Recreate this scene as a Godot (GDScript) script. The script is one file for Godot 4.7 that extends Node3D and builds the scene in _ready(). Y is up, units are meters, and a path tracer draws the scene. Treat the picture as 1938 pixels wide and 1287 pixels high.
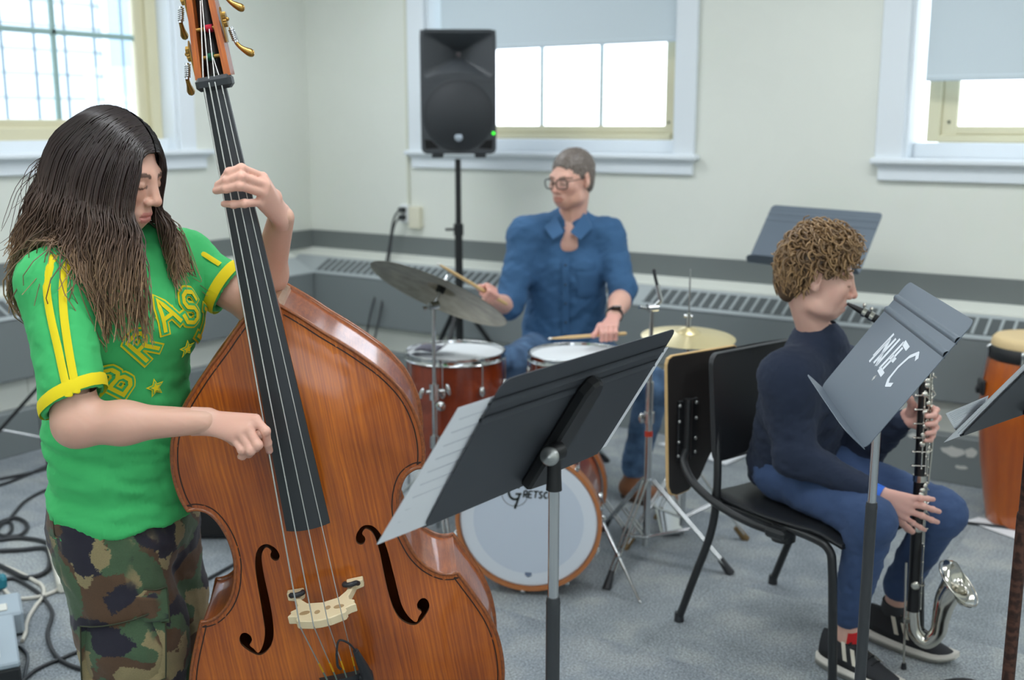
extends Node3D

const YAW := 0.59167        # the camera looks 33.9 degrees to the left of the back wall's normal
const EYE := 1.55
var ROT := Basis(Vector3.UP, YAW)
var mats := {}
var used := {}
var base_of := {}

# ---------------------------------------------------------------- mesh builder
class MB:
	var v := PackedVector3Array()
	var n := PackedVector3Array()
	var uv := PackedVector2Array()
	var col := PackedColorArray()
	var idx := PackedInt32Array()
	var tint := Color.WHITE
	var use_col := false

	func vert(p: Vector3, nn: Vector3, t := Vector2.ZERO) -> int:
		v.append(p)
		n.append(nn)
		uv.append(t)
		col.append(tint)
		return v.size() - 1

	func tri(a: int, b: int, c: int) -> void:
		if (v[b] - v[a]).cross(v[c] - v[a]).dot(n[a] + n[b] + n[c]) > 0.0:
			idx.append_array([a, c, b])
		else:
			idx.append_array([a, b, c])

	func face(pts: Array, nn := Vector3.ZERO) -> void:
		if nn == Vector3.ZERO:
			nn = (pts[1] - pts[0]).cross(pts[2] - pts[0]).normalized()
		var f := v.size()
		for p in pts:
			vert(p, nn, Vector2(p.x + p.z, p.y))
		for i in range(1, pts.size() - 1):
			tri(f, f + i, f + i + 1)

	# a box with chamfered edges
	func box(c: Vector3, s: Vector3, bev := 0.0, b := Basis.IDENTITY) -> void:
		var h := s * 0.5
		bev = minf(bev, minf(h.x, minf(h.y, h.z)) * 0.9)
		var ax := [Vector3.RIGHT, Vector3.UP, Vector3.BACK]
		var hh := [h.x, h.y, h.z]
		for a in 3:
			for sg in [-1.0, 1.0]:
				var u: Vector3 = ax[(a + 1) % 3] * (hh[(a + 1) % 3] - bev)
				var w: Vector3 = ax[(a + 2) % 3] * (hh[(a + 2) % 3] - bev)
				var o: Vector3 = ax[a] * hh[a] * sg
				face([c + b * (o - u - w), c + b * (o + u - w), c + b * (o + u + w), c + b * (o - u + w)], b * (ax[a] * sg))
		if bev <= 0.0:
			return
		for a in 3:
			var a1 := (a + 1) % 3
			var a2 := (a + 2) % 3
			for s1 in [-1.0, 1.0]:
				for s2 in [-1.0, 1.0]:
					var l: Vector3 = ax[a] * (hh[a] - bev)
					var e1: Vector3 = ax[a1] * hh[a1] * s1 + ax[a2] * (hh[a2] - bev) * s2
					var e2: Vector3 = ax[a1] * (hh[a1] - bev) * s1 + ax[a2] * hh[a2] * s2
					face([c + b * (e1 - l), c + b * (e1 + l), c + b * (e2 + l), c + b * (e2 - l)], b * ((ax[a1] * s1 + ax[a2] * s2).normalized()))
		for sx in [-1.0, 1.0]:
			for sy in [-1.0, 1.0]:
				for sz in [-1.0, 1.0]:
					var q := Vector3(sx, sy, sz)
					face([c + b * (q * Vector3(h.x, h.y - bev, h.z - bev)), c + b * (q * Vector3(h.x - bev, h.y, h.z - bev)), c + b * (q * Vector3(h.x - bev, h.y - bev, h.z))], b * q.normalized())

	# rows of points; cols wrap when closed; normals point away from each row's middle
	func grid(rows: Array, closed := true, outward := 1.0, uvs := Vector2(1, 1), nrm := Vector3.ZERO, refs := []) -> void:
		var R := rows.size()
		var C: int = rows[0].size()
		var f := v.size()
		var N := PackedVector3Array()
		N.resize(R * C)
		var vote := 0.0
		for r in R:
			var mid := Vector3.ZERO
			for c in C:
				mid += rows[r][c]
			mid /= C
			for c in C:
				var a: Vector3 = rows[r][(c + 1) % C if closed else mini(c + 1, C - 1)] - rows[r][(c + C - 1) % C if closed else maxi(c - 1, 0)]
				var d: Vector3 = rows[mini(r + 1, R - 1)][c] - rows[maxi(r - 1, 0)][c]
				if a.length_squared() < 1e-14:
					var r2 := r + 1 if r == 0 else r - 1
					a = rows[r2][(c + 1) % C if closed else mini(c + 1, C - 1)] - rows[r2][(c + C - 1) % C if closed else maxi(c - 1, 0)]
				var nn := a.cross(d).normalized()
				N[r * C + c] = nn
				if refs.is_empty():
					vote += nn.dot((rows[r][c] - mid) if nrm == Vector3.ZERO else nrm)
				elif c == 0:
					vote += nn.dot(refs[r])
		var sg := outward if vote > 0.0 else -outward
		for r in R:
			for c in C:
				vert(rows[r][c], N[r * C + c] * sg, Vector2(float(c) / C * uvs.x, float(r) / maxi(R - 1, 1) * uvs.y))
		for r in R - 1:
			for c in (C if closed else C - 1):
				var c2 := (c + 1) % C
				tri(f + r * C + c, f + r * C + c2, f + (r + 1) * C + c2)
				tri(f + r * C + c, f + (r + 1) * C + c2, f + (r + 1) * C + c)

	func cap(ring: Array, nn: Vector3) -> void:
		var f := v.size()
		var m := Vector3.ZERO
		for p in ring:
			m += p
		m /= ring.size()
		vert(m, nn)
		for p in ring:
			vert(p, nn)
		for i in ring.size():
			tri(f, f + 1 + i, f + 1 + (i + 1) % ring.size())

	# profile of (radius, height), from the bottom outwards to the top, turned round xf's y axis; a doubled point makes a crease
	func lathe(prof: Array, xf: Transform3D, seg := 24) -> void:
		var rows := []
		var refs := []
		for i in prof.size():
			var q: Vector2 = prof[i]
			if i > 0 and q.is_equal_approx(prof[i - 1]):
				if rows.size() > 1:
					grid(rows, true, 1.0, Vector2(1, 1), Vector3.ZERO, refs)
				rows = []
				refs = []
			var ring := []
			for s in seg:
				var a := TAU * s / seg
				ring.append(xf * Vector3(cos(a) * q.x, q.y, sin(a) * q.x))
			rows.append(ring)
			var d: Vector2 = (prof[mini(i + 1, prof.size() - 1)] - q) + (q - prof[maxi(i - 1, 0)])
			refs.append(xf.basis * Vector3(d.y, -d.x, 0))
		if rows.size() > 1:
			grid(rows, true, 1.0, Vector2(1, 1), Vector3.ZERO, refs)

	func tube(pts: Array, r, sides := 8, caps := true, closed := false) -> void:
		var rows := []
		var m := pts.size()
		var side := Vector3.ZERO
		for i in m:
			var d: Vector3
			if closed:
				d = (pts[(i + 1) % m] - pts[(i + m - 1) % m]).normalized()
			else:
				d = (pts[mini(i + 1, m - 1)] - pts[maxi(i - 1, 0)]).normalized()
			if side == Vector3.ZERO:
				side = d.cross(Vector3.UP if absf(d.y) < 0.9 else Vector3.RIGHT).normalized()
			side = (side - d * side.dot(d)).normalized()
			var up := d.cross(side)
			var rr: float = r[i] if r is Array else r
			var ring := []
			for s in sides:
				var a := TAU * s / sides
				ring.append(pts[i] + (side * cos(a) + up * sin(a)) * rr)
			rows.append(ring)
		if closed:
			rows.append(rows[0])
		grid(rows)
		if caps and not closed:
			cap(rows[0], (pts[0] - pts[1]).normalized())
			cap(rows[m - 1], (pts[m - 1] - pts[m - 2]).normalized())

	# outline in xf's xy plane, pushed out along z from 0 to depth, with a chamfer
	func extrude(poly: PackedVector2Array, depth: float, xf: Transform3D, bev := 0.0) -> void:
		if Geometry2D.is_polygon_clockwise(poly):
			poly.reverse()
		var inner := poly
		if bev > 0.0:
			inner = PackedVector2Array()
			var m := poly.size()
			for i in m:
				var e1 := (poly[i] - poly[(i + m - 1) % m]).normalized()
				var e2 := (poly[(i + 1) % m] - poly[i]).normalized()
				var nn := (e1.orthogonal() + e2.orthogonal()).normalized()
				inner.append(poly[i] + nn * (-bev if (Vector2(e1.y, -e1.x)).dot(nn) > 0.0 else bev))
		var t := Geometry2D.triangulate_polygon(inner)
		for zz in [[0.0, -1.0], [depth, 1.0]]:
			var f := v.size()
			for p in inner:
				vert(xf * Vector3(p.x, p.y, zz[0]), (xf.basis * Vector3(0, 0, zz[1])).normalized(), p)
			for i in range(0, t.size(), 3):
				tri(f + t[i], f + t[i + 1], f + t[i + 2])
		var m2 := poly.size()
		for i in m2:
			var j := (i + 1) % m2
			var e := poly[j] - poly[i]
			var nn := (xf.basis * Vector3(e.y, -e.x, 0)).normalized()
			var zf := (xf.basis * Vector3(0, 0, 1)).normalized()
			face([xf * Vector3(poly[i].x, poly[i].y, bev), xf * Vector3(poly[j].x, poly[j].y, bev), xf * Vector3(poly[j].x, poly[j].y, depth - bev), xf * Vector3(poly[i].x, poly[i].y, depth - bev)], nn)
			if bev > 0.0:
				face([xf * Vector3(poly[i].x, poly[i].y, bev), xf * Vector3(poly[j].x, poly[j].y, bev), xf * Vector3(inner[j].x, inner[j].y, 0), xf * Vector3(inner[i].x, inner[i].y, 0)], (nn - zf).normalized())
				face([xf * Vector3(poly[i].x, poly[i].y, depth - bev), xf * Vector3(poly[j].x, poly[j].y, depth - bev), xf * Vector3(inner[j].x, inner[j].y, depth), xf * Vector3(inner[i].x, inner[i].y, depth)], (nn + zf).normalized())

	func ball(c: Vector3, r: Vector3, seg := 12, b := Basis.IDENTITY) -> void:
		var rows := []
		for i in seg / 2 + 1:
			var a := PI * i / (seg / 2)
			var ring := []
			for s in seg:
				var t := TAU * s / seg
				ring.append(c + b * (Vector3(sin(a) * cos(t), cos(a), sin(a) * sin(t)) * r))
			rows.append(ring)
		grid(rows)

	func done(base := Vector3.ZERO) -> ArrayMesh:
		var arr := []
		arr.resize(Mesh.ARRAY_MAX)
		if base != Vector3.ZERO:
			for i in v.size():
				v[i] -= base
		arr[Mesh.ARRAY_VERTEX] = v
		arr[Mesh.ARRAY_NORMAL] = n
		arr[Mesh.ARRAY_TEX_UV] = uv
		if use_col:
			arr[Mesh.ARRAY_COLOR] = col
		arr[Mesh.ARRAY_INDEX] = idx
		var m := ArrayMesh.new()
		m.add_surface_from_arrays(Mesh.PRIMITIVE_TRIANGLES, arr)
		return m

# ---------------------------------------------------------------- naming and placing
func C(x: float, y: float, d: float) -> Vector3:      # right of the camera, above the floor, in front of the camera
	return Vector3(x, y, -d)

func numbered(called: String) -> String:
	used[called] = used.get(called, -1) + 1
	return called if used[called] == 0 else "%s_%03d" % [called, used[called]]

func tag(o: Node, label: String, category: String, group := "") -> Node:
	o.set_meta("label", label)
	o.set_meta("category", category)
	if group:
		o.set_meta("group", group)
	return o

# a thing at a place given in the camera-aligned frame; its parts are given in that frame as well
func thing(called: String, label: String, category: String, base: Vector3, group := "") -> Node3D:
	var o := Node3D.new()
	o.name = numbered(called)
	add_child(o)
	o.transform = Transform3D(ROT, ROT * base)
	base_of[o] = base
	tag(o, label, category, group)
	return o

func part(called: String, mb: MB, m: Material, parent: Node3D) -> MeshInstance3D:
	var o := MeshInstance3D.new()
	o.name = called
	o.mesh = mb.done(base_of.get(parent, Vector3.ZERO))
	o.material_override = m
	parent.add_child(o, true)
	base_of[o] = base_of.get(parent, Vector3.ZERO)
	return o

# a part that shares a mesh made round its own origin
func piece(called: String, mesh: Mesh, m: Material, parent: Node3D, xf: Transform3D) -> MeshInstance3D:
	var o := MeshInstance3D.new()
	o.name = called
	o.mesh = mesh
	o.material_override = m
	parent.add_child(o, true)
	o.transform = Transform3D(xf.basis, xf.origin - base_of.get(parent, Vector3.ZERO))
	return o

# a piece of the setting, in room coordinates
func struct(called: String, mb: MB, m: Material, parent: Node = self) -> MeshInstance3D:
	var o := MeshInstance3D.new()
	o.name = numbered(called) if parent == self else called
	o.mesh = mb.done()
	o.material_override = m
	parent.add_child(o, true)
	if parent == self:
		o.set_meta("kind", "structure")
	return o

# ---------------------------------------------------------------- materials
func mat(key: String, c: Color, rough := 0.5, metal := 0.0) -> StandardMaterial3D:
	if mats.has(key):
		return mats[key]
	var m := StandardMaterial3D.new()
	m.albedo_color = c
	m.roughness = rough
	m.metallic = metal
	mats[key] = m
	return m

func noise_tex(seed_: int, freq: float, stops: Array, size := 512, kind := FastNoiseLite.TYPE_SIMPLEX_SMOOTH, octaves := 4) -> NoiseTexture2D:
	var nz := FastNoiseLite.new()
	nz.seed = seed_
	nz.frequency = freq
	nz.noise_type = kind
	nz.fractal_octaves = octaves
	var g := Gradient.new()
	g.offsets = PackedFloat32Array(stops.map(func(s): return s[0]))
	g.colors = PackedColorArray(stops.map(func(s): return s[1]))
	var t := NoiseTexture2D.new()
	t.width = size
	t.height = size
	t.seamless = true
	t.noise = nz
	t.color_ramp = g
	return t

func bump(m: StandardMaterial3D, seed_: int, freq: float, cm: float, size := 256) -> void:
	m.heightmap_enabled = true
	m.heightmap_scale = cm
	m.heightmap_texture = noise_tex(seed_, freq, [[0.0, Color.BLACK], [1.0, Color.WHITE]], size)

func triplanar(m: StandardMaterial3D, s: float, world := false) -> StandardMaterial3D:
	m.uv1_triplanar = true
	m.uv1_world_triplanar = world
	m.uv1_scale = Vector3(s, s, s)
	return m

func rgb(r: int, g: int, b: int) -> Color:
	return Color(r / 255.0, g / 255.0, b / 255.0)

# smooth path through points
func curve(pts: Array, n := 24, closed := false) -> Array:
	var out := []
	var m := pts.size()
	var last := m if closed else m - 1
	for i in last:
		var p0 = pts[(i + m - 1) % m] if closed else pts[maxi(i - 1, 0)]
		var p1 = pts[i]
		var p2 = pts[(i + 1) % m]
		var p3 = pts[(i + 2) % m] if closed else pts[mini(i + 2, m - 1)]
		var k := maxi(1, n / last)
		for j in k:
			var t := float(j) / k
			out.append(0.5 * ((2.0 * p1) + (p2 - p0) * t + (2.0 * p0 - 5.0 * p1 + 4.0 * p2 - p3) * t * t + (3.0 * p1 - p0 - 3.0 * p2 + p3) * t * t * t))
	if not closed:
		out.append(pts[m - 1])
	return out

func frame(at: Vector3, y: Vector3, zhint := Vector3(0, 0, 1)) -> Transform3D:      # a frame whose y axis points along y
	y = y.normalized()
	var x := y.cross(zhint)
	if x.length() < 0.01:
		x = y.cross(Vector3.RIGHT)
	x = x.normalized()
	return Transform3D(Basis(x, y, x.cross(y)), at)

# ---------------------------------------------------------------- camera, sky, lights
func setup() -> void:
	var cam := Camera3D.new()
	cam.name = "camera"
	cam.fov = 34.39
	cam.near = 0.05
	cam.far = 200.0
	add_child(cam)
	cam.transform = Transform3D(ROT * Basis(Vector3.RIGHT, deg_to_rad(-11.1)), Vector3(0, EYE, 0))
	cam.current = true
	var at := CameraAttributesPhysical.new()
	at.frustum_focal_length = 38.8
	at.frustum_focus_distance = 2.25
	at.frustum_near = 0.05
	at.frustum_far = 200.0
	at.exposure_aperture = APERTURE
	cam.attributes = at

	var env := Environment.new()
	env.background_mode = Environment.BG_SKY
	var sky := Sky.new()
	var sm := ProceduralSkyMaterial.new()
	sm.sky_top_color = rgb(226, 238, 255)
	sm.sky_horizon_color = rgb(240, 247, 255)
	sm.ground_horizon_color = rgb(232, 240, 250)
	sm.ground_bottom_color = rgb(222, 230, 240)
	sm.sun_angle_max = 0.0
	sm.energy_multiplier = SKY
	sky.sky_material = sm
	env.sky = sky
	env.ambient_light_source = Environment.AMBIENT_SOURCE_DISABLED
	env.tonemap_mode = Environment.TONE_MAPPER_LINEAR
	env.tonemap_exposure = 1.0
	env.sdfgi_enabled = true
	env.ssao_enabled = true
	env.ssil_enabled = true
	var we := WorldEnvironment.new()
	we.name = "world_environment"
	we.environment = env
	add_child(we)

const APERTURE := 3.0
const SKY := 4.5
const LAMP := 2.0

# fluorescent ceiling troffers, in room coordinates, above the frame
func ceiling_lights() -> void:
	var panel := mat("diffuser", rgb(250, 252, 255), 0.6)
	panel.emission_enabled = true
	panel.emission = rgb(246, 250, 255)
	panel.emission_energy_multiplier = 3.0
	var white := mat("light_frame", rgb(225, 228, 228), 0.5)
	var k := 0
	for z in [-3.7, -1.2, 1.3]:
		for x in [-3.7, -1.1, 1.5]:
			var o := Node3D.new()
			o.name = numbered("ceiling_light")
			add_child(o)
			o.position = Vector3(x, 2.88, z)
			tag(o, "white fluorescent ceiling panel, %s row from the back wall, %s of its row" % [["first", "second", "third"][k / 3], ["left", "middle", "right"][k % 3]], "ceiling light", "fluorescent ceiling panels")
			var mb := MB.new()
			for s in [-1, 1]:
				mb.box(Vector3(s * 0.61, 0, 0), Vector3(0.03, 0.05, 0.64), 0.004)
				mb.box(Vector3(0, 0, s * 0.31), Vector3(1.25, 0.05, 0.03), 0.004)
			part("frame", mb, white, o)
			mb = MB.new()
			mb.box(Vector3(0, 0, 0), Vector3(1.2, 0.02, 0.6), 0.003)
			part("diffuser", mb, panel, o)
			var l := AreaLight3D.new()
			l.name = "lamp"
			l.area_size = Vector2(1.18, 0.58)
			l.light_energy = LAMP
			l.light_color = rgb(246, 251, 255)
			l.area_range = 14.0
			l.area_attenuation = 2.0
			l.shadow_enabled = true
			o.add_child(l)
			l.position = Vector3(0, -0.02, 0)
			l.rotation.x = -PI / 2
			k += 1

# ---------------------------------------------------------------- the room: x along the back wall, z towards the camera's side
const WL := -5.057      # left wall
const WB := -5.2        # back wall
const WR := 3.0
const WF := 3.4
const CEIL := 2.92
const RW0 := 0.9         # the window in the right wall, behind the camera
const RW1 := 3.0

func wall_box(mb: MB, lo: Vector3, hi: Vector3) -> void:
	mb.box((lo + hi) * 0.5, hi - lo)

func room() -> void:
	var wall := mat("wall", rgb(228, 231, 222), 0.55)
	wall.albedo_texture = noise_tex(3, 0.006, [[0.0, rgb(248, 249, 247)], [0.5, rgb(252, 252, 252)], [1.0, rgb(255, 255, 255)]], 256)
	triplanar(wall, 0.5, true)
	bump(wall, 5, 0.08, 0.05)
	var trim := mat("trim", rgb(226, 233, 238), 0.35)
	var band := mat("band", rgb(112, 118, 117), 0.45)
	var ceil_m := mat("ceiling", rgb(235, 236, 232), 0.8)
	var slab := mat("slab", rgb(120, 128, 132), 0.95)
	var mb := MB.new()
	wall_box(mb, Vector3(WL - 0.3, -0.2, WB - 0.3), Vector3(WR + 0.3, -0.012, WF + 0.3))
	var fl := struct("floor", mb, slab)
	carpet(fl)
	mb = MB.new()
	wall_box(mb, Vector3(WL - 0.3, CEIL, WB - 0.3), Vector3(WR + 0.3, CEIL + 0.2, WF + 0.3))
	struct("ceiling", mb, ceil_m)
	# back wall with two openings (x from-to), sill 1.40, head 2.62
	var wb := MB.new()
	var T := 0.28
	var holes := [[-4.10, -2.487], [-1.351, 0.26]]
	var x0 := WL - 0.3
	for hh in holes:
		wall_box(wb, Vector3(x0, -0.1, WB - T), Vector3(hh[0], CEIL, WB))
		wall_box(wb, Vector3(hh[0], -0.1, WB - T), Vector3(hh[1], 1.385, WB))
		wall_box(wb, Vector3(hh[0], 2.62, WB - T), Vector3(hh[1], CEIL, WB))
		x0 = hh[1]
	wall_box(wb, Vector3(x0, -0.1, WB - T), Vector3(WR + 0.3, CEIL, WB))
	struct("wall_back", wb, wall)
	# left wall with one opening (z)
	var wl := MB.new()
	wall_box(wl, Vector3(WL - T, -0.1, WB - T), Vector3(WL, CEIL, -4.165))
	wall_box(wl, Vector3(WL - T, -0.1, -4.165), Vector3(WL, 1.385, -2.45))
	wall_box(wl, Vector3(WL - T, 2.62, -4.165), Vector3(WL, CEIL, -2.45))
	wall_box(wl, Vector3(WL - T, -0.1, -2.45), Vector3(WL, CEIL, WF + 0.3))
	struct("wall_left", wl, wall)
	# the right wall, with a window behind the camera that the varnish mirrors
	mb = MB.new()
	wall_box(mb, Vector3(WR, -0.1, WB - 0.3), Vector3(WR + 0.25, CEIL, RW0))
	wall_box(mb, Vector3(WR, -0.1, RW1), Vector3(WR + 0.25, CEIL, WF + 0.3))
	wall_box(mb, Vector3(WR, -0.1, RW0), Vector3(WR + 0.25, 0.85, RW1))
	wall_box(mb, Vector3(WR, 2.45, RW0), Vector3(WR + 0.25, CEIL, RW1))
	struct("wall_right", mb, wall)
	mb = MB.new()
	wall_box(mb, Vector3(WL - 0.3, -0.1, WF), Vector3(WR + 0.3, CEIL, WF + 0.25))
	struct("wall_front", mb, wall)
	# grey dado band above the radiators
	mb = MB.new()
	mb.box(Vector3((WL + WR) / 2, 0.826, WB + 0.006), Vector3(WR - WL, 0.114, 0.012), 0.002)
	struct("trim_1", mb, band)
	mb = MB.new()
	mb.box(Vector3(WL + 0.006, 0.826, (WB + WF) / 2), Vector3(0.012, 0.114, WF - WB), 0.002)
	struct("trim_2", mb, band)
	var b1 := back_window("window_1", -4.10, -2.487, trim, 1.963, 0.13)
	var b2 := back_window("window_2", -1.351, 0.26, trim, 1.74, 0.0)
	left_window(trim)
	rear_window(trim)

func rear_window(trim: Material) -> void:
	var f := MB.new()
	var zm := (RW0 + RW1) / 2
	var zl := RW1 - RW0
	for e in [[Vector3(WR - 0.012, 2.5, zm), Vector3(0.024, 0.1, zl + 0.2)], [Vector3(WR - 0.03, 0.83, zm), Vector3(0.1, 0.04, zl + 0.3)], [Vector3(WR - 0.012, 1.65, RW0 - 0.05), Vector3(0.024, 1.59, 0.1)], [Vector3(WR - 0.012, 1.65, RW1 + 0.05), Vector3(0.024, 1.59, 0.1)]]:
		f.box(e[0], e[1], 0.004)
	var w := struct("window_4", f, trim)
	var m := MB.new()
	m.box(Vector3(WR + 0.12, 1.65, zm), Vector3(0.05, 1.6, 0.05))
	struct("mullion", m, trim, w)
	m = MB.new()
	m.box(Vector3(WR + 0.15, 1.65, zm), Vector3(0.006, 1.6, zl))
	struct("pane", m, glass(), w)

func glass() -> StandardMaterial3D:
	var g := mat("pane_glass", Color(0.93, 0.97, 0.98, 0.06), 0.02)
	g.transparency = BaseMaterial3D.TRANSPARENCY_ALPHA
	return g

func carpet(fl: Node3D) -> void:
	var vs := []
	for k in 3:
		var m := mat("carpet%d" % k, [rgb(172, 180, 183), rgb(182, 189, 191), rgb(164, 172, 177)][k], 0.97)
		m.albedo_texture = carpet_tex(k)
		triplanar(m, 1.0, true)
		bump(m, 40 + k, 0.25, 0.35)
		m.rim_enabled = true
		m.rim = 0.12
		vs.append(m)
	var mb := MB.new()
	mb.box(Vector3(0, -0.006, 0), Vector3(0.6095, 0.012, 0.6095), 0.0008)
	var mesh := mb.done()
	var rng := RandomNumberGenerator.new()
	rng.seed = 11
	var count := 0
	for i in range(-9, 5):
		for j in range(-9, 6):
			var p := Vector3(WL + 0.305 + (i + 9) * 0.61, 0, WB + 0.305 + (j + 9) * 0.61)
			if p.x > WR or p.z > WF:
				continue
			var o := MeshInstance3D.new()
			o.name = "carpet_tile"
			o.mesh = mesh
			o.material_override = vs[rng.randi() % 3]
			fl.add_child(o, true)
			o.position = p
			count += 1

func carpet_tex(k: int) -> ImageTexture:
	var a := FastNoiseLite.new()
	a.seed = 70 + k
	a.frequency = 0.007
	a.fractal_octaves = 5
	var S := 512
	var coarse := a.get_seamless_image(S, S)
	a.frequency = 0.22
	a.seed = 90 + k
	a.fractal_octaves = 2
	var fine := a.get_seamless_image(S, S)
	var im := Image.create(S, S, false, Image.FORMAT_RGB8)
	for y in S:
		for x in S:
			var c := coarse.get_pixel(x, y).r
			var f := fine.get_pixel(x, y).r
			var w := 0.82 + 0.15 * (c - 0.5) + 0.5 * (f - 0.5)
			var warm := clampf((c - 0.55) * 0.1, -0.01, 0.02)
			im.set_pixel(x, y, Color(clampf(w + warm, 0, 1), clampf(w + warm * 0.5, 0, 1), clampf(w - warm * 0.3, 0, 1)))
	return ImageTexture.create_from_image(im)

# a window in the back wall: casing, stool, apron, beige sash with three panes, pulled roller shade
func back_window(called: String, x0: float, x1: float, trim: Material, shade_y: float, gap: float) -> Node3D:
	var z := WB
	var beige := mat("sash", rgb(214, 208, 176), 0.5)
	var cas := MB.new()
	cas.box(Vector3(x0 - 0.06, 1.99, z + 0.012), Vector3(0.125, 1.2, 0.024), 0.004)
	cas.box(Vector3(x1 + 0.055, 1.99, z + 0.012), Vector3(0.115, 1.2, 0.024), 0.004)
	cas.box(Vector3((x0 + x1) / 2, 2.66, z + 0.012), Vector3(x1 - x0 + 0.24, 0.14, 0.024), 0.004)
	var w := struct(called, cas, trim)
	var mb := MB.new()
	mb.box(Vector3((x0 + x1) / 2, 1.385, z - 0.02), Vector3(x1 - x0 + 0.27, 0.03, 0.16), 0.008)
	struct("window_sill", mb, trim, w)
	mb = MB.new()
	mb.box(Vector3((x0 + x1) / 2, 1.334, z + 0.012), Vector3(x1 - x0 + 0.21, 0.075, 0.024), 0.004)
	mb.box(Vector3((x0 + x1) / 2, 1.366, z + 0.018), Vector3(x1 - x0 + 0.23, 0.014, 0.036), 0.004)
	struct("apron", mb, trim, w)
	# white lining of the opening
	mb = MB.new()
	mb.box(Vector3(x0 + 0.008, 2.0, z - 0.13), Vector3(0.016, 1.24, 0.26))
	mb.box(Vector3(x1 - 0.008, 2.0, z - 0.13), Vector3(0.016, 1.24, 0.26))
	mb.box(Vector3((x0 + x1) / 2, 2.612, z - 0.13), Vector3(x1 - x0, 0.016, 0.26))
	mb.box(Vector3((x0 + x1) / 2, 1.432, z - 0.185), Vector3(x1 - x0 - 0.034, 0.07, 0.17), 0.004)
	struct("lining", mb, trim, w)
	var a0 := x0 + 0.055
	var a1 := x1 - 0.06
	mb = MB.new()
	for e in [[a0 + 0.03, 0.06, 0.05], [a0 + 0.095, 0.07, 0.035], [a1 - 0.02, 0.04, 0.05], [a1 - 0.066, 0.052, 0.035]]:
		mb.box(Vector3(e[0], 2.04, z - 0.21 + e[2] / 2), Vector3(e[1], 1.14, e[2]), 0.005)
	mb.box(Vector3((a0 + a1) / 2, 1.485, z - 0.187), Vector3(a1 - a0 - 0.10, 0.034, 0.046), 0.005)
	mb.box(Vector3((a0 + a1) / 2, 1.522, z - 0.193), Vector3(a1 - a0 - 0.12, 0.04, 0.033), 0.005)
	mb.box(Vector3((a0 + a1) / 2, 2.58, z - 0.188), Vector3(a1 - a0 - 0.12, 0.07, 0.044), 0.005)
	struct("sash", mb, beige, w)
	mb = MB.new()
	var lx := a1 - 0.066 if gap > 0.0 else a0 + 0.095
	mb.box(Vector3(lx, 1.56, z - 0.172), Vector3(0.012, 0.014, 0.008), 0.003)
	struct("sash_lock", mb, mat("lock", rgb(90, 95, 85), 0.4, 0.6), w)
	var cuts := [a0 + 0.13, -3.806, -3.42, -3.034, a1 - 0.092] if gap > 0.0 else [a0 + 0.13, -0.752, -0.366, a1 - 0.092]
	for k in cuts.size() - 1:
		var p0: float = cuts[k]
		var p1: float = cuts[k + 1]
		mb = MB.new()
		mb.box(Vector3((p0 + p1) / 2, 2.03, z - 0.2), Vector3(p1 - p0, 1.05, 0.005))
		struct("pane", mb, glass(), w)
		if k > 0:
			mb = MB.new()
			mb.box(Vector3(p0, 2.03, z - 0.195), Vector3(0.02, 1.05, 0.024), 0.003)
			struct("muntin", mb, mat("muntin", rgb(176, 186, 182), 0.4), w)
	# roller shade, hanging a little inside the opening
	var cloth := mat("shade", rgb(206, 218, 224), 0.85)
	cloth.backlight_enabled = true
	cloth.backlight = Color(0.012, 0.013, 0.014)
	var s0 := x0 + (0.075 if gap > 0.0 else 0.06)
	mb = MB.new()
	mb.box(Vector3((s0 + x1) / 2, (shade_y + 2.58) / 2, z - 0.045), Vector3(x1 - s0 - 0.01, 2.58 - shade_y, 0.003))
	var sh := struct("shade", mb, cloth, w)
	mb = MB.new()
	mb.box(Vector3((s0 + x1) / 2, shade_y + 0.012, z - 0.045), Vector3(x1 - s0 - 0.012, 0.026, 0.012), 0.005)
	struct("hem_bar", mb, cloth, w)
	mb = MB.new()
	mb.tube([Vector3(s0, 2.585, z - 0.05), Vector3(x1 - 0.02, 2.585, z - 0.05)], 0.022, 12)
	struct("roller", mb, trim, w)
	return w

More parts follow.
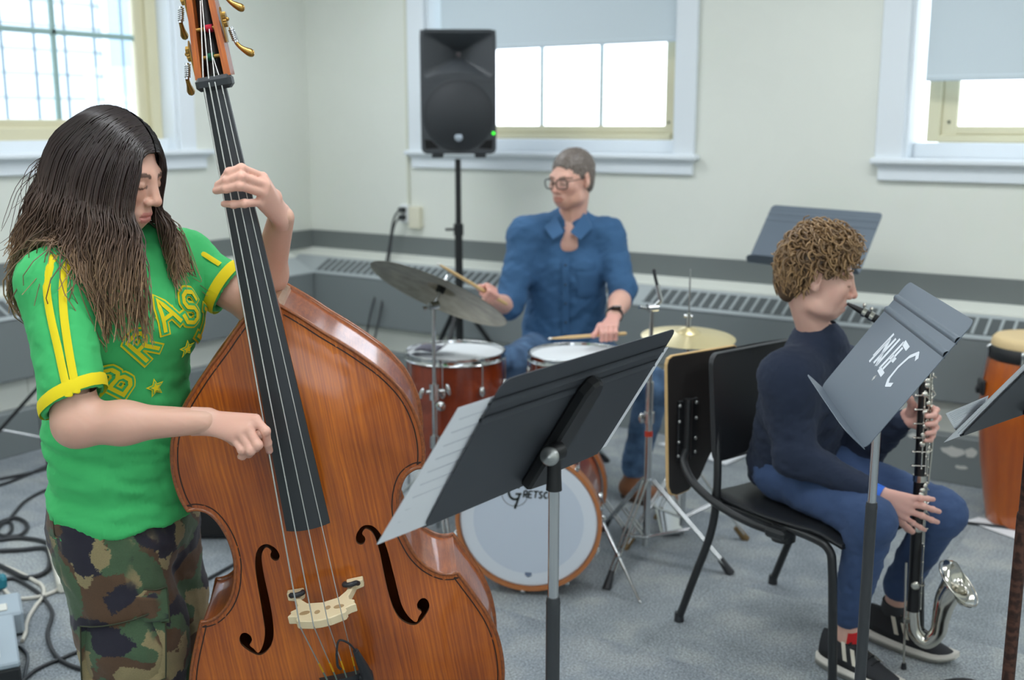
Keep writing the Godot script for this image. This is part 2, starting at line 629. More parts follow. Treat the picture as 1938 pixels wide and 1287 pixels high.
func left_window(trim: Material) -> void:
	var x := WL
	var beige := mat("sash", Color.WHITE)
	var z0 := -4.165
	var z1 := -2.45
	var cas := MB.new()
	cas.box(Vector3(x + 0.012, 1.99, z0 - 0.055), Vector3(0.024, 1.2, 0.11), 0.004)
	cas.box(Vector3(x + 0.012, 1.99, z1 + 0.055), Vector3(0.024, 1.2, 0.11), 0.004)
	cas.box(Vector3(x + 0.012, 2.66, (z0 + z1) / 2), Vector3(0.024, 0.14, z1 - z0 + 0.24), 0.004)
	var w := struct("window_3", cas, trim)
	var mb := MB.new()
	mb.box(Vector3(x - 0.02, 1.395, (z0 + z1) / 2), Vector3(0.16, 0.03, z1 - z0 + 0.46), 0.008)
	struct("window_sill", mb, trim, w)
	mb = MB.new()
	mb.box(Vector3(x + 0.012, 1.342, (z0 + z1) / 2), Vector3(0.024, 0.078, z1 - z0 + 0.36), 0.004)
	mb.box(Vector3(x + 0.018, 1.374, (z0 + z1) / 2), Vector3(0.036, 0.014, z1 - z0 + 0.38), 0.004)
	struct("apron", mb, trim, w)
	mb = MB.new()
	mb.box(Vector3(x - 0.13, 2.0, z0 + 0.008), Vector3(0.26, 1.24, 0.016))
	mb.box(Vector3(x - 0.13, 2.0, z1 - 0.008), Vector3(0.26, 1.24, 0.016))
	mb.box(Vector3(x - 0.13, 2.612, (z0 + z1) / 2), Vector3(0.26, 0.016, z1 - z0))
	mb.box(Vector3(x - 0.17, 1.425, (z0 + z1) / 2), Vector3(0.2, 0.09, z1 - z0), 0.004)
	struct("lining", mb, trim, w)
	mb = MB.new()
	mb.box(Vector3(x - 0.13, 2.02, z0 + 0.05), Vector3(0.05, 1.17, 0.07), 0.006)
	mb.box(Vector3(x - 0.155, 2.02, z0 + 0.11), Vector3(0.04, 1.17, 0.07), 0.006)
	mb.box(Vector3(x - 0.15, 2.02, z1 - 0.07), Vector3(0.05, 1.17, 0.11), 0.006)
	mb.box(Vector3(x - 0.133, 1.5, (z0 + z1) / 2), Vector3(0.048, 0.07, z1 - z0 - 0.18), 0.006)
	mb.box(Vector3(x - 0.152, 1.55, (z0 + z1) / 2), Vector3(0.04, 0.05, z1 - z0 - 0.22), 0.006)
	mb.box(Vector3(x - 0.153, 2.58, (z0 + z1) / 2), Vector3(0.048, 0.07, z1 - z0 - 0.26), 0.006)
	struct("sash", mb, beige, w)
	var green := mat("muntin_green", rgb(150, 178, 172), 0.4)
	var g0 := z0 + 0.14
	var g1 := z1 - 0.12
	var cuts := [g0, -3.53, -3.02, g1]
	var rows := [1.575, 2.015, 2.55]
	for i in 3:
		for j in 2:
			mb = MB.new()
			mb.box(Vector3(x - 0.16, (rows[j] + rows[j + 1]) / 2, (cuts[i] + cuts[i + 1]) / 2), Vector3(0.005, rows[j + 1] - rows[j], cuts[i + 1] - cuts[i]))
			struct("pane", mb, glass(), w)
	for i in [1, 2]:
		mb = MB.new()
		mb.box(Vector3(x - 0.155, 2.06, cuts[i]), Vector3(0.025, 0.98, 0.028), 0.004)
		struct("muntin", mb, green, w)
	mb = MB.new()
	mb.box(Vector3(x - 0.155, 2.015, (g0 + g1) / 2), Vector3(0.025, 0.028, g1 - g0), 0.004)
	struct("muntin", mb, green, w)
	# steel bars outside the left window
	var bar := mat("bar", rgb(120, 140, 150), 0.5, 0.2)
	var g := Node3D.new()
	g.name = "window_guard"
	add_child(g)
	g.position = Vector3(x - 0.55, 1.0, -3.3)
	tag(g, "pale steel security bars standing outside the left window", "window guard")
	for k in 11:
		mb = MB.new()
		mb.tube([Vector3(0, -0.1, -0.95 + k * 0.19), Vector3(0, 1.9, -0.95 + k * 0.19)], 0.009, 6)
		part("bar", mb, bar, g)
	for yy in [0.1, 1.75]:
		mb = MB.new()
		mb.box(Vector3(0, yy, 0), Vector3(0.012, 0.04, 2.0))
		part("rail", mb, bar, g)

# bright ground and the house seen through the left window
func outside() -> void:
	var mb := MB.new()
	mb.box(Vector3(-14, 0.7, 0), Vector3(17.2, 0.1, 60))
	mb.box(Vector3(0, 0.7, -20), Vector3(60, 0.1, 29.0))
	mb.box(Vector3(0, 0.7, 18), Vector3(60, 0.1, 28.0))
	mb.box(Vector3(17, 0.7, -1), Vector3(26, 0.1, 9.0))
	struct("ground", mb, mat("ground", rgb(228, 232, 236), 0.9))
	var h := Node3D.new()
	h.name = "house"
	add_child(h)
	h.position = Vector3(-12.5, 0.7, -7.0)
	tag(h, "pale clapboard house across the yard outside the left window", "building")
	var wm := mat("clapboard", rgb(205, 214, 222), 0.7)
	mb = MB.new()
	mb.box(Vector3(-2, 3, 0), Vector3(3.9, 6, 9))
	part("wall", mb, wm, h)
	mb = MB.new()
	mb.box(Vector3.ZERO, Vector3(0.03, 0.26, 9.0), 0.008, Basis(Vector3.BACK, 0.08))
	var bm := mb.done()
	for k in 20:
		piece("board", bm, wm, h, Transform3D(Basis.IDENTITY, Vector3(-0.02, 0.15 + k * 0.29, 0)))
	var gm := mat("house_glass", rgb(150, 175, 195), 0.1)
	for z in [-2.6, 0.2, 3.0]:
		mb = MB.new()
		mb.box(Vector3(0.03, 1.9, z), Vector3(0.06, 1.5, 0.9), 0.01)
		var wf := part("window_frame", mb, mat("trim", Color.WHITE), h)
		mb = MB.new()
		mb.box(Vector3(0.055, 1.9, z), Vector3(0.03, 1.36, 0.76))
		part("pane", mb, gm, wf)
	mb = MB.new()
	for s in [[Vector3(0, 0, 0), 1.0]]:
		mb.extrude(PackedVector2Array([Vector2(-4.3, 6), Vector2(0.4, 6), Vector2(-2, 7.8)]), 9.4, Transform3D(Basis.IDENTITY, Vector3(0, 0, -4.7)))
	part("roof", mb, mat("shingle", rgb(120, 125, 130), 0.9), h)

# ---------------------------------------------------------------- double bass; local x across, y up the neck, z out of the front
func wood_tex(seed_: int, dark: Color, light: Color, w := 512, h := 1024, lines := 90.0, wav := 1.0) -> ImageTexture:
	var a := FastNoiseLite.new()
	a.seed = seed_
	a.frequency = 1.0
	var im := Image.create(w, h, false, Image.FORMAT_RGB8)
	var lut := []
	for i in 256:
		var t := i / 255.0
		lut.append(dark.lerp(light, t))
	for y in h:
		var v := float(y) / h
		for x in w:
			var u := float(x) / w
			var cloud := a.get_noise_2d(u * 3.0, v * 2.2)
			var uu := u + 0.004 * a.get_noise_2d(u * 6.0, v * 5.0 + 7.0) * wav
			var g := a.get_noise_2d(uu * lines * 2.0, v * 1.3 + 31.0)
			var fine := a.get_noise_2d(u * lines * 7.0, v * 9.0 + 91.0)
			var t := 0.52 + 0.33 * cloud + 0.36 * g + 0.14 * fine
			im.set_pixel(x, y, lut[clampi(int(t * 255.0), 0, 255)])
	return ImageTexture.create_from_image(im)

func varnish(key: String, tex: Texture2D, rough := 0.45) -> StandardMaterial3D:
	var m := mat(key, Color.WHITE, rough)
	m.albedo_texture = tex
	m.clearcoat_enabled = true
	m.clearcoat = 0.7
	m.clearcoat_roughness = 0.1
	return m

func resample(pts: Array, step: float) -> PackedVector2Array:
	var out := PackedVector2Array()
	var carry := 0.0
	var m := pts.size()
	for i in m:
		var p: Vector2 = pts[i]
		var q: Vector2 = pts[(i + 1) % m]
		var l := p.distance_to(q)
		var k := maxi(1, roundi(l / step))
		for j in k:
			out.append(p.lerp(q, float(j) / k))
	return out

func bass_outline() -> PackedVector2Array:
	var U := [Vector2(0.020, 0.014), Vector2(0.05, -0.012), Vector2(0.076, -0.036), Vector2(0.104, -0.064), Vector2(0.13, -0.088), Vector2(0.154, -0.111), Vector2(0.179, -0.137), Vector2(0.203, -0.164), Vector2(0.225, -0.195), Vector2(0.242, -0.226), Vector2(0.253, -0.258), Vector2(0.260, -0.295), Vector2(0.2615, -0.325), Vector2(0.260, -0.352), Vector2(0.256, -0.375), Vector2(0.251, -0.391)]
	var M := [Vector2(0.249, -0.394), Vector2(0.232, -0.394), Vector2(0.212, -0.404), Vector2(0.198, -0.423), Vector2(0.187, -0.452), Vector2(0.181, -0.485), Vector2(0.1805, -0.52), Vector2(0.187, -0.553), Vector2(0.199, -0.588), Vector2(0.219, -0.619), Vector2(0.245, -0.640), Vector2(0.266, -0.646), Vector2(0.279, -0.645)]
	var L := [Vector2(0.282, -0.648), Vector2(0.297, -0.682), Vector2(0.314, -0.72), Vector2(0.330, -0.762), Vector2(0.340, -0.803), Vector2(0.344, -0.845), Vector2(0.343, -0.889), Vector2(0.336, -0.932), Vector2(0.32, -0.985), Vector2(0.285, -1.035), Vector2(0.225, -1.075), Vector2(0.14, -1.1), Vector2(0.06, -1.108), Vector2(0, -1.11)]
	var half := curve(U, 90) + curve(M, 72) + curve(L, 91)
	var all := half.duplicate()
	for i in range(half.size() - 2, -1, -1):
		all.append(Vector2(-half[i].x, half[i].y))
	return resample(all, 0.006)

const F_HOLE := [-0.105, -0.493, -0.093, -0.499, -0.084, -0.511, -0.082, -0.524, -0.087, -0.532, -0.095, -0.533, -0.101, -0.526, -0.101, -0.518, -0.097, -0.511, -0.1, -0.505, -0.106, -0.501, -0.114, -0.507, -0.12, -0.518, -0.123, -0.535, -0.125, -0.565, -0.125, -0.607, -0.126, -0.652, -0.13, -0.69, -0.138, -0.715, -0.15, -0.73, -0.163, -0.738, -0.174, -0.739, -0.186, -0.732, -0.198, -0.721, -0.206, -0.71, -0.207, -0.698, -0.201, -0.688, -0.191, -0.687, -0.182, -0.695, -0.181, -0.706, -0.188, -0.715, -0.181, -0.723, -0.173, -0.734, -0.162, -0.723, -0.153, -0.704, -0.148, -0.682, -0.146, -0.644, -0.144, -0.602, -0.142, -0.565, -0.138, -0.536, -0.131, -0.513, -0.12, -0.498]

func dist_poly(p: Vector2, poly: PackedVector2Array) -> float:
	var best := 1e9
	var m := poly.size()
	for i in range(0, m, 2):
		var q := Geometry2D.get_closest_point_to_segment(p, poly[i], poly[(i + 2) % m])
		best = minf(best, p.distance_squared_to(q))
	return sqrt(best)

func arch(d: float) -> float:
	var t := clampf(d / 0.17, 0.0, 1.0)
	return 0.024 * t * t * (3.0 - 2.0 * t) - 0.0015 * sin(clampf(d / 0.03, 0.0, 1.0) * PI)

# a plate: triangulated outline less holes, arched; normals from the faces
func plate(outline: PackedVector2Array, holes: Array, z: float, sg: float, step: float, amp: float) -> MB:
	var pts := outline.duplicate()
	var dist := PackedFloat32Array()
	for p in outline:
		dist.append(0.0)
	for h in holes:
		for p in h:
			pts.append(p)
			dist.append(dist_poly(p, outline))
	var row := 0
	var y := -1.11
	while y < 0.02:
		var x := -0.35 + (step * 0.5 if row % 2 else 0.0)
		while x < 0.35:
			var p := Vector2(x, y)
			if Geometry2D.is_point_in_polygon(p, outline):
				var d := dist_poly(p, outline)
				if d > step * 0.45:
					var ok := true
					for h in holes:
						if Geometry2D.is_point_in_polygon(p, h) or dist_poly(p, h) < step * 0.4:
							ok = false
							break
					if ok:
						pts.append(p)
						dist.append(d)
			x += step
		y += step * 0.866
		row += 1
	var t := Geometry2D.triangulate_delaunay(pts)
	var mb := MB.new()
	for i in pts.size():
		mb.vert(Vector3(pts[i].x, pts[i].y, z + sg * arch(dist[i]) * amp), Vector3(0, 0, sg), Vector2(pts[i].x / 0.72 + 0.5, -pts[i].y / 1.14))
	var N := PackedVector3Array()
	N.resize(pts.size())
	for i in range(0, t.size(), 3):
		var c := (pts[t[i]] + pts[t[i + 1]] + pts[t[i + 2]]) / 3.0
		if not Geometry2D.is_point_in_polygon(c, outline):
			continue
		var inside := false
		for h in holes:
			if Geometry2D.is_point_in_polygon(c, h):
				inside = true
				break
		if inside:
			continue
		mb.tri(t[i], t[i + 1], t[i + 2])
		var fn := (mb.v[t[i + 1]] - mb.v[t[i]]).cross(mb.v[t[i + 2]] - mb.v[t[i]])
		if fn.z * sg < 0.0:
			fn = -fn
		for k in 3:
			N[t[i + k]] += fn
	for i in pts.size():
		mb.n[i] = N[i].normalized() if N[i].length() > 0.0 else Vector3(0, 0, sg)
	return mb

func inset(poly: PackedVector2Array, by: float) -> PackedVector2Array:
	var m := poly.size()
	var out := PackedVector2Array()
	for i in m:
		var t := (poly[(i + 1) % m] - poly[(i + m - 1) % m]).normalized()
		out.append(poly[i] + Vector2(t.y, -t.x) * by)
	return out

func strip_z(mb: MB, poly: PackedVector2Array, zs: Array, off: Array, smooth := true) -> void:      # a band round an outline: heights and insets
	var rows := []
	for k in zs.size():
		var ring := []
		var q := inset(poly, off[k]) if off[k] != 0.0 else poly
		for p in q:
			ring.append(Vector3(p.x, p.y, zs[k]))
		rows.append(ring)
	var m := poly.size()
	var refs := []
	for k in zs.size():
		refs.append(Vector3(0, 0, 0))
	var t := (poly[1] - poly[m - 1]).normalized()
	for k in zs.size():
		refs[k] = Vector3(-t.y, t.x, 0)
	mb.grid(rows, true, 1.0, Vector2(14, 1), Vector3.ZERO, refs)

func double_bass() -> void:
	var xf := Transform3D(Basis(Vector3(0.98246, 0.16355, -0.08954), Vector3(-0.15802, 0.98524, 0.06575), Vector3(0.09897, -0.05045, 0.99381)), Vector3(-0.4961, 1.1823, -2.1857))
	var o := Node3D.new()
	o.name = numbered("double_bass")
	add_child(o)
	o.transform = Transform3D(ROT, Vector3.ZERO) * xf.orthonormalized()
	tag(o, "varnished amber double bass held upright by the player in the green shirt", "double bass")
	var top_m := varnish("spruce", wood_tex(21, rgb(106, 40, 0), rgb(214, 117, 4), 512, 1024, 60.0))
	var rib_m := varnish("maple", wood_tex(33, rgb(112, 48, 10), rgb(184, 98, 30), 256, 256, 12.0, 6.0))
	var edge_m := varnish("edge", wood_tex(35, rgb(96, 44, 8), rgb(170, 92, 22), 256, 256, 10.0, 6.0))
	var ebony := mat("ebony", rgb(40, 44, 47), 0.46)
	var out := bass_outline()
	var f1 := PackedVector2Array()
	for i in range(0, F_HOLE.size(), 2):
		f1.append(Vector2(F_HOLE[i], F_HOLE[i + 1]))
	var loop := []
	for p in f1:
		loop.append(p)
	f1 = resample(curve(loop, 126, true), 0.004)
	var f2 := PackedVector2Array()
	for p in f1:
		f2.append(Vector2(-p.x, p.y))
	part("top_plate", plate(out, [f1, f2], 0.0, 1.0, 0.014, 1.0), top_m, o)
	# rounded overhanging edges of the two plates
	var mb := MB.new()
	strip_z(mb, out, [0.0, 0.0025, 0.002, -0.002, -0.006, -0.0085, -0.009], [0.006, 0.003, -0.0005, -0.0025, -0.0005, 0.003, 0.008])
	part("plate_edge", mb, edge_m, o)
	mb = MB.new()
	strip_z(mb, out, [-0.202, -0.204, -0.209, -0.2125, -0.213], [0.008, 0.001, -0.002, 0.001, 0.008])
	part("plate_edge", mb, edge_m, o)
	# inside walls of the f holes
	for h in [f1, f2]:
		mb = MB.new()
		var r0 := []
		var r1 := []
		for p in h:
			var z := arch(dist_poly(p, out))
			r0.append(Vector3(p.x, p.y, z + 0.0002))
			r1.append(Vector3(p.x, p.y, z - 0.007))
		mb.grid([r0, r1], true, -1.0)
		part("f_hole_wall", mb, mat("raw_spruce", rgb(70, 40, 14), 0.8), o)
	# purfling
	for off in [0.0125]:
		mb = MB.new()
		var q0 := inset(out, off)
		var q1 := inset(out, off + 0.0028)
		var a := []
		var b := []
		for i in out.size():
			a.append(Vector3(q0[i].x, q0[i].y, arch(off) + 0.0006))
			b.append(Vector3(q1[i].x, q1[i].y, arch(off + 0.0028) + 0.0006))
		mb.grid([a, b], true, 1.0, Vector2(1, 1), Vector3(0, 0, 1))
		part("purfling", mb, mat("purfling", rgb(48, 24, 8), 0.4), o)
	mb = MB.new()
	strip_z(mb, out, [-0.004, -0.07, -0.14, -0.206], [0.006, 0.006, 0.006, 0.006])
	part("ribs", mb, rib_m, o)
	part("back_plate", plate(out, [], -0.213, -1.0, 0.03, 0.8), rib_m, o)
	# neck and heel
	mb = MB.new()
	var rows := []
	for i in 17:
		var y := 0.445 - i * (0.445 + 0.02) / 16.0
		var t := i / 16.0
		var w := lerpf(0.020, 0.0335, t)
		var zt := fb_z(y) - 0.012
		var deep := 0.030 + 0.006 * t
		if i > 12:
			deep += pow((i - 12) / 4.0, 2.0) * 0.13
		var ring := []
		for k in 14:
			var a := PI * k / 13.0
			ring.append(Vector3(cos(a) * w, y, zt - sin(a) * deep))
		rows.append(ring)
	mb.grid(rows)
	mb.cap(rows[16], Vector3(0, -1, 0))
	part("neck", mb, rib_m, o)
	mb = MB.new()
	mb.box(Vector3(0.0, -0.002, -0.1), Vector3(0.064, 0.03, 0.2), 0.008)
	part("heel", mb, varnish("heel", wood_tex(38, rgb(150, 110, 80), rgb(200, 165, 135), 128, 128, 8.0)), o)
	# fingerboard with a round top
	mb = MB.new()
	rows = []
	for i in 25:
		var y := 0.44 - i * (0.44 + 0.446) / 24.0
		var w := lerpf(0.0212, 0.045, i / 24.0)
		var rad := lerpf(0.045, 0.075, i / 24.0)
		var zt := fb_z(y)
		var ring := []
		for k in 11:
			var x := -w + 2.0 * w * k / 10.0
			ring.append(Vector3(x, y, zt + sqrt(rad * rad - x * x) - rad))
		ring.append(Vector3(w, y, zt - 0.02))
		ring.append(Vector3(-w, y, zt - 0.02))
		rows.append(ring)
	# separate top and sides so that the arris stays sharp
	for seg in [[0, 10], [10, 11], [11, 12], [12, 13]]:
		var sub := []
		for r in rows:
			var q := []
			for k in range(seg[0], seg[1] + 1):
				q.append(r[k % 13])
			sub.append(q)
		var nn: Vector3 = [Vector3(0, 0, 1), Vector3(1, 0, 0), Vector3(0, 0, -1), Vector3(-1, 0, 0)][[0, 10, 11, 12].find(seg[0])]
		mb.grid(sub, false, 1.0, Vector2(1, 1), nn)
	mb.cap(rows[24], Vector3(0, -1, 0))
	mb.cap(rows[0], Vector3(0, 1, 0))
	part("fingerboard", mb, ebony, o)
	mb = MB.new()
	mb.box(Vector3(0.002, 0.452, 0.012), Vector3(0.068, 0.026, 0.045), 0.007)
	part("nut", mb, ebony, o)
	# pegbox cheeks lean back from the nut
	var peg := func(t: float) -> Vector3: return Vector3(0.002, 0.462 + 0.24 * t, 0.022 - 0.085 * t)
	for s in [-1.0, 1.0]:
		mb = MB.new()
		rows = []
		for i in 9:
			var t := i / 8.0
			var c: Vector3 = peg.call(t)
			var w := lerpf(0.0335, 0.022, t)
			var th := lerpf(0.0125, 0.0115, t)
			var dp := lerpf(0.055, 0.05, t)
			var x0: float = c.x + s * w
			var x1: float = c.x + s * (w - th)
			rows.append([Vector3(x0, c.y, c.z), Vector3(x1, c.y, c.z + 0.001), Vector3(x1, c.y, c.z - dp), Vector3(x0, c.y, c.z - dp)])
		for k in 4:
			var sub := []
			for r in rows:
				sub.append([r[k], r[(k + 1) % 4]])
			mb.grid(sub, false, 1.0, Vector2(1, 1), [Vector3(0, 0, 1), Vector3(-s, 0, 0), Vector3(0, 0, -1), Vector3(s, 0, 0)][k])
		mb.cap(rows[0], Vector3(0, -1, 0))
		mb.cap(rows[8], Vector3(0, 1, 0))
		part("pegbox_cheek", mb, top_m, o)
	mb = MB.new()
	var c0: Vector3 = peg.call(0.0)
	var c1: Vector3 = peg.call(1.0)
	mb.tube([c0 + Vector3(0, 0, -0.05), c1 + Vector3(0, 0, -0.046)], [0.024, 0.018], 6)
	part("pegbox_floor", mb, mat("ebony_dark", rgb(22, 20, 18), 0.5), o)
	# scroll above the frame
	mb = MB.new()
	var sp := []
	var sr := []
	for i in 26:
		var a := i / 25.0 * TAU * 1.4
		var r := 0.052 - 0.032 * i / 25.0
		sp.append(c1 + Vector3(0, 0.035 + sin(a + 0.4) * r * 0.9 + 0.01, -0.04 + cos(a + 0.4) * r))
		sr.append(0.024 - 0.008 * i / 25.0)
	mb.tube(sp, sr, 8)
	part("scroll", mb, rib_m, o)
	# machine heads
	var brass := mat("brass", rgb(176, 138, 74), 0.32, 0.95)
	var steel := mat("steel", rgb(200, 203, 205), 0.22, 1.0)
	for g in [[1.0, 0.74, 0.0], [1.0, 0.38, 0.0], [-1.0, 0.6, 0.0], [-1.0, 0.16, 0.0]]:
		var s: float = g[0]
		var c: Vector3 = peg.call(g[1]) + Vector3(s * (lerpf(0.0335, 0.022, g[1]) + 0.004), 0.0, -0.022)
		mb = MB.new()
		mb.extrude(PackedVector2Array([Vector2(-0.011, -0.03), Vector2(0.011, -0.03), Vector2(0.013, 0.0), Vector2(0.011, 0.028), Vector2(0.0, 0.036), Vector2(-0.011, 0.028), Vector2(-0.013, 0)]), 0.003, Transform3D(Basis(Vector3(0, 0, 1), Vector3(0, 1, 0), Vector3(-1, 0, 0)), c + Vector3(0.0015, 0, 0)), 0.0006)
		var pl := part("tuner_plate", mb, brass, o)
		mb = MB.new()
		var gear := []
		for k in 32:
			var rr := 0.0145 if k % 2 else 0.0125
			gear.append(Vector2(cos(TAU * k / 32) * rr, sin(TAU * k / 32) * rr))
		mb.extrude(PackedVector2Array(gear), 0.006, Transform3D(Basis(Vector3(0, 0, -s), Vector3(0, 1, 0), Vector3(s, 0, 0)), c + Vector3(s * 0.002, 0.012, 0)), 0.0)
		mb.ball(c + Vector3(s * 0.009, 0.012, 0), Vector3(0.004, 0.004, 0.004), 8)
		part("gear", mb, brass, pl)
		mb = MB.new()
		var wp := []
		for k in 49:
			var a := TAU * k / 8.0
			wp.append(c + Vector3(s * 0.012, -0.008, 0) + Vector3(cos(a) * 0.0048, 0, sin(a) * 0.0048) + Vector3(s * 0.004, -0.022, 0.006) * (k / 48.0))
		mb.tube(wp, 0.0017, 5)
		mb.tube([c + Vector3(s * 0.012, -0.004, 0), c + Vector3(s * 0.017, -0.034, 0.007)], 0.004, 8)
		part("worm", mb, steel, pl)
		mb = MB.new()
		var k0 := c + Vector3(s * 0.017, -0.034, 0.007)
		var kx := 0.03 if s > 0.0 else -0.004
		var kz := 0.004 if s > 0.0 else -0.034
		mb.tube(curve([k0, k0 + Vector3(kx * 0.2, -0.009, kz * 0.2), k0 + Vector3(kx * 0.5, -0.017, kz * 0.5), k0 + Vector3(kx * 0.8, -0.023, kz * 0.8), k0 + Vector3(kx, -0.025, kz)], 12), [0.004, 0.004, 0.0042, 0.0045, 0.005, 0.0058, 0.0065, 0.0072, 0.0078, 0.0078, 0.007, 0.0058, 0.003], 8)
		part("key", mb, brass, pl)
	# string posts with coloured windings
	var silk := [["silk_yellow", rgb(196, 176, 20)], ["silk_red", rgb(176, 24, 48)], ["silk_green", rgb(20, 92, 66)]]
	var pk := [[0.74, -0.003], [0.38, 0.006], [0.16, 0.0]]
	for k in 3:
		var c: Vector3 = peg.call(pk[k][0]) + Vector3(0, 0, -0.018)
		mb = MB.new()
		mb.tube([c + Vector3(-0.017, 0, 0), c + Vector3(0.017, 0, 0)], 0.0042, 10)
		var ps := part("string_post", mb, brass, o)
		mb = MB.new()
		var hp := []
		for j in 57:
			var a := TAU * j / 8.0
			hp.append(c + Vector3(pk[k][1] - 0.006 + 0.012 * j / 56.0, cos(a) * 0.0062, sin(a) * 0.0062))
		mb.tube(hp, 0.0016, 5)
		part("winding", mb, mat(silk[k][0], silk[k][1], 0.8), ps)
	# strings: peg, nut, bridge, tailpiece
	var sil := mat("string", rgb(205, 205, 200), 0.3, 0.85)
	var sx := [-0.0165, -0.0055, 0.0055, 0.0165]
	var bx := [-0.043, -0.0145, 0.0145, 0.043]
	var bz := [0.1735, 0.1835, 0.1835, 0.172]
	var rad := [0.0016, 0.00135, 0.00115, 0.001]
	var px := [-0.002, 0.004, 0.006, 0.004]
	var pt := [0.6, 0.74, 0.38, 0.16]
	for k in 4:
		mb = MB.new()
		var nut := Vector3(sx[k], 0.452, fb_z(0.452) + 0.0085 - sx[k] * sx[k] * 9.0)
		var pg: Vector3 = peg.call(pt[k]) + Vector3(px[k], 0, -0.013)
		var br := Vector3(bx[k], -0.612, bz[k] + 0.001)
		var tp := Vector3(bx[k] * 0.72, -0.80, 0.085 - absf(bx[k]) * 0.2)
		mb.tube([pg, nut, Vector3(sx[k], 0.43, fb_z(0.43) + 0.0075)], rad[k], 6)
		mb.tube([nut, br], rad[k], 6)
		mb.tube([br, tp], rad[k], 6)
		var st := part("string", mb, sil, o)
		mb = MB.new()
		mb.tube([br.lerp(tp, 0.66), br.lerp(tp, 0.82)], rad[k] + 0.0007, 6)
		part("string_wrap", mb, mat("wrap_yellow", rgb(214, 160, 10), 0.7), st)
		mb = MB.new()
		mb.tube([br.lerp(tp, 0.82), tp], rad[k] + 0.0004, 6)
		part("string_silk", mb, mat("wrap_green", rgb(110, 130, 118), 0.7), st)
	bridge(o)
	# tailpiece, saddle and end pin below the frame
	mb = MB.new()
	rows = []
	for i in 9:
		var t := i / 8.0
		var y := -0.795 - 0.27 * t
		var w := lerpf(0.05, 0.026, t)
		var z := lerpf(0.085, 0.045, t)
		var ring := []
		for k in 9:
			var a := PI * k / 8.0
			ring.append(Vector3(cos(a) * w, y, z - 0.02 + sin(a) * 0.022))
		rows.append(ring)
	mb.grid(rows)
	mb.cap(rows[0], Vector3(0, 1, 0))
	mb.cap(rows[8], Vector3(0, -1, 0))
	part("tailpiece", mb, ebony, o)
	mb = MB.new()
	mb.tube([Vector3(0.02, -1.06, 0.04), Vector3(0.02, -1.112, 0.01), Vector3(0.01, -1.118, -0.1)], 0.003, 6)
	mb.tube([Vector3(-0.02, -1.06, 0.04), Vector3(-0.02, -1.112, 0.01), Vector3(-0.01, -1.118, -0.1)], 0.003, 6)
	part("tailgut", mb, steel, o)
	mb = MB.new()
	mb.tube([Vector3(0, -1.105, -0.1), Vector3(0, -1.13, -0.1)], [0.022, 0.016], 14)
	mb.tube([Vector3(0, -1.13, -0.1), Vector3(0, -1.196, -0.1), Vector3(0, -1.202, -0.1)], [0.0055, 0.0055, 0.001], 10)
	part("endpin", mb, steel, o)
	# pickup: clip box beside the tailpiece and its lead looping to the bridge
	mb = MB.new()
	mb.tube(curve([Vector3(0.012, -0.70, 0.15), Vector3(0.008, -0.73, 0.145), Vector3(0.012, -0.742, 0.14)], 10), 0.0028, 7)
	mb.tube(curve([Vector3(0.012, -0.70, 0.15), Vector3(0.022, -0.672, 0.15), Vector3(0.038, -0.685, 0.142), Vector3(0.047, -0.715, 0.125)], 16), 0.0022, 7)
	mb.tube([Vector3(0.047, -0.715, 0.125), Vector3(0.052, -0.77, 0.1), Vector3(0.055, -0.80, 0.09)], [0.006, 0.011, 0.013], 10)
	part("pickup_lead", mb, mat("black_rubber", rgb(38, 40, 44), 0.5), o)
	mb = MB.new()
	mb.box(Vector3(0.05, -0.815, 0.075), Vector3(0.028, 0.04, 0.03), 0.006)
	part("pickup_box", mb, mat("black_rubber", Color.BLACK), o)

func fb_z(y: float) -> float:
	return lerpf(0.027, 0.0905, (0.44 - y) / 0.886)

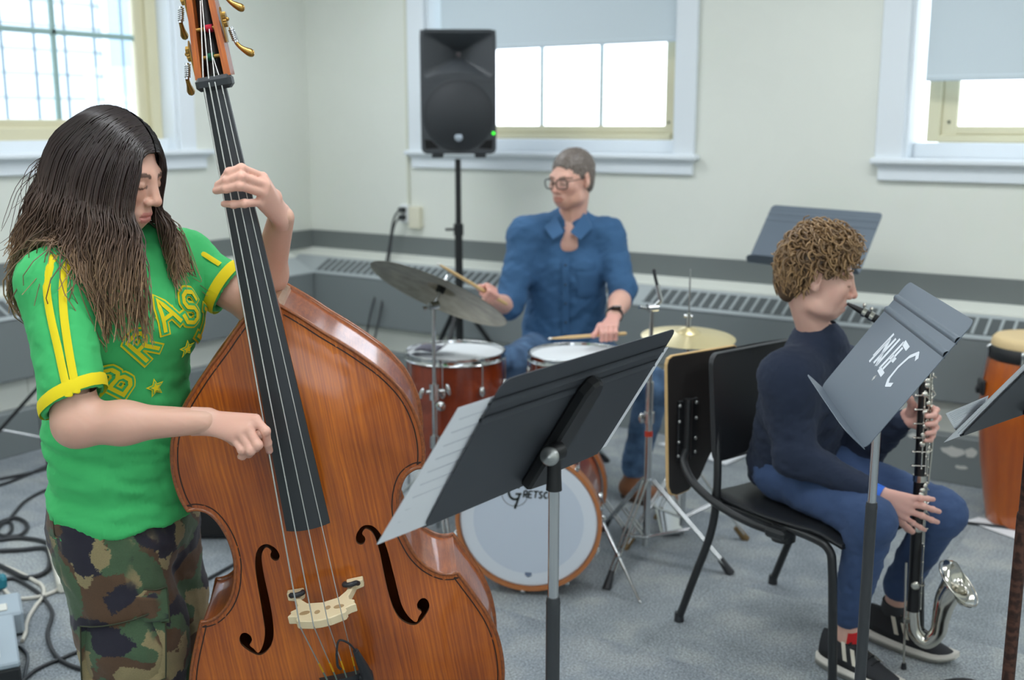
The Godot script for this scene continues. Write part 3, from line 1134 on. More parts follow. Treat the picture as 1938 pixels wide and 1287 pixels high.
func bridge(o: Node3D) -> void:
	# outline in x and height above the plate
	var half := [Vector2(0.0, 0.172), Vector2(0.02, 0.170), Vector2(0.04, 0.162), Vector2(0.049, 0.158), Vector2(0.052, 0.150), Vector2(0.049, 0.142), Vector2(0.058, 0.136), Vector2(0.070, 0.132), Vector2(0.064, 0.122), Vector2(0.066, 0.114), Vector2(0.056, 0.108), Vector2(0.053, 0.095), Vector2(0.058, 0.075), Vector2(0.063, 0.055), Vector2(0.066, 0.04), Vector2(0.081, 0.033), Vector2(0.081, 0.018), Vector2(0.046, 0.02), Vector2(0.046, 0.034), Vector2(0.053, 0.042), Vector2(0.047, 0.07), Vector2(0.032, 0.092), Vector2(0.0, 0.1)]
	var all := PackedVector2Array()
	for p in half:
		all.append(p)
	for i in range(half.size() - 2, 0, -1):
		all.append(Vector2(-half[i].x, half[i].y))
	var mb := MB.new()
	var b := Basis(Vector3(1, 0, 0), Vector3(0, -0.03, 1).normalized(), Vector3(0, -1, -0.03).normalized())
	# thick below, thin at the top: two leaves
	var xf := Transform3D(b, Vector3(0, -0.600, 0.004))
	mb.extrude(all, 0.019, xf, 0.002)
	var m := mat("bridge_maple", rgb(224, 206, 168), 0.6)
	var br := part("bridge", mb, m, o)
	# kidney holes, the dark cuts of the bridge
	for c in [Vector2(-0.035, 0.132), Vector2(0.035, 0.132), Vector2(-0.009, 0.138), Vector2(0.012, 0.128)]:
		mb = MB.new()
		var poly := PackedVector2Array()
		var rr := Vector2(0.011, 0.0075) if absf(c.x) > 0.02 else Vector2(0.006, 0.0075)
		for k in 16:
			poly.append(c + Vector2(cos(TAU * k / 16) * rr.x, sin(TAU * k / 16) * rr.y))
		mb.extrude(poly, 0.0006, Transform3D(b, xf * Vector3(0, 0, -0.0004)))
		part("cut_out", mb, mat("bridge_cut", rgb(168, 140, 100), 0.7), br)
	for s in [-1.0, 1.0]:
		mb = MB.new()
		mb.tube(curve([Vector3(s * 0.045, -0.598, 0.05), Vector3(s * 0.045, -0.595, 0.062), Vector3(s * 0.057, -0.594, 0.068), Vector3(s * 0.068, -0.596, 0.06), Vector3(s * 0.071, -0.605, 0.045)], 16), 0.0055, 8)
		part("adjuster_band", mb, mat("black_rubber", rgb(38, 40, 44), 0.5), br)

# ---------------------------------------------------------------- radiators under the windows (room coordinates)
func radiators() -> void:
	var grey := mat("cover_grey", rgb(122, 129, 130), 0.5)
	var grey2 := mat("cover_light", rgb(168, 176, 178), 0.45)
	var cream := mat("cover_cream", rgb(226, 229, 220), 0.5)
	var dark := mat("louver", rgb(84, 90, 92), 0.6)
	var scuff := mat("bare_plaster", rgb(205, 206, 200), 0.8)
	# sections: along-wall from, to; grille from, to
	var back := [[-5.057, -2.68, -4.78, -2.72], [-2.68, -0.6, -2.52, -0.62], [-0.6, 1.6, -0.55, 1.55]]
	var left := [[-4.91, -3.0, -4.62, -3.05], [-3.0, -1.0, -2.95, -1.05]]
	var n := 0
	for wall in 2:
		for s in (back if wall == 0 else left):
			# local frame: x along the wall, z out of it
			var xf: Transform3D
			if wall == 0:
				xf = Transform3D(Basis.IDENTITY, Vector3(s[0], 0, WB))
			else:
				xf = Transform3D(Basis(Vector3(0, 0, 1), Vector3(0, 1, 0), Vector3(1, 0, 0)).orthonormalized(), Vector3(WL, 0, s[0]))
			var L: float = s[1] - s[0]
			var g0: float = s[2] - s[0]
			var g1: float = s[3] - s[0]
			var o := Node3D.new()
			o.name = numbered("radiator_cover")
			add_child(o)
			o.transform = xf
			var words := ["grey radiator cover on the back wall next to the room's corner", "grey radiator cover on the back wall behind the hi-hat", "grey radiator cover on the back wall behind the conga", "grey radiator cover on the left wall next to the corner", "grey radiator cover at the photo's left edge"]
			tag(o, words[n], "radiator", "radiator covers along the walls")
			n += 1
			var mb := MB.new()
			mb.box(Vector3(L / 2, 0.105, 0.145), Vector3(L - 0.004, 0.21, 0.28), 0.004)
			var bs := part("base", mb, grey, o)
			mb = MB.new()
			mb.box(Vector3(L / 2, 0.28, 0.11), Vector3(L - 0.002, 0.16, 0.2), 0.002)
			part("lower_panel", mb, cream, o)
			mb = MB.new()
			mb.box(Vector3(L / 2, 0.505, 0.145), Vector3(L - 0.004, 0.29, 0.28), 0.006)
			part("front_panel", mb, grey, o)
			# cream shelf against the wall, and the sloping top
			mb = MB.new()
			var prof := PackedVector2Array([Vector2(0.0, 0.6505), Vector2(0.288, 0.6505), Vector2(0.288, 0.656), Vector2(0.125, 0.735), Vector2(0.0, 0.735)])
			mb.extrude(prof, L, Transform3D(Basis(Vector3(0, 0, 1), Vector3(0, 1, 0), Vector3(-1, 0, 0)), Vector3(L, 0, 0)))
			part("sloping_top", mb, grey2, o)
			mb = MB.new()
			mb.extrude(PackedVector2Array([Vector2(0.0, 0.735), Vector2(0.13, 0.735), Vector2(0.128, 0.748), Vector2(0.01, 0.772), Vector2(0, 0.772)]), L, Transform3D(Basis(Vector3(0, 0, 1), Vector3(0, 1, 0), Vector3(-1, 0, 0)), Vector3(L, 0, 0)))
			part("shelf", mb, cream, o)
			# grille on the slope: dark louvre and lighter ribs
			var up := Vector3(0, 0.079, -0.163).normalized()
			var out := Vector3(0, -up.z, up.y)
			out = Vector3(0, 0.163, 0.079).normalized()
			var mid := Vector3(0, 0.695, 0.208)
			mb = MB.new()
			mb.box(Vector3((g0 + g1) / 2, 0, 0) + mid + out * 0.001, Vector3(g1 - g0, 0.125, 0.004), 0.0, Basis(Vector3(1, 0, 0), up, out))
			var gr := part("louvre", mb, dark, o)
			mb = MB.new()
			mb.box(Vector3.ZERO, Vector3(0.013, 0.128, 0.008), 0.002, Basis(Vector3(1, 0, 0), up, out))
			var rib := mb.done()
			var k := 0
			while g0 + k * 0.0525 <= g1:
				piece("rib", rib, grey2, o, Transform3D(Basis.IDENTITY, Vector3(g0 + k * 0.0525, 0, 0) + mid + out * 0.004))
				k += 1
	# chipped plaster low on the right radiator base
	var rng := RandomNumberGenerator.new()
	rng.seed = 5
	var ch := Node3D.new()
	ch.name = "paint_chips"
	add_child(ch)
	ch.position = Vector3(-1.0, 0.1, WB + 0.286)
	ch.set_meta("kind", "stuff")
	tag(ch, "chipped white paint patches low on the radiator base beside the conga", "paint chips")
	var mb2 := MB.new()
	for c in [[-0.28, 0.1, 0.06, 0.02], [-0.15, 0.09, 0.025, 0.012], [0.02, 0.045, 0.05, 0.03], [0.1, 0.052, 0.03, 0.026], [0.25, 0.055, 0.11, 0.008], [0.06, -0.02, 0.03, 0.01], [0.3, -0.03, 0.05, 0.008], [-0.5, 0.02, 0.04, 0.015], [0.2, -0.06, 0.04, 0.008], [-0.9, 0.05, 0.05, 0.012]]:
		var poly := PackedVector2Array()
		for k in 11:
			var a := TAU * k / 11
			var r := rng.randf_range(0.6, 1.1)
			poly.append(Vector2(c[0] + cos(a) * c[2] * r, c[1] + sin(a) * c[3] * r))
		mb2.extrude(poly, 0.001, Transform3D(Basis.IDENTITY, Vector3(0, 0, 0)))
	part("chip", mb2, scuff, ch)

# ---------------------------------------------------------------- music stands
const A_CENTRE := [Vector3(0.078, 1.052, -1.812), Vector3(0.62, 0.008, -0.785), Vector3(0.412, 0.848, 0.334), Vector3(-0.668, 0.53, -0.522)]

func rounded_rect(w: float, h: float, r: float, n := 5) -> PackedVector2Array:
	var out := PackedVector2Array()
	for c in [[w / 2 - r, h / 2 - r, 0.0], [-w / 2 + r, h / 2 - r, PI / 2], [-w / 2 + r, -h / 2 + r, PI], [w / 2 - r, -h / 2 + r, PI * 1.5]]:
		for k in n + 1:
			var a: float = c[2] + PI / 2 * k / n
			out.append(Vector2(c[0] + cos(a) * r, c[1] + sin(a) * r))
	return out

# centre of the desk, its width axis, its up axis, its music side
func music_stand(label: String, c: Vector3, ax: Vector3, by: Vector3, pole: Vector3, desk_m: Material, tube_m: Material, join_y: float, radius := 0.0095) -> Node3D:
	ax = ax.normalized()
	by = (by - ax * by.dot(ax)).normalized()
	var nz := ax.cross(by).normalized()          # towards the music side when ax runs to the reader's right
	var o := thing("music_stand", label, "music stand", Vector3(pole.x, 0, pole.z), "black music stands")
	var xf := Transform3D(Basis(ax, by, nz), c)
	var mb := MB.new()
	mb.extrude(rounded_rect(0.502, 0.317, 0.02), 0.0016, xf.translated_local(Vector3(0, 0, -0.0008)), 0.0004)
	var d := part("desk", mb, desk_m, o)
	# folded ridges across the top of the desk, and the ledge
	for y in [0.112, 0.078]:
		mb = MB.new()
		var rows := []
		for q in [Vector2(-0.008, 0.0007), Vector2(-0.0045, 0.004), Vector2(0.0, 0.0055), Vector2(0.0045, 0.004), Vector2(0.008, 0.0007)]:
			rows.append([xf * Vector3(-0.25, y + q.x, q.y), xf * Vector3(0.25, y + q.x, q.y)])
		mb.grid(rows, false, 1.0, Vector2(1, 1), nz)
		rows = []
		for q in [Vector2(-0.008, -0.0007), Vector2(-0.004, 0.0015), Vector2(0.004, 0.0015), Vector2(0.008, -0.0007)]:
			rows.append([xf * Vector3(-0.25, y + q.x, q.y - 0.0024), xf * Vector3(0.25, y + q.x, q.y - 0.0024)])
		mb.grid(rows, false, 1.0, Vector2(1, 1), -nz)
		part("ridge", mb, desk_m, o)
	mb = MB.new()
	var lip := PackedVector2Array([Vector2(-0.25, 0), Vector2(-0.249, 0.03), Vector2(-0.235, 0.048), Vector2(-0.2, 0.056), Vector2(0, 0.058), Vector2(0.2, 0.056), Vector2(0.235, 0.048), Vector2(0.249, 0.03), Vector2(0.25, 0)])
	mb.extrude(lip, 0.0016, Transform3D(Basis(ax, (nz + by * 0.12).normalized(), -by), xf * Vector3(0, -0.157, 0)), 0.0)
	part("ledge", mb, desk_m, o)
	# bracket on the back and the tilting neck
	mb = MB.new()
	mb.extrude(PackedVector2Array([Vector2(-0.027, -0.14), Vector2(0.03, -0.145), Vector2(0.026, 0.08), Vector2(0.017, 0.1), Vector2(0.0, 0.107), Vector2(-0.013, 0.1), Vector2(-0.022, 0.08)]), 0.024, Transform3D(Basis(-ax, by, -nz), xf * Vector3(-0.015, 0, -0.001)), 0.005)
	part("bracket", mb, mat("stand_black", rgb(20, 21, 23), 0.4), o)
	var pv := Vector3(pole.x, c.y - 0.072, pole.z)
	mb = MB.new()
	mb.tube([pv + Vector3(0, 0.03, 0), pv + Vector3(0, -0.02, 0), pv + Vector3(0, -0.045, 0)], [radius + 0.002, radius + 0.003, radius + 0.0045], 14)
	mb.tube([pv + Vector3(0, 0.022, 0) - ax * 0.014, pv + Vector3(0, 0.022, 0) + ax * 0.014], 0.017, 14)
	part("neck", mb, mat("stand_black", Color.BLACK), o)
	mb = MB.new()
	mb.lathe([Vector2(0, 0), Vector2(0.0165, 0), Vector2(0.0165, 0.004), Vector2(0.013, 0.008), Vector2(0.006, 0.011), Vector2(0.005, 0.014), Vector2(0, 0.015)], frame(pv + Vector3(-0.008, 0.022, 0.022), Vector3(-0.3, 0.1, 0.94)), 20)
	part("knob", mb, mat("knob_steel", rgb(176, 178, 176), 0.35, 0.9), o)
	mb = MB.new()
	mb.tube([pv + Vector3(0, -0.04, 0), Vector3(pole.x, join_y, pole.z)], radius, 16)
	part("inner_tube", mb, tube_m, o)
	mb = MB.new()
	mb.tube([Vector3(pole.x, join_y, pole.z), Vector3(pole.x, join_y - 0.012, pole.z)], [radius + 0.002, radius + 0.0035], 16)
	mb.tube([Vector3(pole.x, join_y - 0.012, pole.z), Vector3(pole.x, 0.03, pole.z)], radius + 0.003, 16)
	part("outer_tube", mb, mat("stand_tube", rgb(52, 55, 58), 0.42) if tube_m == mat("chrome", Color.WHITE) else tube_m, o)
	for k in 3:
		var a := k * TAU / 3 + 0.5
		mb = MB.new()
		mb.tube(curve([Vector3(pole.x, 0.1, pole.z), Vector3(pole.x, 0.09, pole.z) + Vector3(cos(a), 0, sin(a)) * 0.06, Vector3(pole.x, 0.012, pole.z) + Vector3(cos(a), 0, sin(a)) * 0.27], 8), 0.009, 8)
		part("leg", mb, mat("stand_tube", Color.WHITE), o)
	return o

# white letters brushed on a desk: strokes in the desk's own plane, width in metres
func brushed(o: Node3D, c: Vector3, ax: Vector3, by: Vector3, strokes: Array, w: float) -> void:
	ax = ax.normalized()
	by = (by - ax * by.dot(ax)).normalized()
	var nz := ax.cross(by).normalized()
	for s in strokes:
		var pts := PackedVector2Array()
		for i in range(0, s.size(), 2):
			pts.append(Vector2(s[i], s[i + 1]))
		for poly in Geometry2D.offset_polyline(pts, w, Geometry2D.JOIN_ROUND, Geometry2D.END_ROUND):
			var mb := MB.new()
			mb.extrude(poly, 0.0004, Transform3D(Basis(ax, by, nz), c + nz * 0.001))
			part("letter_stroke", mb, mat("white_paint", rgb(224, 230, 236), 0.7), o)

func paper_mat() -> StandardMaterial3D:
	var m := mat("sheet", rgb(238, 241, 244), 0.85)
	m.backlight_enabled = true
	m.backlight = Color(0.42, 0.43, 0.44)
	return m

# a sheet of printed music; corners in order
func sheet(label: String, q: Array, staves := true, group := "sheets of music") -> void:
	var mid: Vector3 = (q[0] + q[1] + q[2] + q[3]) / 4.0
	var o := thing("sheet_music", label, "sheet music", mid, group)
	var nz: Vector3 = (q[1] - q[0]).cross(q[3] - q[0]).normalized()
	var mb := MB.new()
	for s in [-1.0, 1.0]:
		var rows := []
		for i in 7:
			var row := []
			for j in 7:
				var p: Vector3 = q[0].lerp(q[1], i / 6.0).lerp(q[3].lerp(q[2], i / 6.0), j / 6.0)
				row.append(p + nz * (s * 0.0003 + 0.003 * sin(i / 6.0 * PI) * sin(j * 0.7)))
			rows.append(row)
		mb.grid(rows, false, 1.0, Vector2(1, 1), nz * s)
	part("paper", mb, paper_mat(), o)
	if staves:
		var ink := mat("ink", rgb(176, 182, 190), 0.8)
		for r in 9:
			mb = MB.new()
			for s in [-1.0]:
				var t := 0.1 + r * 0.095
				var a: Vector3 = q[0].lerp(q[3], t).lerp(q[1].lerp(q[2], t), 0.06)
				var b: Vector3 = q[0].lerp(q[3], t).lerp(q[1].lerp(q[2], t), 0.94)
				mb.tube([a + nz * 0.0012, a.lerp(b, 0.33) + nz * 0.003, a.lerp(b, 0.66) + nz * 0.003, b + nz * 0.0012], 0.0009, 4)
				mb.tube([a - nz * 0.0004, a.lerp(b, 0.5) - nz * 0.0004 + nz * 0.002, b - nz * 0.0004], 0.0005, 4)
			part("stave", mb, ink, o)

func stands() -> void:
	var black := mat("desk_black", rgb(58, 62, 67), 0.5)
	var slate := mat("desk_slate", rgb(96, 107, 118), 0.42)
	slate.metallic = 0.15
	var chrome := mat("chrome", rgb(205, 207, 208), 0.12, 1.0)
	# the stand in the middle: its back is towards the camera
	var c: Vector3 = A_CENTRE[0]
	var ax: Vector3 = A_CENTRE[1].normalized()
	var by: Vector3 = (A_CENTRE[2] - ax * A_CENTRE[2].dot(ax)).normalized()
	music_stand("black music stand seen from behind, in front of the bass drum", c, -ax, by, Vector3(0.072, 0, -1.80), black, chrome, 0.739)
	var nz := (-ax).cross(by).normalized()
	var P := func(a: float, b: float, off: float) -> Vector3: return c + ax * a + by * b + nz * off
	sheet("long white music sheet hanging past the left edge of the middle stand", [P.call(-0.325, 0.12, 0.004), P.call(0.02, 0.125, 0.004), P.call(0.02, -0.156, 0.004), P.call(-0.352, -0.156, 0.004)])
	sheet("white music sheet peeking out along the right edge of the middle stand", [P.call(-0.02, 0.125, 0.007), P.call(0.285, 0.10, 0.007), P.call(0.285, -0.156, 0.007), P.call(-0.02, -0.155, 0.007)])
	# the boy's stand: its music side faces us
	var c2 := Vector3(0.802, 1.062, -2.288)
	var ax2 := Vector3(-0.106, -0.01, 0.994)
	var by2 := Vector3(0.58, 0.811, 0.07)
	var o := music_stand("grey music stand lettered N E C in front of the seated clarinet player", c2, ax2, by2, Vector3(0.79, 0, -2.30), slate, chrome, 0.736)
	brushed(o, c2, ax2, by2, [[-0.085, -0.035, -0.075, 0.03], [-0.075, 0.03, -0.03, -0.03], [-0.03, -0.03, -0.022, 0.045], [-0.09, -0.02, -0.078, 0.045], [-0.055, -0.03, -0.045, 0.04]], 0.006)
	brushed(o, c2, ax2, by2, [[0.0, -0.03, 0.012, 0.045], [0.012, 0.045, 0.06, 0.04], [0.005, 0.006, 0.045, 0.004], [0.0, -0.03, 0.045, -0.034], [0.02, -0.025, 0.03, 0.035]], 0.006)
	brushed(o, c2, ax2, by2, [[0.145, 0.035, 0.125, 0.046, 0.1, 0.03, 0.088, 0.0, 0.09, -0.03, 0.105, -0.042, 0.13, -0.034]], 0.005)
	# the stand behind the boy's head
	var c3 := Vector3(1.289, 1.073, -4.69)
	var ax3 := Vector3(0.779, -0.024, 0.627)
	var by3 := Vector3(0.429, 0.75, -0.504)
	var o3 := music_stand("grey music stand standing behind the curly-haired boy's head", c3, ax3, by3, Vector3(1.30, 0, -4.72), slate, chrome, 0.7)
	brushed(o3, c3, ax3, by3, [[-0.06, -0.01, -0.05, 0.05], [-0.05, 0.05, -0.01, -0.01], [-0.01, -0.01, 0.0, 0.05], [0.02, 0.0, 0.03, 0.05]], 0.007)
	# the stand at the right edge: back towards us, papers on it
	var rust := mat("rust_tube", rgb(92, 66, 56), 0.6, 0.3)
	rust.albedo_texture = noise_tex(61, 0.05, [[0.3, rgb(150, 140, 135)], [0.6, rgb(255, 235, 225)]], 256)
	triplanar(rust, 3.0)
	var ax4 := Vector3(0.766, 0, -0.643).normalized()
	var by4 := Vector3(0.391, 0.793, 0.466)
	by4 = (by4 - ax4 * by4.dot(ax4)).normalized()
	var c4: Vector3 = Vector3(0.9311, 0.9144, -2.2000) + ax4 * 0.25 + by4 * 0.158
	music_stand("music stand with a brown pole cut off by the right edge, sheets on it", c4, -ax4, by4, Vector3((c4 - by4 * 0.14).x + 0.012, 0, (c4 - by4 * 0.14).z + 0.02), black, rust, 0.7, 0.011)
	var n4 := (-ax4).cross(by4).normalized()
	var Q := func(a: float, b: float, off: float) -> Vector3: return c4 + ax4 * a + by4 * b + n4 * off
	sheet("white sheets curling over the lower edge of the right-hand stand", [Q.call(-0.30, -0.168, 0.004), Q.call(-0.285, 0.15, 0.004), Q.call(0.0, 0.15, 0.004), Q.call(0.0, -0.154, 0.004)])
	sheet("mottled printed sheet sticking out left of the right-hand stand", [Q.call(-0.42, -0.055, 0.012), Q.call(-0.27, -0.04, 0.014), Q.call(-0.2, -0.11, 0.011), Q.call(-0.29, -0.135, 0.010)], true)

# ---------------------------------------------------------------- the boy's tablet-arm chair
func chair_at(f: float, y: float, r: float) -> Vector3:
	return Vector3(0.714, 0, -3.405) + Vector3(0.624, 0, 0.782) * f + Vector3(0, y, 0) + Vector3(-0.782, 0, 0.624) * r

func chair() -> void:
	var F := Vector3(0.624, 0, 0.782).normalized()
	var Rr := Vector3(-0.782, 0, 0.624).normalized()
	var o := thing("tablet_chair", "black tablet-arm chair the clarinet player sits on, its writing board folded up", "chair", chair_at(0.3, 0, 0))
	var shell := mat("chair_shell", rgb(38, 40, 43), 0.42)
	bump(shell, 9, 0.3, 0.02)
	var tube_m := mat("chair_tube", rgb(34, 36, 38), 0.35)
	var mb := MB.new()
	# seat with a waterfall front
	var rows := []
	for i in 15:
		var t := i / 14.0
		var f := 0.10 + 0.465 * t
		var y := 0.447 - 0.012 * sin(t * PI) - maxf(0.0, t - 0.82) * 0.16
		var w := 0.215 + 0.012 * sin(t * PI)
		var ring := []
		for k in 11:
			var u := -1.0 + 0.2 * k
			ring.append(chair_at(f, y + 0.008 * u * u, u * w))
		for k in range(10, -1, -1):
			var u := -1.0 + 0.2 * k
			ring.append(chair_at(f, y + 0.008 * u * u - 0.014, u * w))
		rows.append(ring)
	mb.grid(rows)
	mb.cap(rows[0], -F)
	mb.cap(rows[14], F)
	part("seat", mb, shell, o)
	# backrest: a curved rounded panel
	mb = MB.new()
	var outline := rounded_rect(0.465, 0.325, 0.035, 6)
	var fr := []
	var bk := []
	var fr2 := []
	var bk2 := []
	for p in outline:
		var bow := 0.03 * (1.0 - pow(p.x / 0.235, 2.0))
		var f := 0.105 - 0.09 * p.y - bow
		fr.append(chair_at(f + 0.009, 0.715 + p.y, p.x))
		bk.append(chair_at(f - 0.009, 0.715 + p.y, p.x))
		fr2.append(chair_at(f + 0.006, 0.715 + p.y * 1.015, p.x * 1.012))
		bk2.append(chair_at(f - 0.006, 0.715 + p.y * 1.015, p.x * 1.012))
	mb.grid([fr, fr2, bk2, bk])
	for sgn in [1.0, -1.0]:
		var g := []
		for i in 9:
			var row := []
			for j in 9:
				var x := -0.2325 + 0.465 * i / 8.0
				var y := -0.1625 + 0.325 * j / 8.0
				if absf(x) > 0.1975 and absf(y) > 0.1275:
					var cx := 0.1975 * signf(x)
					var cy := 0.1275 * signf(y)
					var dv := Vector2(x - cx, y - cy)
					dv = dv.normalized() * minf(dv.length(), 0.035)
					x = cx + dv.x
					y = cy + dv.y
				row.append(chair_at(0.105 - 0.09 * y - 0.03 * (1.0 - pow(x / 0.235, 2.0)) + 0.009 * sgn, 0.715 + y, x))
			g.append(row)
		mb.grid(g, false, 1.0, Vector2(1, 1), F * sgn)
	part("backrest", mb, shell, o)
	for s in [1.0, -1.0]:
		mb = MB.new()
		mb.tube(curve([chair_at(0.0, 0.012, 0.234 * s), chair_at(0.055, 0.16, 0.234 * s), chair_at(0.11, 0.31, 0.232 * s), chair_at(0.128, 0.42, 0.228 * s), chair_at(0.122, 0.56, 0.22 * s), chair_at(0.09, 0.70, 0.2 * s)], 30), 0.0125, 12)
		part("leg", mb, tube_m, o)
		mb = MB.new()
		mb.tube(curve([chair_at(0.12, 0.418, 0.205 * s), chair_at(0.3, 0.42, 0.21 * s), chair_at(0.47, 0.418, 0.215 * s), chair_at(0.525, 0.40, 0.216 * s), chair_at(0.54, 0.35, 0.217 * s), chair_at(0.552, 0.2, 0.218 * s), chair_at(0.565, 0.012, 0.22 * s)], 36), 0.0125, 12)
		part("leg", mb, tube_m, o)
		for q in [chair_at(0.0, 0.012, 0.234 * s), chair_at(0.565, 0.012, 0.22 * s)]:
			mb = MB.new()
			mb.tube([q + Vector3(0, 0.018, 0), q + Vector3(0, -0.012, 0)], [0.0145, 0.016], 12)
			part("glide", mb, mat("black_rubber", Color.BLACK), o)
	mb = MB.new()
	mb.tube([chair_at(0.2, 0.408, -0.21), chair_at(0.2, 0.408, 0.21)], 0.011, 10)
	part("cross_tube", mb, tube_m, o)
	# writing board folded up behind the backrest
	mb = MB.new()
	var bo := PackedVector2Array()
	for p in [Vector2(-0.03, 0.856), Vector2(0.26, 0.86), Vector2(0.278, 0.852), Vector2(0.284, 0.835), Vector2(0.262, 0.44), Vector2(0.25, 0.415), Vector2(0.225, 0.405), Vector2(0.17, 0.41), Vector2(0.12, 0.44), Vector2(0.08, 0.5), Vector2(0.0, 0.6), Vector2(-0.04, 0.68), Vector2(-0.055, 0.76), Vector2(-0.05, 0.84)]:
		bo.append(p)
	var xf := Transform3D(Basis(Rr, Vector3.UP, Rr.cross(Vector3.UP)), chair_at(-0.036, 0, 0))
	mb.extrude(bo, 0.012, xf, 0.001)
	var board := part("writing_board", mb, mat("plywood_edge", rgb(206, 172, 118), 0.6), o)
	for zz in [-0.0008, 0.0121]:
		mb = MB.new()
		var inner := PackedVector2Array()
		for p in bo:
			inner.append(Vector2(0.11, 0.65) + (p - Vector2(0.11, 0.65)) * 0.985)
		mb.extrude(inner, 0.0008, xf.translated_local(Vector3(0, 0, zz)))
		part("laminate", mb, mat("laminate", rgb(40, 37, 36), 0.5), board)
	# which way the extrusion faces: the hinge sits on the side towards the seat
	var n := Rr.cross(Vector3.UP)
	var sg := 1.0 if n.dot(F) > 0.0 else 0.0
	var face := chair_at(-0.036, 0, 0) + n * (0.0135 if sg > 0.0 else -0.0015)
	mb = MB.new()
	mb.box(face + Rr * 0.195 + Vector3(0, 0.62, 0) + F * 0.006, Vector3(0.085, 0.19, 0.01), 0.002, Basis(Rr, Vector3.UP, n))
	mb.tube([face + Rr * 0.205 + Vector3(0, 0.72, 0) + F * 0.018, face + Rr * 0.205 + Vector3(0, 0.53, 0) + F * 0.018], 0.014, 12)
	var hg := part("hinge", mb, mat("hinge_black", rgb(28, 29, 31), 0.4), o)
	for y in [0.54, 0.585, 0.65, 0.70]:
		for x in [0.16, 0.235]:
			mb = MB.new()
			mb.ball(face + Rr * x + Vector3(0, y, 0) + F * 0.012, Vector3(0.006, 0.006, 0.006), 8)
			part("screw", mb, mat("knob_steel", rgb(176, 178, 176), 0.35, 0.9), hg)
	mb = MB.new()
	mb.tube(curve([face + Rr * 0.205 + Vector3(0, 0.56, 0) + F * 0.018, chair_at(0.0, 0.525, 0.235), chair_at(0.06, 0.475, 0.25), chair_at(0.16, 0.435, 0.252), chair_at(0.27, 0.412, 0.245), chair_at(0.36, 0.405, 0.23)], 30), 0.0125, 12)
	part("arm_tube", mb, tube_m, o)
	mb = MB.new()
	mb.tube([chair_at(0.36, 0.425, 0.2), chair_at(0.36, 0.375, 0.2)], 0.035, 14)
	mb.box(chair_at(0.36, 0.402, 0.22), Vector3(0.07, 0.03, 0.06), 0.008, Basis(F, Vector3.UP, -Rr))
	part("arm_pivot", mb, tube_m, o)

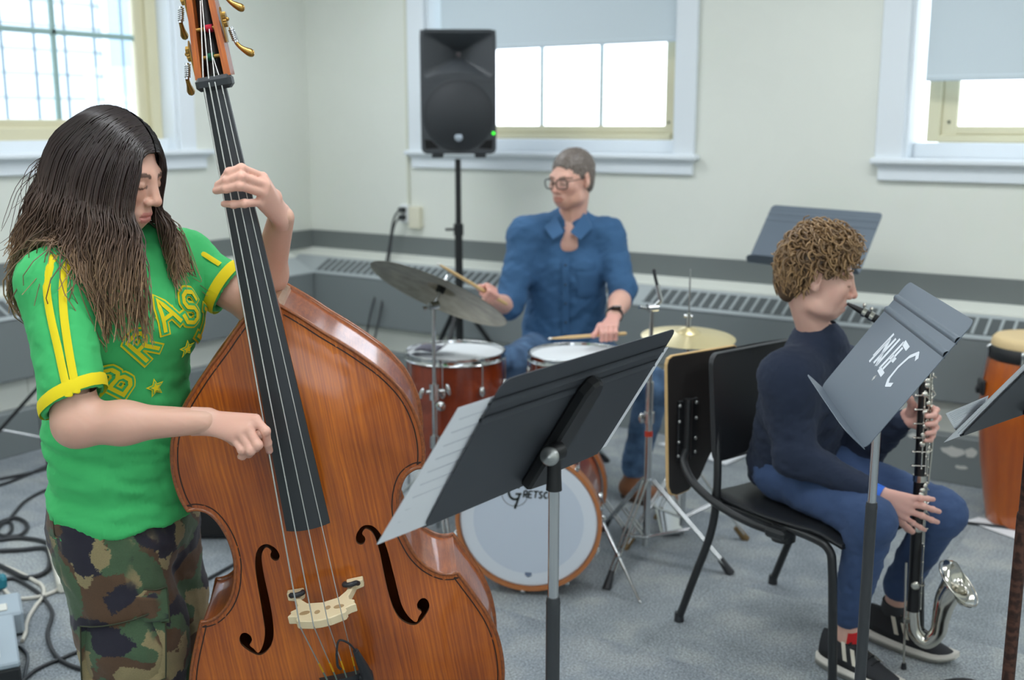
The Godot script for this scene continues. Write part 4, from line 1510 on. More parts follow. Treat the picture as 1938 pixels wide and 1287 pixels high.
# ---------------------------------------------------------------- loudspeaker on its tripod
func loudspeaker() -> void:
	var c := C(-0.275, 1.71, 5.85)
	var blk := mat("speaker_black", rgb(50, 54, 58), 0.5)
	var o := thing("loudspeaker", "black loudspeaker with a green light on a tripod stand by the window", "loudspeaker", c + Vector3(0, -0.31, 0))
	var t := Basis(Vector3.UP, 0.02)
	var xf := Transform3D(t, c)
	var W := 0.385
	var H := 0.62
	var mb := MB.new()
	# tapered cabinet
	var rows := []
	for q in [[0.139, 0.995, 0.995], [0.10, 1.0, 1.0], [-0.16, 0.72, 0.9], [-0.18, 0.66, 0.86]]:
		var ring := []
		for p in rounded_rect(W * q[1], H * q[2], 0.03, 4):
			ring.append(xf * Vector3(p.x, p.y, q[0]))
		rows.append(ring)
	mb.grid(rows)
	mb.cap(rows[3], xf.basis * Vector3(0, 0, -1))
	# front frame, pushed in where the horn sits
	part("cabinet", mb, blk, o)
	# front: a plate below, and a real flared horn above it
	mb = MB.new()
	var low := PackedVector2Array()
	for p in rounded_rect(W - 0.004, H - 0.004, 0.028, 5):
		if p.y < 0.04:
			low.append(p)
	low.append(Vector2(W / 2 - 0.002, 0.052))
	low.append(Vector2(-W / 2 + 0.002, 0.052))
	low = Geometry2D.convex_hull(low)
	low.remove_at(low.size() - 1)
	mb.extrude(low, 0.012, xf.translated_local(Vector3(0, 0, 0.13)), 0.002)
	part("baffle", mb, blk, o)
	var mouth := PackedVector2Array([Vector2(-0.176, 0.292), Vector2(0.176, 0.292), Vector2(0.178, 0.066), Vector2(0.1, 0.09), Vector2(0.0, 0.098), Vector2(-0.1, 0.09), Vector2(-0.178, 0.066)])
	var edge := PackedVector2Array([Vector2(-0.19, 0.304), Vector2(0.19, 0.304), Vector2(0.19, 0.052), Vector2(-0.19, 0.052)])
	var mid := Vector2(0, 0.19)
	var r_out := []
	var r_lip := []
	var r_half := []
	var r_in := []
	for k in 64:
		var a := TAU * (k + 0.5) / 64.0
		var ray := mid + Vector2(cos(a), sin(a)) * 0.6
		var hit := [ray, ray]
		for j in 2:
			var poly: PackedVector2Array = [edge, mouth][j]
			for e in poly.size():
				var x = Geometry2D.segment_intersects_segment(mid, ray, poly[e], poly[(e + 1) % poly.size()])
				if x != null:
					hit[j] = x
		var th: Vector2 = mid + Vector2(clampf((hit[1] - mid).x, -0.016, 0.016), clampf((hit[1] - mid).y * 0.2, -0.016, 0.016))
		r_out.append(xf * Vector3(hit[0].x, hit[0].y, 0.142))
		r_lip.append(xf * Vector3(hit[1].x, hit[1].y, 0.1415))
		r_half.append(xf * Vector3(lerpf(hit[1].x, th.x, 0.6), lerpf(hit[1].y, th.y, 0.6), 0.10))
		r_in.append(xf * Vector3(th.x, th.y, 0.045))
	mb = MB.new()
	mb.grid([r_out, r_lip], true, 1.0, Vector2(1, 1), xf.basis.z)
	part("horn_surround", mb, blk, o)
	mb = MB.new()
	mb.grid([r_lip, r_half, r_in], true, -1.0)
	mb.cap(r_in, xf.basis.z)
	part("horn", mb, blk, o)
	mb = MB.new()
	mb.lathe([Vector2(0, 0), Vector2(0.012, 0), Vector2(0.011, 0.004), Vector2(0.0, 0.005)], xf * frame(Vector3(0, 0.19, 0.046), Vector3(0, 0, 1)), 16)
	part("horn_throat", mb, mat("throat", rgb(80, 70, 74), 0.4), o)
	# round perforated grille, gently domed
	mb = MB.new()
	var prof := []
	for i in 11:
		var a := i / 10.0
		prof.append(Vector2(0.172 * (1.0 - a), 0.004 + 0.03 * sin(a * PI / 2)))
	mb.lathe([Vector2(0.178, 0.0), Vector2(0.178, 0.006), Vector2(0.172, 0.006), Vector2(0.172, 0.006)] + prof, xf * frame(Vector3(0, -0.115, 0.14), Vector3(0, 0, 1)), 40)
	part("woofer_grille", mb, mat("grille", rgb(34, 38, 42), 0.55), o)
	mb = MB.new()
	mb.lathe([Vector2(0, 0), Vector2(0.021, 0), Vector2(0.02, 0.005), Vector2(0.0, 0.006)], xf * frame(Vector3(0.0, -0.225, 0.158), Vector3(0, 0, 1)), 20)
	part("badge", mb, mat("badge", rgb(170, 180, 190), 0.35, 0.5), o)
	for s in [-1.0, 1.0]:
		mb = MB.new()
		mb.extrude(PackedVector2Array([Vector2(s * 0.175, -0.235), Vector2(s * 0.14, -0.24), Vector2(s * 0.1, -0.28), Vector2(s * 0.17, -0.285)]), 0.004, xf.translated_local(Vector3(0, 0, 0.139)), 0.001)
		part("port", mb, mat("port", rgb(4, 4, 5), 0.9), o)
		mb = MB.new()
		mb.box(xf * Vector3(s * 0.11, -0.318, 0.1), Vector3(0.06, 0.022, 0.06), 0.005, t)
		part("foot", mb, blk, o)
	mb = MB.new()
	mb.ball(xf * Vector3(0.178, -0.205, 0.143), Vector3(0.0085, 0.0085, 0.005), 10)
	var led := mat("led_green", rgb(60, 240, 60), 0.4)
	led.emission_enabled = true
	led.emission = rgb(70, 255, 60)
	led.emission_energy_multiplier = 1.2
	part("led_light", mb, led, o)
	# stand
	var b := C(-0.285, 0, 5.87)
	var st := thing("speaker_stand", "black tripod stand holding up the loudspeaker behind the drummer", "speaker stand", b)
	var pole := mat("stand_tube_black", rgb(26, 28, 30), 0.4)
	mb = MB.new()
	mb.tube([b + Vector3(0, 1.37, 0), b + Vector3(0, 0.95, 0)], 0.016, 14)
	part("inner_pole", mb, pole, st)
	mb = MB.new()
	mb.tube([b + Vector3(0, 0.99, 0), b + Vector3(0, 0.1, 0)], 0.021, 14)
	part("outer_pole", mb, pole, st)
	mb = MB.new()
	mb.tube([b + Vector3(0, 1.03, 0), b + Vector3(0, 0.97, 0)], 0.027, 14)
	mb.tube([b + Vector3(-0.02, 1.0, 0), b + Vector3(-0.07, 1.0, 0.01)], 0.007, 8)
	part("clamp", mb, pole, st)
	mb = MB.new()
	mb.tube([b + Vector3(0, 0.62, 0), b + Vector3(0, 0.52, 0)], 0.031, 14)
	part("collar", mb, pole, st)
	for k in 3:
		var a := k * TAU / 3 - 0.35
		var d := Vector3(sin(a), 0, cos(a))
		mb = MB.new()
		mb.tube([b + d * 0.03 + Vector3(0, 0.58, 0), b + d * 0.42 + Vector3(0, 0.02, 0)], 0.014, 10)
		part("leg", mb, pole, st)
		mb = MB.new()
		mb.tube([b + d * 0.02 + Vector3(0, 0.14, 0), b + d * 0.24 + Vector3(0, 0.28, 0)], 0.009, 8)
		part("brace", mb, pole, st)

# ---------------------------------------------------------------- conga at the right edge
func conga() -> void:
	var b := C(2.02, 0, 4.15)
	var o := thing("conga", "tall orange-varnished conga drum standing at the right edge by the radiator", "conga drum", b)
	var m := varnish("conga_wood", wood_tex(51, rgb(150, 64, 0), rgb(194, 98, 6), 256, 256, 20.0), 0.3)
	var mb := MB.new()
	mb.lathe([Vector2(0.0, 0.004), Vector2(0.125, 0.004), Vector2(0.128, 0.01), Vector2(0.128, 0.01), Vector2(0.145, 0.1), Vector2(0.168, 0.25), Vector2(0.185, 0.4), Vector2(0.188, 0.48), Vector2(0.182, 0.57), Vector2(0.165, 0.66), Vector2(0.152, 0.70)], Transform3D(Basis.IDENTITY, b), 40)
	part("shell", mb, m, o)
	mb = MB.new()
	mb.lathe([Vector2(0.152, 0.665), Vector2(0.168, 0.662), Vector2(0.171, 0.68), Vector2(0.168, 0.71), Vector2(0.158, 0.715), Vector2(0.15, 0.71)], Transform3D(Basis.IDENTITY, b), 40)
	part("crown_rim", mb, mat("rim_black", rgb(30, 31, 33), 0.4), o)
	mb = MB.new()
	mb.lathe([Vector2(0.158, 0.70), Vector2(0.163, 0.716), Vector2(0.158, 0.738), Vector2(0.147, 0.75), Vector2(0.11, 0.752), Vector2(0.0, 0.752)], Transform3D(Basis.IDENTITY, b), 40)
	part("drumhead", mb, mat("skin_head", rgb(216, 190, 142), 0.6), o)
	var steel := mat("chrome", Color.WHITE)
	for k in 6:
		var a := k * TAU / 6 + 0.35
		var d := Vector3(sin(a), 0, cos(a))
		mb = MB.new()
		mb.tube([b + d * 0.174 + Vector3(0, 0.69, 0), b + d * 0.192 + Vector3(0, 0.52, 0)], 0.0055, 8)
		mb.tube(curve([b + d * 0.174 + Vector3(0, 0.685, 0), b + d * 0.176 + Vector3(0, 0.705, 0), b + d * 0.165 + Vector3(0, 0.712, 0)], 6), 0.006, 8)
		part("tension_rod", mb, steel, o)
		mb = MB.new()
		mb.box(b + d * 0.187 + Vector3(0, 0.545, 0), Vector3(0.075, 0.06, 0.02), 0.006, Basis(Vector3.UP, a))
		part("side_plate", mb, mat("rim_black", rgb(30, 31, 33), 0.4), o)
		mb = MB.new()
		mb.ball(b + d * 0.2 + Vector3(0, 0.535, 0), Vector3(0.011, 0.02, 0.011), 8)
		part("lug", mb, mat("rim_black", rgb(30, 31, 33), 0.4), o)

# ---------------------------------------------------------------- drum kit
func drum_wood() -> StandardMaterial3D:
	return varnish("drum_wood", wood_tex(57, rgb(96, 30, 8), rgb(150, 62, 24), 256, 256, 8.0, 8.0), 0.3)

# a drum standing upright or lying: xf's y axis runs from bottom to top head
func drum_body(o: Node3D, xf: Transform3D, r: float, h: float, lugs: int, metal_hoops := true) -> void:
	var chrome := mat("chrome", rgb(205, 207, 208), 0.12, 1.0)
	var mb := MB.new()
	mb.lathe([Vector2(r, 0.01), Vector2(r, h - 0.01)], xf, 48)
	part("shell", mb, drum_wood(), o)
	var skin := mat("coated_head", rgb(226, 230, 232), 0.55)
	for e in [0, 1]:
		mb = MB.new()
		if e == 1:
			mb.lathe([Vector2(r + 0.004, h - 0.012), Vector2(r + 0.004, h), Vector2(r - 0.004, h + 0.002), Vector2(0, h + 0.002)], xf, 48)
		else:
			mb.lathe([Vector2(0, -0.002), Vector2(r - 0.004, -0.002), Vector2(r + 0.004, 0.0), Vector2(r + 0.004, 0.012)], xf, 48)
		part("drumhead", mb, skin, o)
		mb = MB.new()
		var y0 := h - 0.016 if e else -0.012
		if metal_hoops:
			mb.lathe([Vector2(r + 0.003, y0), Vector2(r + 0.012, y0), Vector2(r + 0.013, y0 + 0.003), Vector2(r + 0.007, y0 + 0.005), Vector2(r + 0.007, y0 + 0.023), Vector2(r + 0.011, y0 + 0.027), Vector2(r + 0.008, y0 + 0.03), Vector2(r + 0.002, y0 + 0.028), Vector2(r + 0.003, y0)], xf, 48)
			part("hoop", mb, chrome, o)
	for k in lugs:
		var a := TAU * k / lugs + 0.2
		var d := xf.basis * Vector3(cos(a), 0, sin(a))
		var up := xf.basis.y
		mb = MB.new()
		for s in ([0.72, 0.28] if h > 0.3 else [0.5]):
			mb.ball(xf.origin + up * h * s + d * (r + 0.008), Vector3(0.013, 0.022, 0.012), 10, Basis(d.cross(up), up, d))
		var lg := part("lug", mb, chrome, o)
		mb = MB.new()
		mb.tube([xf.origin + up * (h - 0.008) + d * (r + 0.011), xf.origin + up * h * (0.72 if h > 0.3 else 0.5) + d * (r + 0.011)], 0.003, 6)
		mb.tube([xf.origin + up * (0.008) + d * (r + 0.011), xf.origin + up * h * (0.28 if h > 0.3 else 0.5) + d * (r + 0.011)], 0.003, 6)
		part("tension_rod", mb, chrome, lg)

func tripod(o: Node3D, b: Vector3, hub: float, spread: float, turn: float, m: Material, foot_m: Material, double := true, angles := []) -> void:
	for k in 3:
		var a: float = k * TAU / 3 + turn if angles.is_empty() else angles[k]
		var d := Vector3(sin(a), 0, cos(a))
		var side := Vector3(cos(a), 0, -sin(a))
		var mb := MB.new()
		for s in ([-1.0, 1.0] if double else [0.0]):
			mb.tube([b + d * 0.02 + Vector3(0, hub, 0) + side * 0.008 * s, b + d * spread + Vector3(0, 0.015, 0) + side * 0.008 * s], 0.005, 6)
			mb.tube([b + Vector3(0, hub * 0.28, 0) + side * 0.008 * s, b + d * spread * 0.52 + Vector3(0, hub * 0.47, 0) + side * 0.008 * s], 0.0045, 6)
		var leg := part("leg", mb, m, o)
		mb = MB.new()
		mb.tube([b + d * (spread - 0.035) + Vector3(0, 0.05, 0), b + d * (spread + 0.006) + Vector3(0, 0.0, 0)], [0.012, 0.016], 10)
		part("rubber_foot", mb, foot_m, leg)

func drum_kit() -> void:
	var chrome := mat("chrome", rgb(205, 207, 208), 0.12, 1.0)
	var rubber := mat("black_rubber", rgb(38, 40, 44), 0.5)
	# bass drum, front head towards the camera
	var fn := Vector3(-0.13, -0.03, 0.99).normalized()
	var front := C(0.054, 0.262, 3.45)
	var xf := frame(front - fn * 0.36, fn)
	var o := thing("bass_drum", "bass drum with a white lettered front head and natural wood hoops", "bass drum", Vector3(front.x, 0, front.z - 0.18))
	var r := 0.2285
	var mb := MB.new()
	mb.lathe([Vector2(r - 0.004, 0.02), Vector2(r - 0.004, 0.35)], xf, 56)
	part("shell", mb, drum_wood(), o)
	var hoop_m := varnish("hoop_wood", wood_tex(59, rgb(160, 92, 46), rgb(196, 128, 72), 128, 128, 6.0), 0.35)
	for y in [[-0.01, 0.03], [0.33, 0.372]]:
		mb = MB.new()
		mb.lathe([Vector2(r + 0.002, y[0]), Vector2(r + 0.002, y[0]), Vector2(r + 0.015, y[0]), Vector2(r + 0.015, y[0]), Vector2(r + 0.015, y[1]), Vector2(r + 0.015, y[1]), Vector2(r + 0.002, y[1]), Vector2(r + 0.002, y[1]), Vector2(r + 0.002, y[0])], xf, 64)
		part("hoop", mb, hoop_m, o)
	mb = MB.new()
	mb.lathe([Vector2(r + 0.002, 0.35), Vector2(r + 0.001, 0.362), Vector2(r - 0.006, 0.366), Vector2(r - 0.02, 0.3635), Vector2(0.0, 0.3635)], xf, 64)
	var hm := mat("front_head", rgb(222, 230, 238), 0.4)
	var hd := part("front_head", mb, hm, o)
	mb = MB.new()
	mb.lathe([Vector2(0, 0.3630), Vector2(r - 0.045, 0.3632), Vector2(r - 0.0451, 0.3642), Vector2(0.0, 0.3644)], xf, 64)
	part("muffle_ring", mb, mat("front_head_inner", rgb(206, 217, 230), 0.4), hd)
	mb = MB.new()
	mb.lathe([Vector2(0, 0.0), Vector2(r, 0.0), Vector2(r, 0.01)], xf, 48)
	part("batter_head", mb, mat("coated_head", rgb(226, 230, 232), 0.55), o)
	for k in 10:
		var a := TAU * k / 10 + 0.3
		var d := xf.basis * Vector3(cos(a), 0, sin(a))
		mb = MB.new()
		mb.box(xf.origin + fn * 0.355 + d * (r + 0.019), Vector3(0.016, 0.014, 0.034), 0.004, Basis(d.cross(fn), d, fn).orthonormalized())
		mb.tube([xf.origin + fn * 0.35 + d * (r + 0.027), xf.origin + fn * 0.24 + d * (r + 0.014)], 0.003, 6)
		mb.ball(xf.origin + fn * 0.24 + d * (r + 0.008), Vector3(0.012, 0.012, 0.022), 8, Basis(d.cross(fn), d, fn).orthonormalized())
		part("claw", mb, chrome, o)
	# spurs
	for s in [1.0, -1.0]:
		mb = MB.new()
		var p0 := front - fn * 0.12 + Vector3(s * 0.235, -0.04, 0)
		var tip := Vector3(front.x + s * 0.37, 0.001, front.z + 0.065)
		mb.tube([p0, p0.lerp(tip, 0.96), tip], [0.0068, 0.0058, 0.002], 8)
		mb.ball(p0, Vector3(0.02, 0.02, 0.02), 8)
		mb.ball(p0.lerp(tip, 0.45), Vector3(0.011, 0.014, 0.011), 8)
		part("spur", mb, chrome, o)
	logo(hd, xf)
	# floor tom
	var b := C(-0.218, 0.275, 4.15)
	o = thing("floor_tom", "mahogany floor tom with chrome hoops beside the ride cymbal stand", "floor tom", Vector3(b.x, 0, b.z))
	drum_body(o, Transform3D(Basis.IDENTITY, b), 0.185, 0.41, 8)
	for k in 3:
		var a := k * TAU / 3 + 0.6
		var d := Vector3(cos(a), 0, sin(a))
		mb = MB.new()
		mb.tube([b + d * 0.2 + Vector3(0, 0.25, 0), b + d * 0.2 + Vector3(0, -0.15, 0), b + d * 0.22 + Vector3(0, -0.26, 0)], 0.0055, 8)
		mb.box(b + d * 0.2 + Vector3(0, 0.12, 0), Vector3(0.03, 0.07, 0.03), 0.006)
		var lg := part("leg", mb, chrome, o)
		mb = MB.new()
		mb.tube([b + d * 0.218 + Vector3(0, -0.235, 0), b + d * 0.222 + Vector3(0, -0.275, 0)], [0.01, 0.014], 8)
		part("rubber_foot", mb, rubber, lg)
	# a muffling cloth folded over the tom's rim
	o = thing("muffling_cloth", "small folded mauve cloth lying over the floor tom's rim", "cloth", C(-0.335, 0.69, 4.11))
	mb = MB.new()
	var rows := []
	for i in 6:
		var row := []
		for j in 5:
			row.append(C(-0.40 + 0.028 * i + 0.006 * j, 0.698 + 0.012 * sin(i * 1.1) + (0.014 if i == 5 else 0.0) + 0.006 * i, 4.06 + 0.026 * j))
		rows.append(row)
	mb.grid(rows, false, 1.0, Vector2(1, 1), Vector3.UP)
	var rows2 := []
	for rw in rows:
		var q := []
		for p in rw:
			q.append(p - Vector3(0, 0.006, 0))
		rows2.append(q)
	mb.grid(rows2, false, 1.0, Vector2(1, 1), Vector3.DOWN)
	part("cloth", mb, mat("mauve_cloth", rgb(120, 118, 132), 0.9), o)
	# snare on its stand
	b = C(0.248, 0.545, 4.1)
	o = thing("snare_drum", "shallow snare drum with a white head in front of the drummer", "snare drum", b)
	drum_body(o, Transform3D(Basis.IDENTITY, b), 0.178, 0.142, 8)
	var st := thing("snare_stand", "chrome tripod stand under the snare drum", "drum stand", C(0.248, 0, 4.1))
	b = C(0.248, 0, 4.1)
	mb = MB.new()
	mb.tube([b + Vector3(0, 0.48, 0), b + Vector3(0, 0.08, 0)], 0.011, 12)
	part("pole", mb, chrome, st)
	for k in 3:
		var a := k * TAU / 3 + 0.3
		var d := Vector3(cos(a), 0, sin(a))
		mb = MB.new()
		mb.tube([b + Vector3(0, 0.48, 0), b + d * 0.18 + Vector3(0, 0.525, 0), b + d * 0.196 + Vector3(0, 0.56, 0)], 0.006, 8)
		part("basket_arm", mb, chrome, st)
	tripod(st, b, 0.25, 0.26, 0.9, chrome, rubber)
	# ride cymbal, seen from below
	var N := Vector3(0.38, 0.85, -0.36).normalized()
	var rc := C(-0.2585, 0.962, 3.95)
	o = thing("ride_cymbal", "large ride cymbal tilted away, its dull underside towards us", "cymbal", rc)
	var bronze := mat("dull_bronze", rgb(150, 142, 124), 0.38, 0.75)
	bronze.albedo_texture = noise_tex(77, 0.02, [[0.2, rgb(190, 186, 176)], [0.7, rgb(255, 255, 250)]], 256)
	triplanar(bronze, 2.5)
	mb = MB.new()
	mb.lathe([Vector2(0.006, 0.022), Vector2(0.03, 0.018), Vector2(0.055, 0.006), Vector2(0.06, 0.001), Vector2(0.15, -0.008), Vector2(0.266, -0.022), Vector2(0.268, -0.021), Vector2(0.15, -0.0065), Vector2(0.06, 0.003), Vector2(0.05, 0.009), Vector2(0.03, 0.0205), Vector2(0.006, 0.024)], frame(rc, N), 64)
	part("disc", mb, bronze, o)
	# its stand
	b = C(-0.285, 0, 3.93)
	st = thing("cymbal_stand", "chrome boomless stand carrying the tilted ride cymbal before the floor tom", "cymbal stand", b, "chrome cymbal stands")
	mb = MB.new()
	mb.tube([b + Vector3(0, 0.90, 0), b + Vector3(0, 0.585, 0)], 0.0075, 12)
	part("upper_tube", mb, chrome, st)
	mb = MB.new()
	mb.tube([b + Vector3(0, 0.61, 0), b + Vector3(0, 0.33, 0)], 0.0105, 12)
	part("middle_tube", mb, chrome, st)
	mb = MB.new()
	mb.tube([b + Vector3(0, 0.36, 0), b + Vector3(0, 0.06, 0)], 0.014, 12)
	part("lower_tube", mb, chrome, st)
	wing_clamp(st, b + Vector3(0, 0.585, 0), chrome)
	mb = MB.new()
	mb.tube([b + Vector3(0, 0.42, 0), b + Vector3(0, 0.37, 0)], 0.019, 14)
	part("collar", mb, chrome, st)
	mb = MB.new()
	var tl := b + Vector3(0, 0.905, 0)
	mb.tube([tl + Vector3(-0.012, 0, 0.01), tl + Vector3(0.016, 0.004, -0.01)], 0.015, 12)
	mb.tube([tl, rc - N * 0.012], 0.007, 10)
	mb.tube([tl + Vector3(-0.02, -0.004, 0.01), tl + Vector3(-0.034, -0.01, 0.012)], [0.004, 0.011], 8)
	part("tilter", mb, chrome, st)
	mb = MB.new()
	mb.tube([rc - N * 0.012, rc + N * 0.018], 0.016, 14)
	part("felt", mb, mat("black_felt", rgb(24, 24, 24), 0.95), st)
	mb = MB.new()
	mb.tube([rc + N * 0.018, rc + N * 0.06], 0.0038, 8)
	mb.ball(rc + N * 0.038, Vector3(0.012, 0.007, 0.007), 8)
	part("rod", mb, chrome, st)
	tripod(st, b, 0.3, 0.3, 0.25, chrome, rubber)
	# hi-hat
	b = C(0.645, 0, 3.95)
	o = thing("hi_hat_cymbals", "pair of pale gold hi-hat cymbals right of the drummer", "cymbal", b + Vector3(0, 0.79, 0))
	var gold := mat("pale_bronze", rgb(232, 214, 164), 0.3, 0.8)
	var tilt := frame(b + Vector3(0, 0.797, 0), Vector3(0.02, 1, 0.06))
	for s in [1.0, -1.0]:
		mb = MB.new()
		var f2 := tilt if s > 0 else Transform3D(tilt.basis, tilt.origin - Vector3(0, 0.004, 0))
		var pr := [Vector2(0.172, -0.012), Vector2(0.1725, -0.011), Vector2(0.1, 0.0), Vector2(0.05, 0.006), Vector2(0.045, 0.009), Vector2(0.028, 0.022), Vector2(0.006, 0.027)]
		if s < 0:
			pr = [Vector2(0.006, -0.03), Vector2(0.028, -0.027), Vector2(0.045, -0.014), Vector2(0.05, -0.012), Vector2(0.1, -0.006), Vector2(0.172, 0.006)]
			f2.origin -= Vector3(0, 0.014, 0)
		mb.lathe(pr, f2, 56)
		part("cymbal_disc", mb, gold, o)
	st = thing("hi_hat_stand", "chrome hi-hat stand with a thin rod rising above the gold cymbals", "hi-hat stand", b)
	mb = MB.new()
	mb.tube([b + Vector3(0, 1.035, 0), b + Vector3(0, 0.7, 0)], 0.003, 8)
	part("rod", mb, chrome, st)
	mb = MB.new()
	mb.tube([b + Vector3(0, 0.875, 0), b + Vector3(0, 0.825, 0)], [0.008, 0.011], 10)
	mb.tube([b + Vector3(-0.018, 0.865, 0), b + Vector3(0.012, 0.862, 0)], 0.006, 8)
	part("clutch", mb, chrome, st)
	mb = MB.new()
	mb.tube([b + Vector3(0, 0.76, 0), b + Vector3(0, 0.745, 0)], [0.02, 0.024], 14)
	part("seat_cup", mb, rubber, st)
	mb = MB.new()
	mb.tube([b + Vector3(0, 0.745, 0), b + Vector3(0, 0.06, 0)], 0.011, 12)
	part("pole", mb, chrome, st)
	tripod(st, b, 0.32, 0.24, 0.0, chrome, mat("brown_rubber", rgb(110, 88, 52), 0.6), true, [1.6, 3.4, -1.2])
	mb = MB.new()
	mb.box(b + Vector3(-0.03, 0.04, -0.17), Vector3(0.09, 0.012, 0.28), 0.005, Basis(Vector3.RIGHT, 0.2))
	part("pedal", mb, chrome, st)
	# empty cymbal stand with a folded tilter and a strip of red tape
	b = C(0.486, 0, 3.77)
	st = thing("cymbal_stand", "chrome cymbal stand without a cymbal, red tape round its tube", "cymbal stand", b, "chrome cymbal stands")
	mb = MB.new()
	mb.tube([b + Vector3(0, 0.92, 0), b + Vector3(0, 0.63, 0)], 0.0075, 12)
	part("upper_tube", mb, chrome, st)
	mb = MB.new()
	mb.tube([b + Vector3(0, 0.66, 0), b + Vector3(0, 0.05, 0)], 0.0135, 12)
	part("lower_tube", mb, chrome, st)
	mb = MB.new()
	mb.tube([b + Vector3(0, 0.482, 0), b + Vector3(0, 0.462, 0)], 0.0145, 12)
	part("tape", mb, mat("red_tape", rgb(190, 60, 40), 0.6), st)
	mb = MB.new()
	mb.tube([b + Vector3(0, 0.55, 0), b + Vector3(0, 0.51, 0)], 0.019, 12)
	mb.ball(b + Vector3(-0.028, 0.53, 0.01), Vector3(0.012, 0.02, 0.006), 8)
	part("collar", mb, chrome, st)
	mb = MB.new()
	var t0 := b + Vector3(0, 0.925, 0)
	mb.tube([t0 + Vector3(-0.016, 0, 0.008), t0 + Vector3(0.02, 0, -0.008)], 0.014, 12)
	mb.tube([t0 + Vector3(0.005, 0, 0), t0 + Vector3(0.03, 0.028, 0)], 0.008, 10)
	mb.tube([t0 + Vector3(0.03, 0.024, 0), t0 + Vector3(0.016, 0.08, 0)], 0.009, 10)
	mb.tube([t0 + Vector3(-0.02, 0.0, 0.008), t0 + Vector3(-0.045, 0.004, 0.012)], [0.005, 0.008], 8)
	part("tilter", mb, chrome, st)
	mb = MB.new()
	mb.tube([t0 + Vector3(0.016, 0.08, 0), t0 + Vector3(0.004, 0.125, 0)], 0.0055, 8)
	mb.ball(t0 + Vector3(0.004, 0.13, 0), Vector3(0.007, 0.007, 0.007), 8)
	part("rod", mb, rubber, st)
	tripod(st, b, 0.3, 0.31, 0.0, chrome, rubber, true, [1.11, -0.55, -2.7])
	# kick pedal behind the bass drum and a thin spare stand leg
	b = C(0.13, 0, 3.95)
	st = thing("kick_pedal", "chrome kick pedal behind the bass drum by the brown shoes", "drum pedal", b)
	mb = MB.new()
	mb.box(b + Vector3(0, 0.02, 0), Vector3(0.12, 0.015, 0.2), 0.004)
	part("base_plate", mb, chrome, st)
	for s in [-1.0, 1.0]:
		mb = MB.new()
		mb.tube([b + Vector3(0.05 * s, 0.02, 0.06), b + Vector3(0.05 * s, 0.2, 0.06)], 0.008, 8)
		part("post", mb, chrome, st)
	mb = MB.new()
	mb.tube([b + Vector3(0, 0.2, 0.06), b + Vector3(0, 0.3, 0.02)], 0.005, 8)
	mb.ball(b + Vector3(0, 0.3, 0.02), Vector3(0.025, 0.025, 0.025), 10)
	part("beater", mb, chrome, st)
	# drumsticks
	drumstick("pale wooden drumstick in the drummer's raised hand above the ride cymbal", C(-0.279, 1.041, 4.08), C(-0.02, 0.83, 4.42))
	drumstick("pale wooden drumstick held level over the snare drum", C(0.138, 0.747, 4.12), C(0.445, 0.752, 4.2))
	# throne
	b = C(0.26, 0, 4.78)
	o = thing("drum_throne", "round black drum throne under the drummer", "stool", b)
	mb = MB.new()
	mb.lathe([Vector2(0, 0.42), Vector2(0.15, 0.42), Vector2(0.165, 0.44), Vector2(0.16, 0.49), Vector2(0.13, 0.5), Vector2(0, 0.5)], Transform3D(Basis.IDENTITY, b), 28)
	part("cushion", mb, mat("vinyl", rgb(24, 25, 27), 0.4), o)
	mb = MB.new()
	mb.tube([b + Vector3(0, 0.42, 0), b + Vector3(0, 0.1, 0)], 0.014, 10)
	part("pole", mb, chrome, o)
	tripod(o, b, 0.26, 0.24, 0.2, chrome, rubber)

func wing_clamp(o: Node3D, p: Vector3, m: Material) -> void:
	var mb := MB.new()
	mb.tube([p + Vector3(0, 0.03, 0), p + Vector3(0, -0.03, 0)], 0.019, 14)
	mb.tube([p + Vector3(-0.03, 0.002, 0.01), p + Vector3(0.032, 0.002, -0.008)], 0.009, 10)
	mb.ball(p + Vector3(0.05, 0.006, -0.008), Vector3(0.01, 0.024, 0.006), 8, Basis(Vector3.BACK, 0.25))
	mb.ball(p + Vector3(-0.046, -0.004, 0.014), Vector3(0.01, 0.022, 0.006), 8, Basis(Vector3.BACK, -0.3))
	mb.lathe([Vector2(0, 0), Vector2(0.018, 0), Vector2(0.018, 0.008), Vector2(0, 0.01)], frame(p + Vector3(0.022, -0.052, 0.008), Vector3(0.2, 0, 1)), 14)
	part("wing_clamp", mb, m, o)

func drumstick(label: String, tip: Vector3, butt: Vector3) -> void:
	var o := thing("drumstick", label, "drumstick", butt, "drumsticks")
	var d := (butt - tip).normalized()
	var L := tip.distance_to(butt)
	var mb := MB.new()
	mb.tube([tip + d * 0.016, tip + d * 0.09, tip + d * (L - 0.008), butt], [0.0034, 0.0068, 0.0072, 0.004], 12)
	part("shaft", mb, mat("hickory", rgb(216, 182, 128), 0.55), o)
	mb = MB.new()
	mb.ball(tip + d * 0.008, Vector3(0.0052, 0.0085, 0.0052), 10, frame(Vector3.ZERO, d).basis)
	part("tip", mb, mat("nylon", rgb(232, 230, 224), 0.5), o)

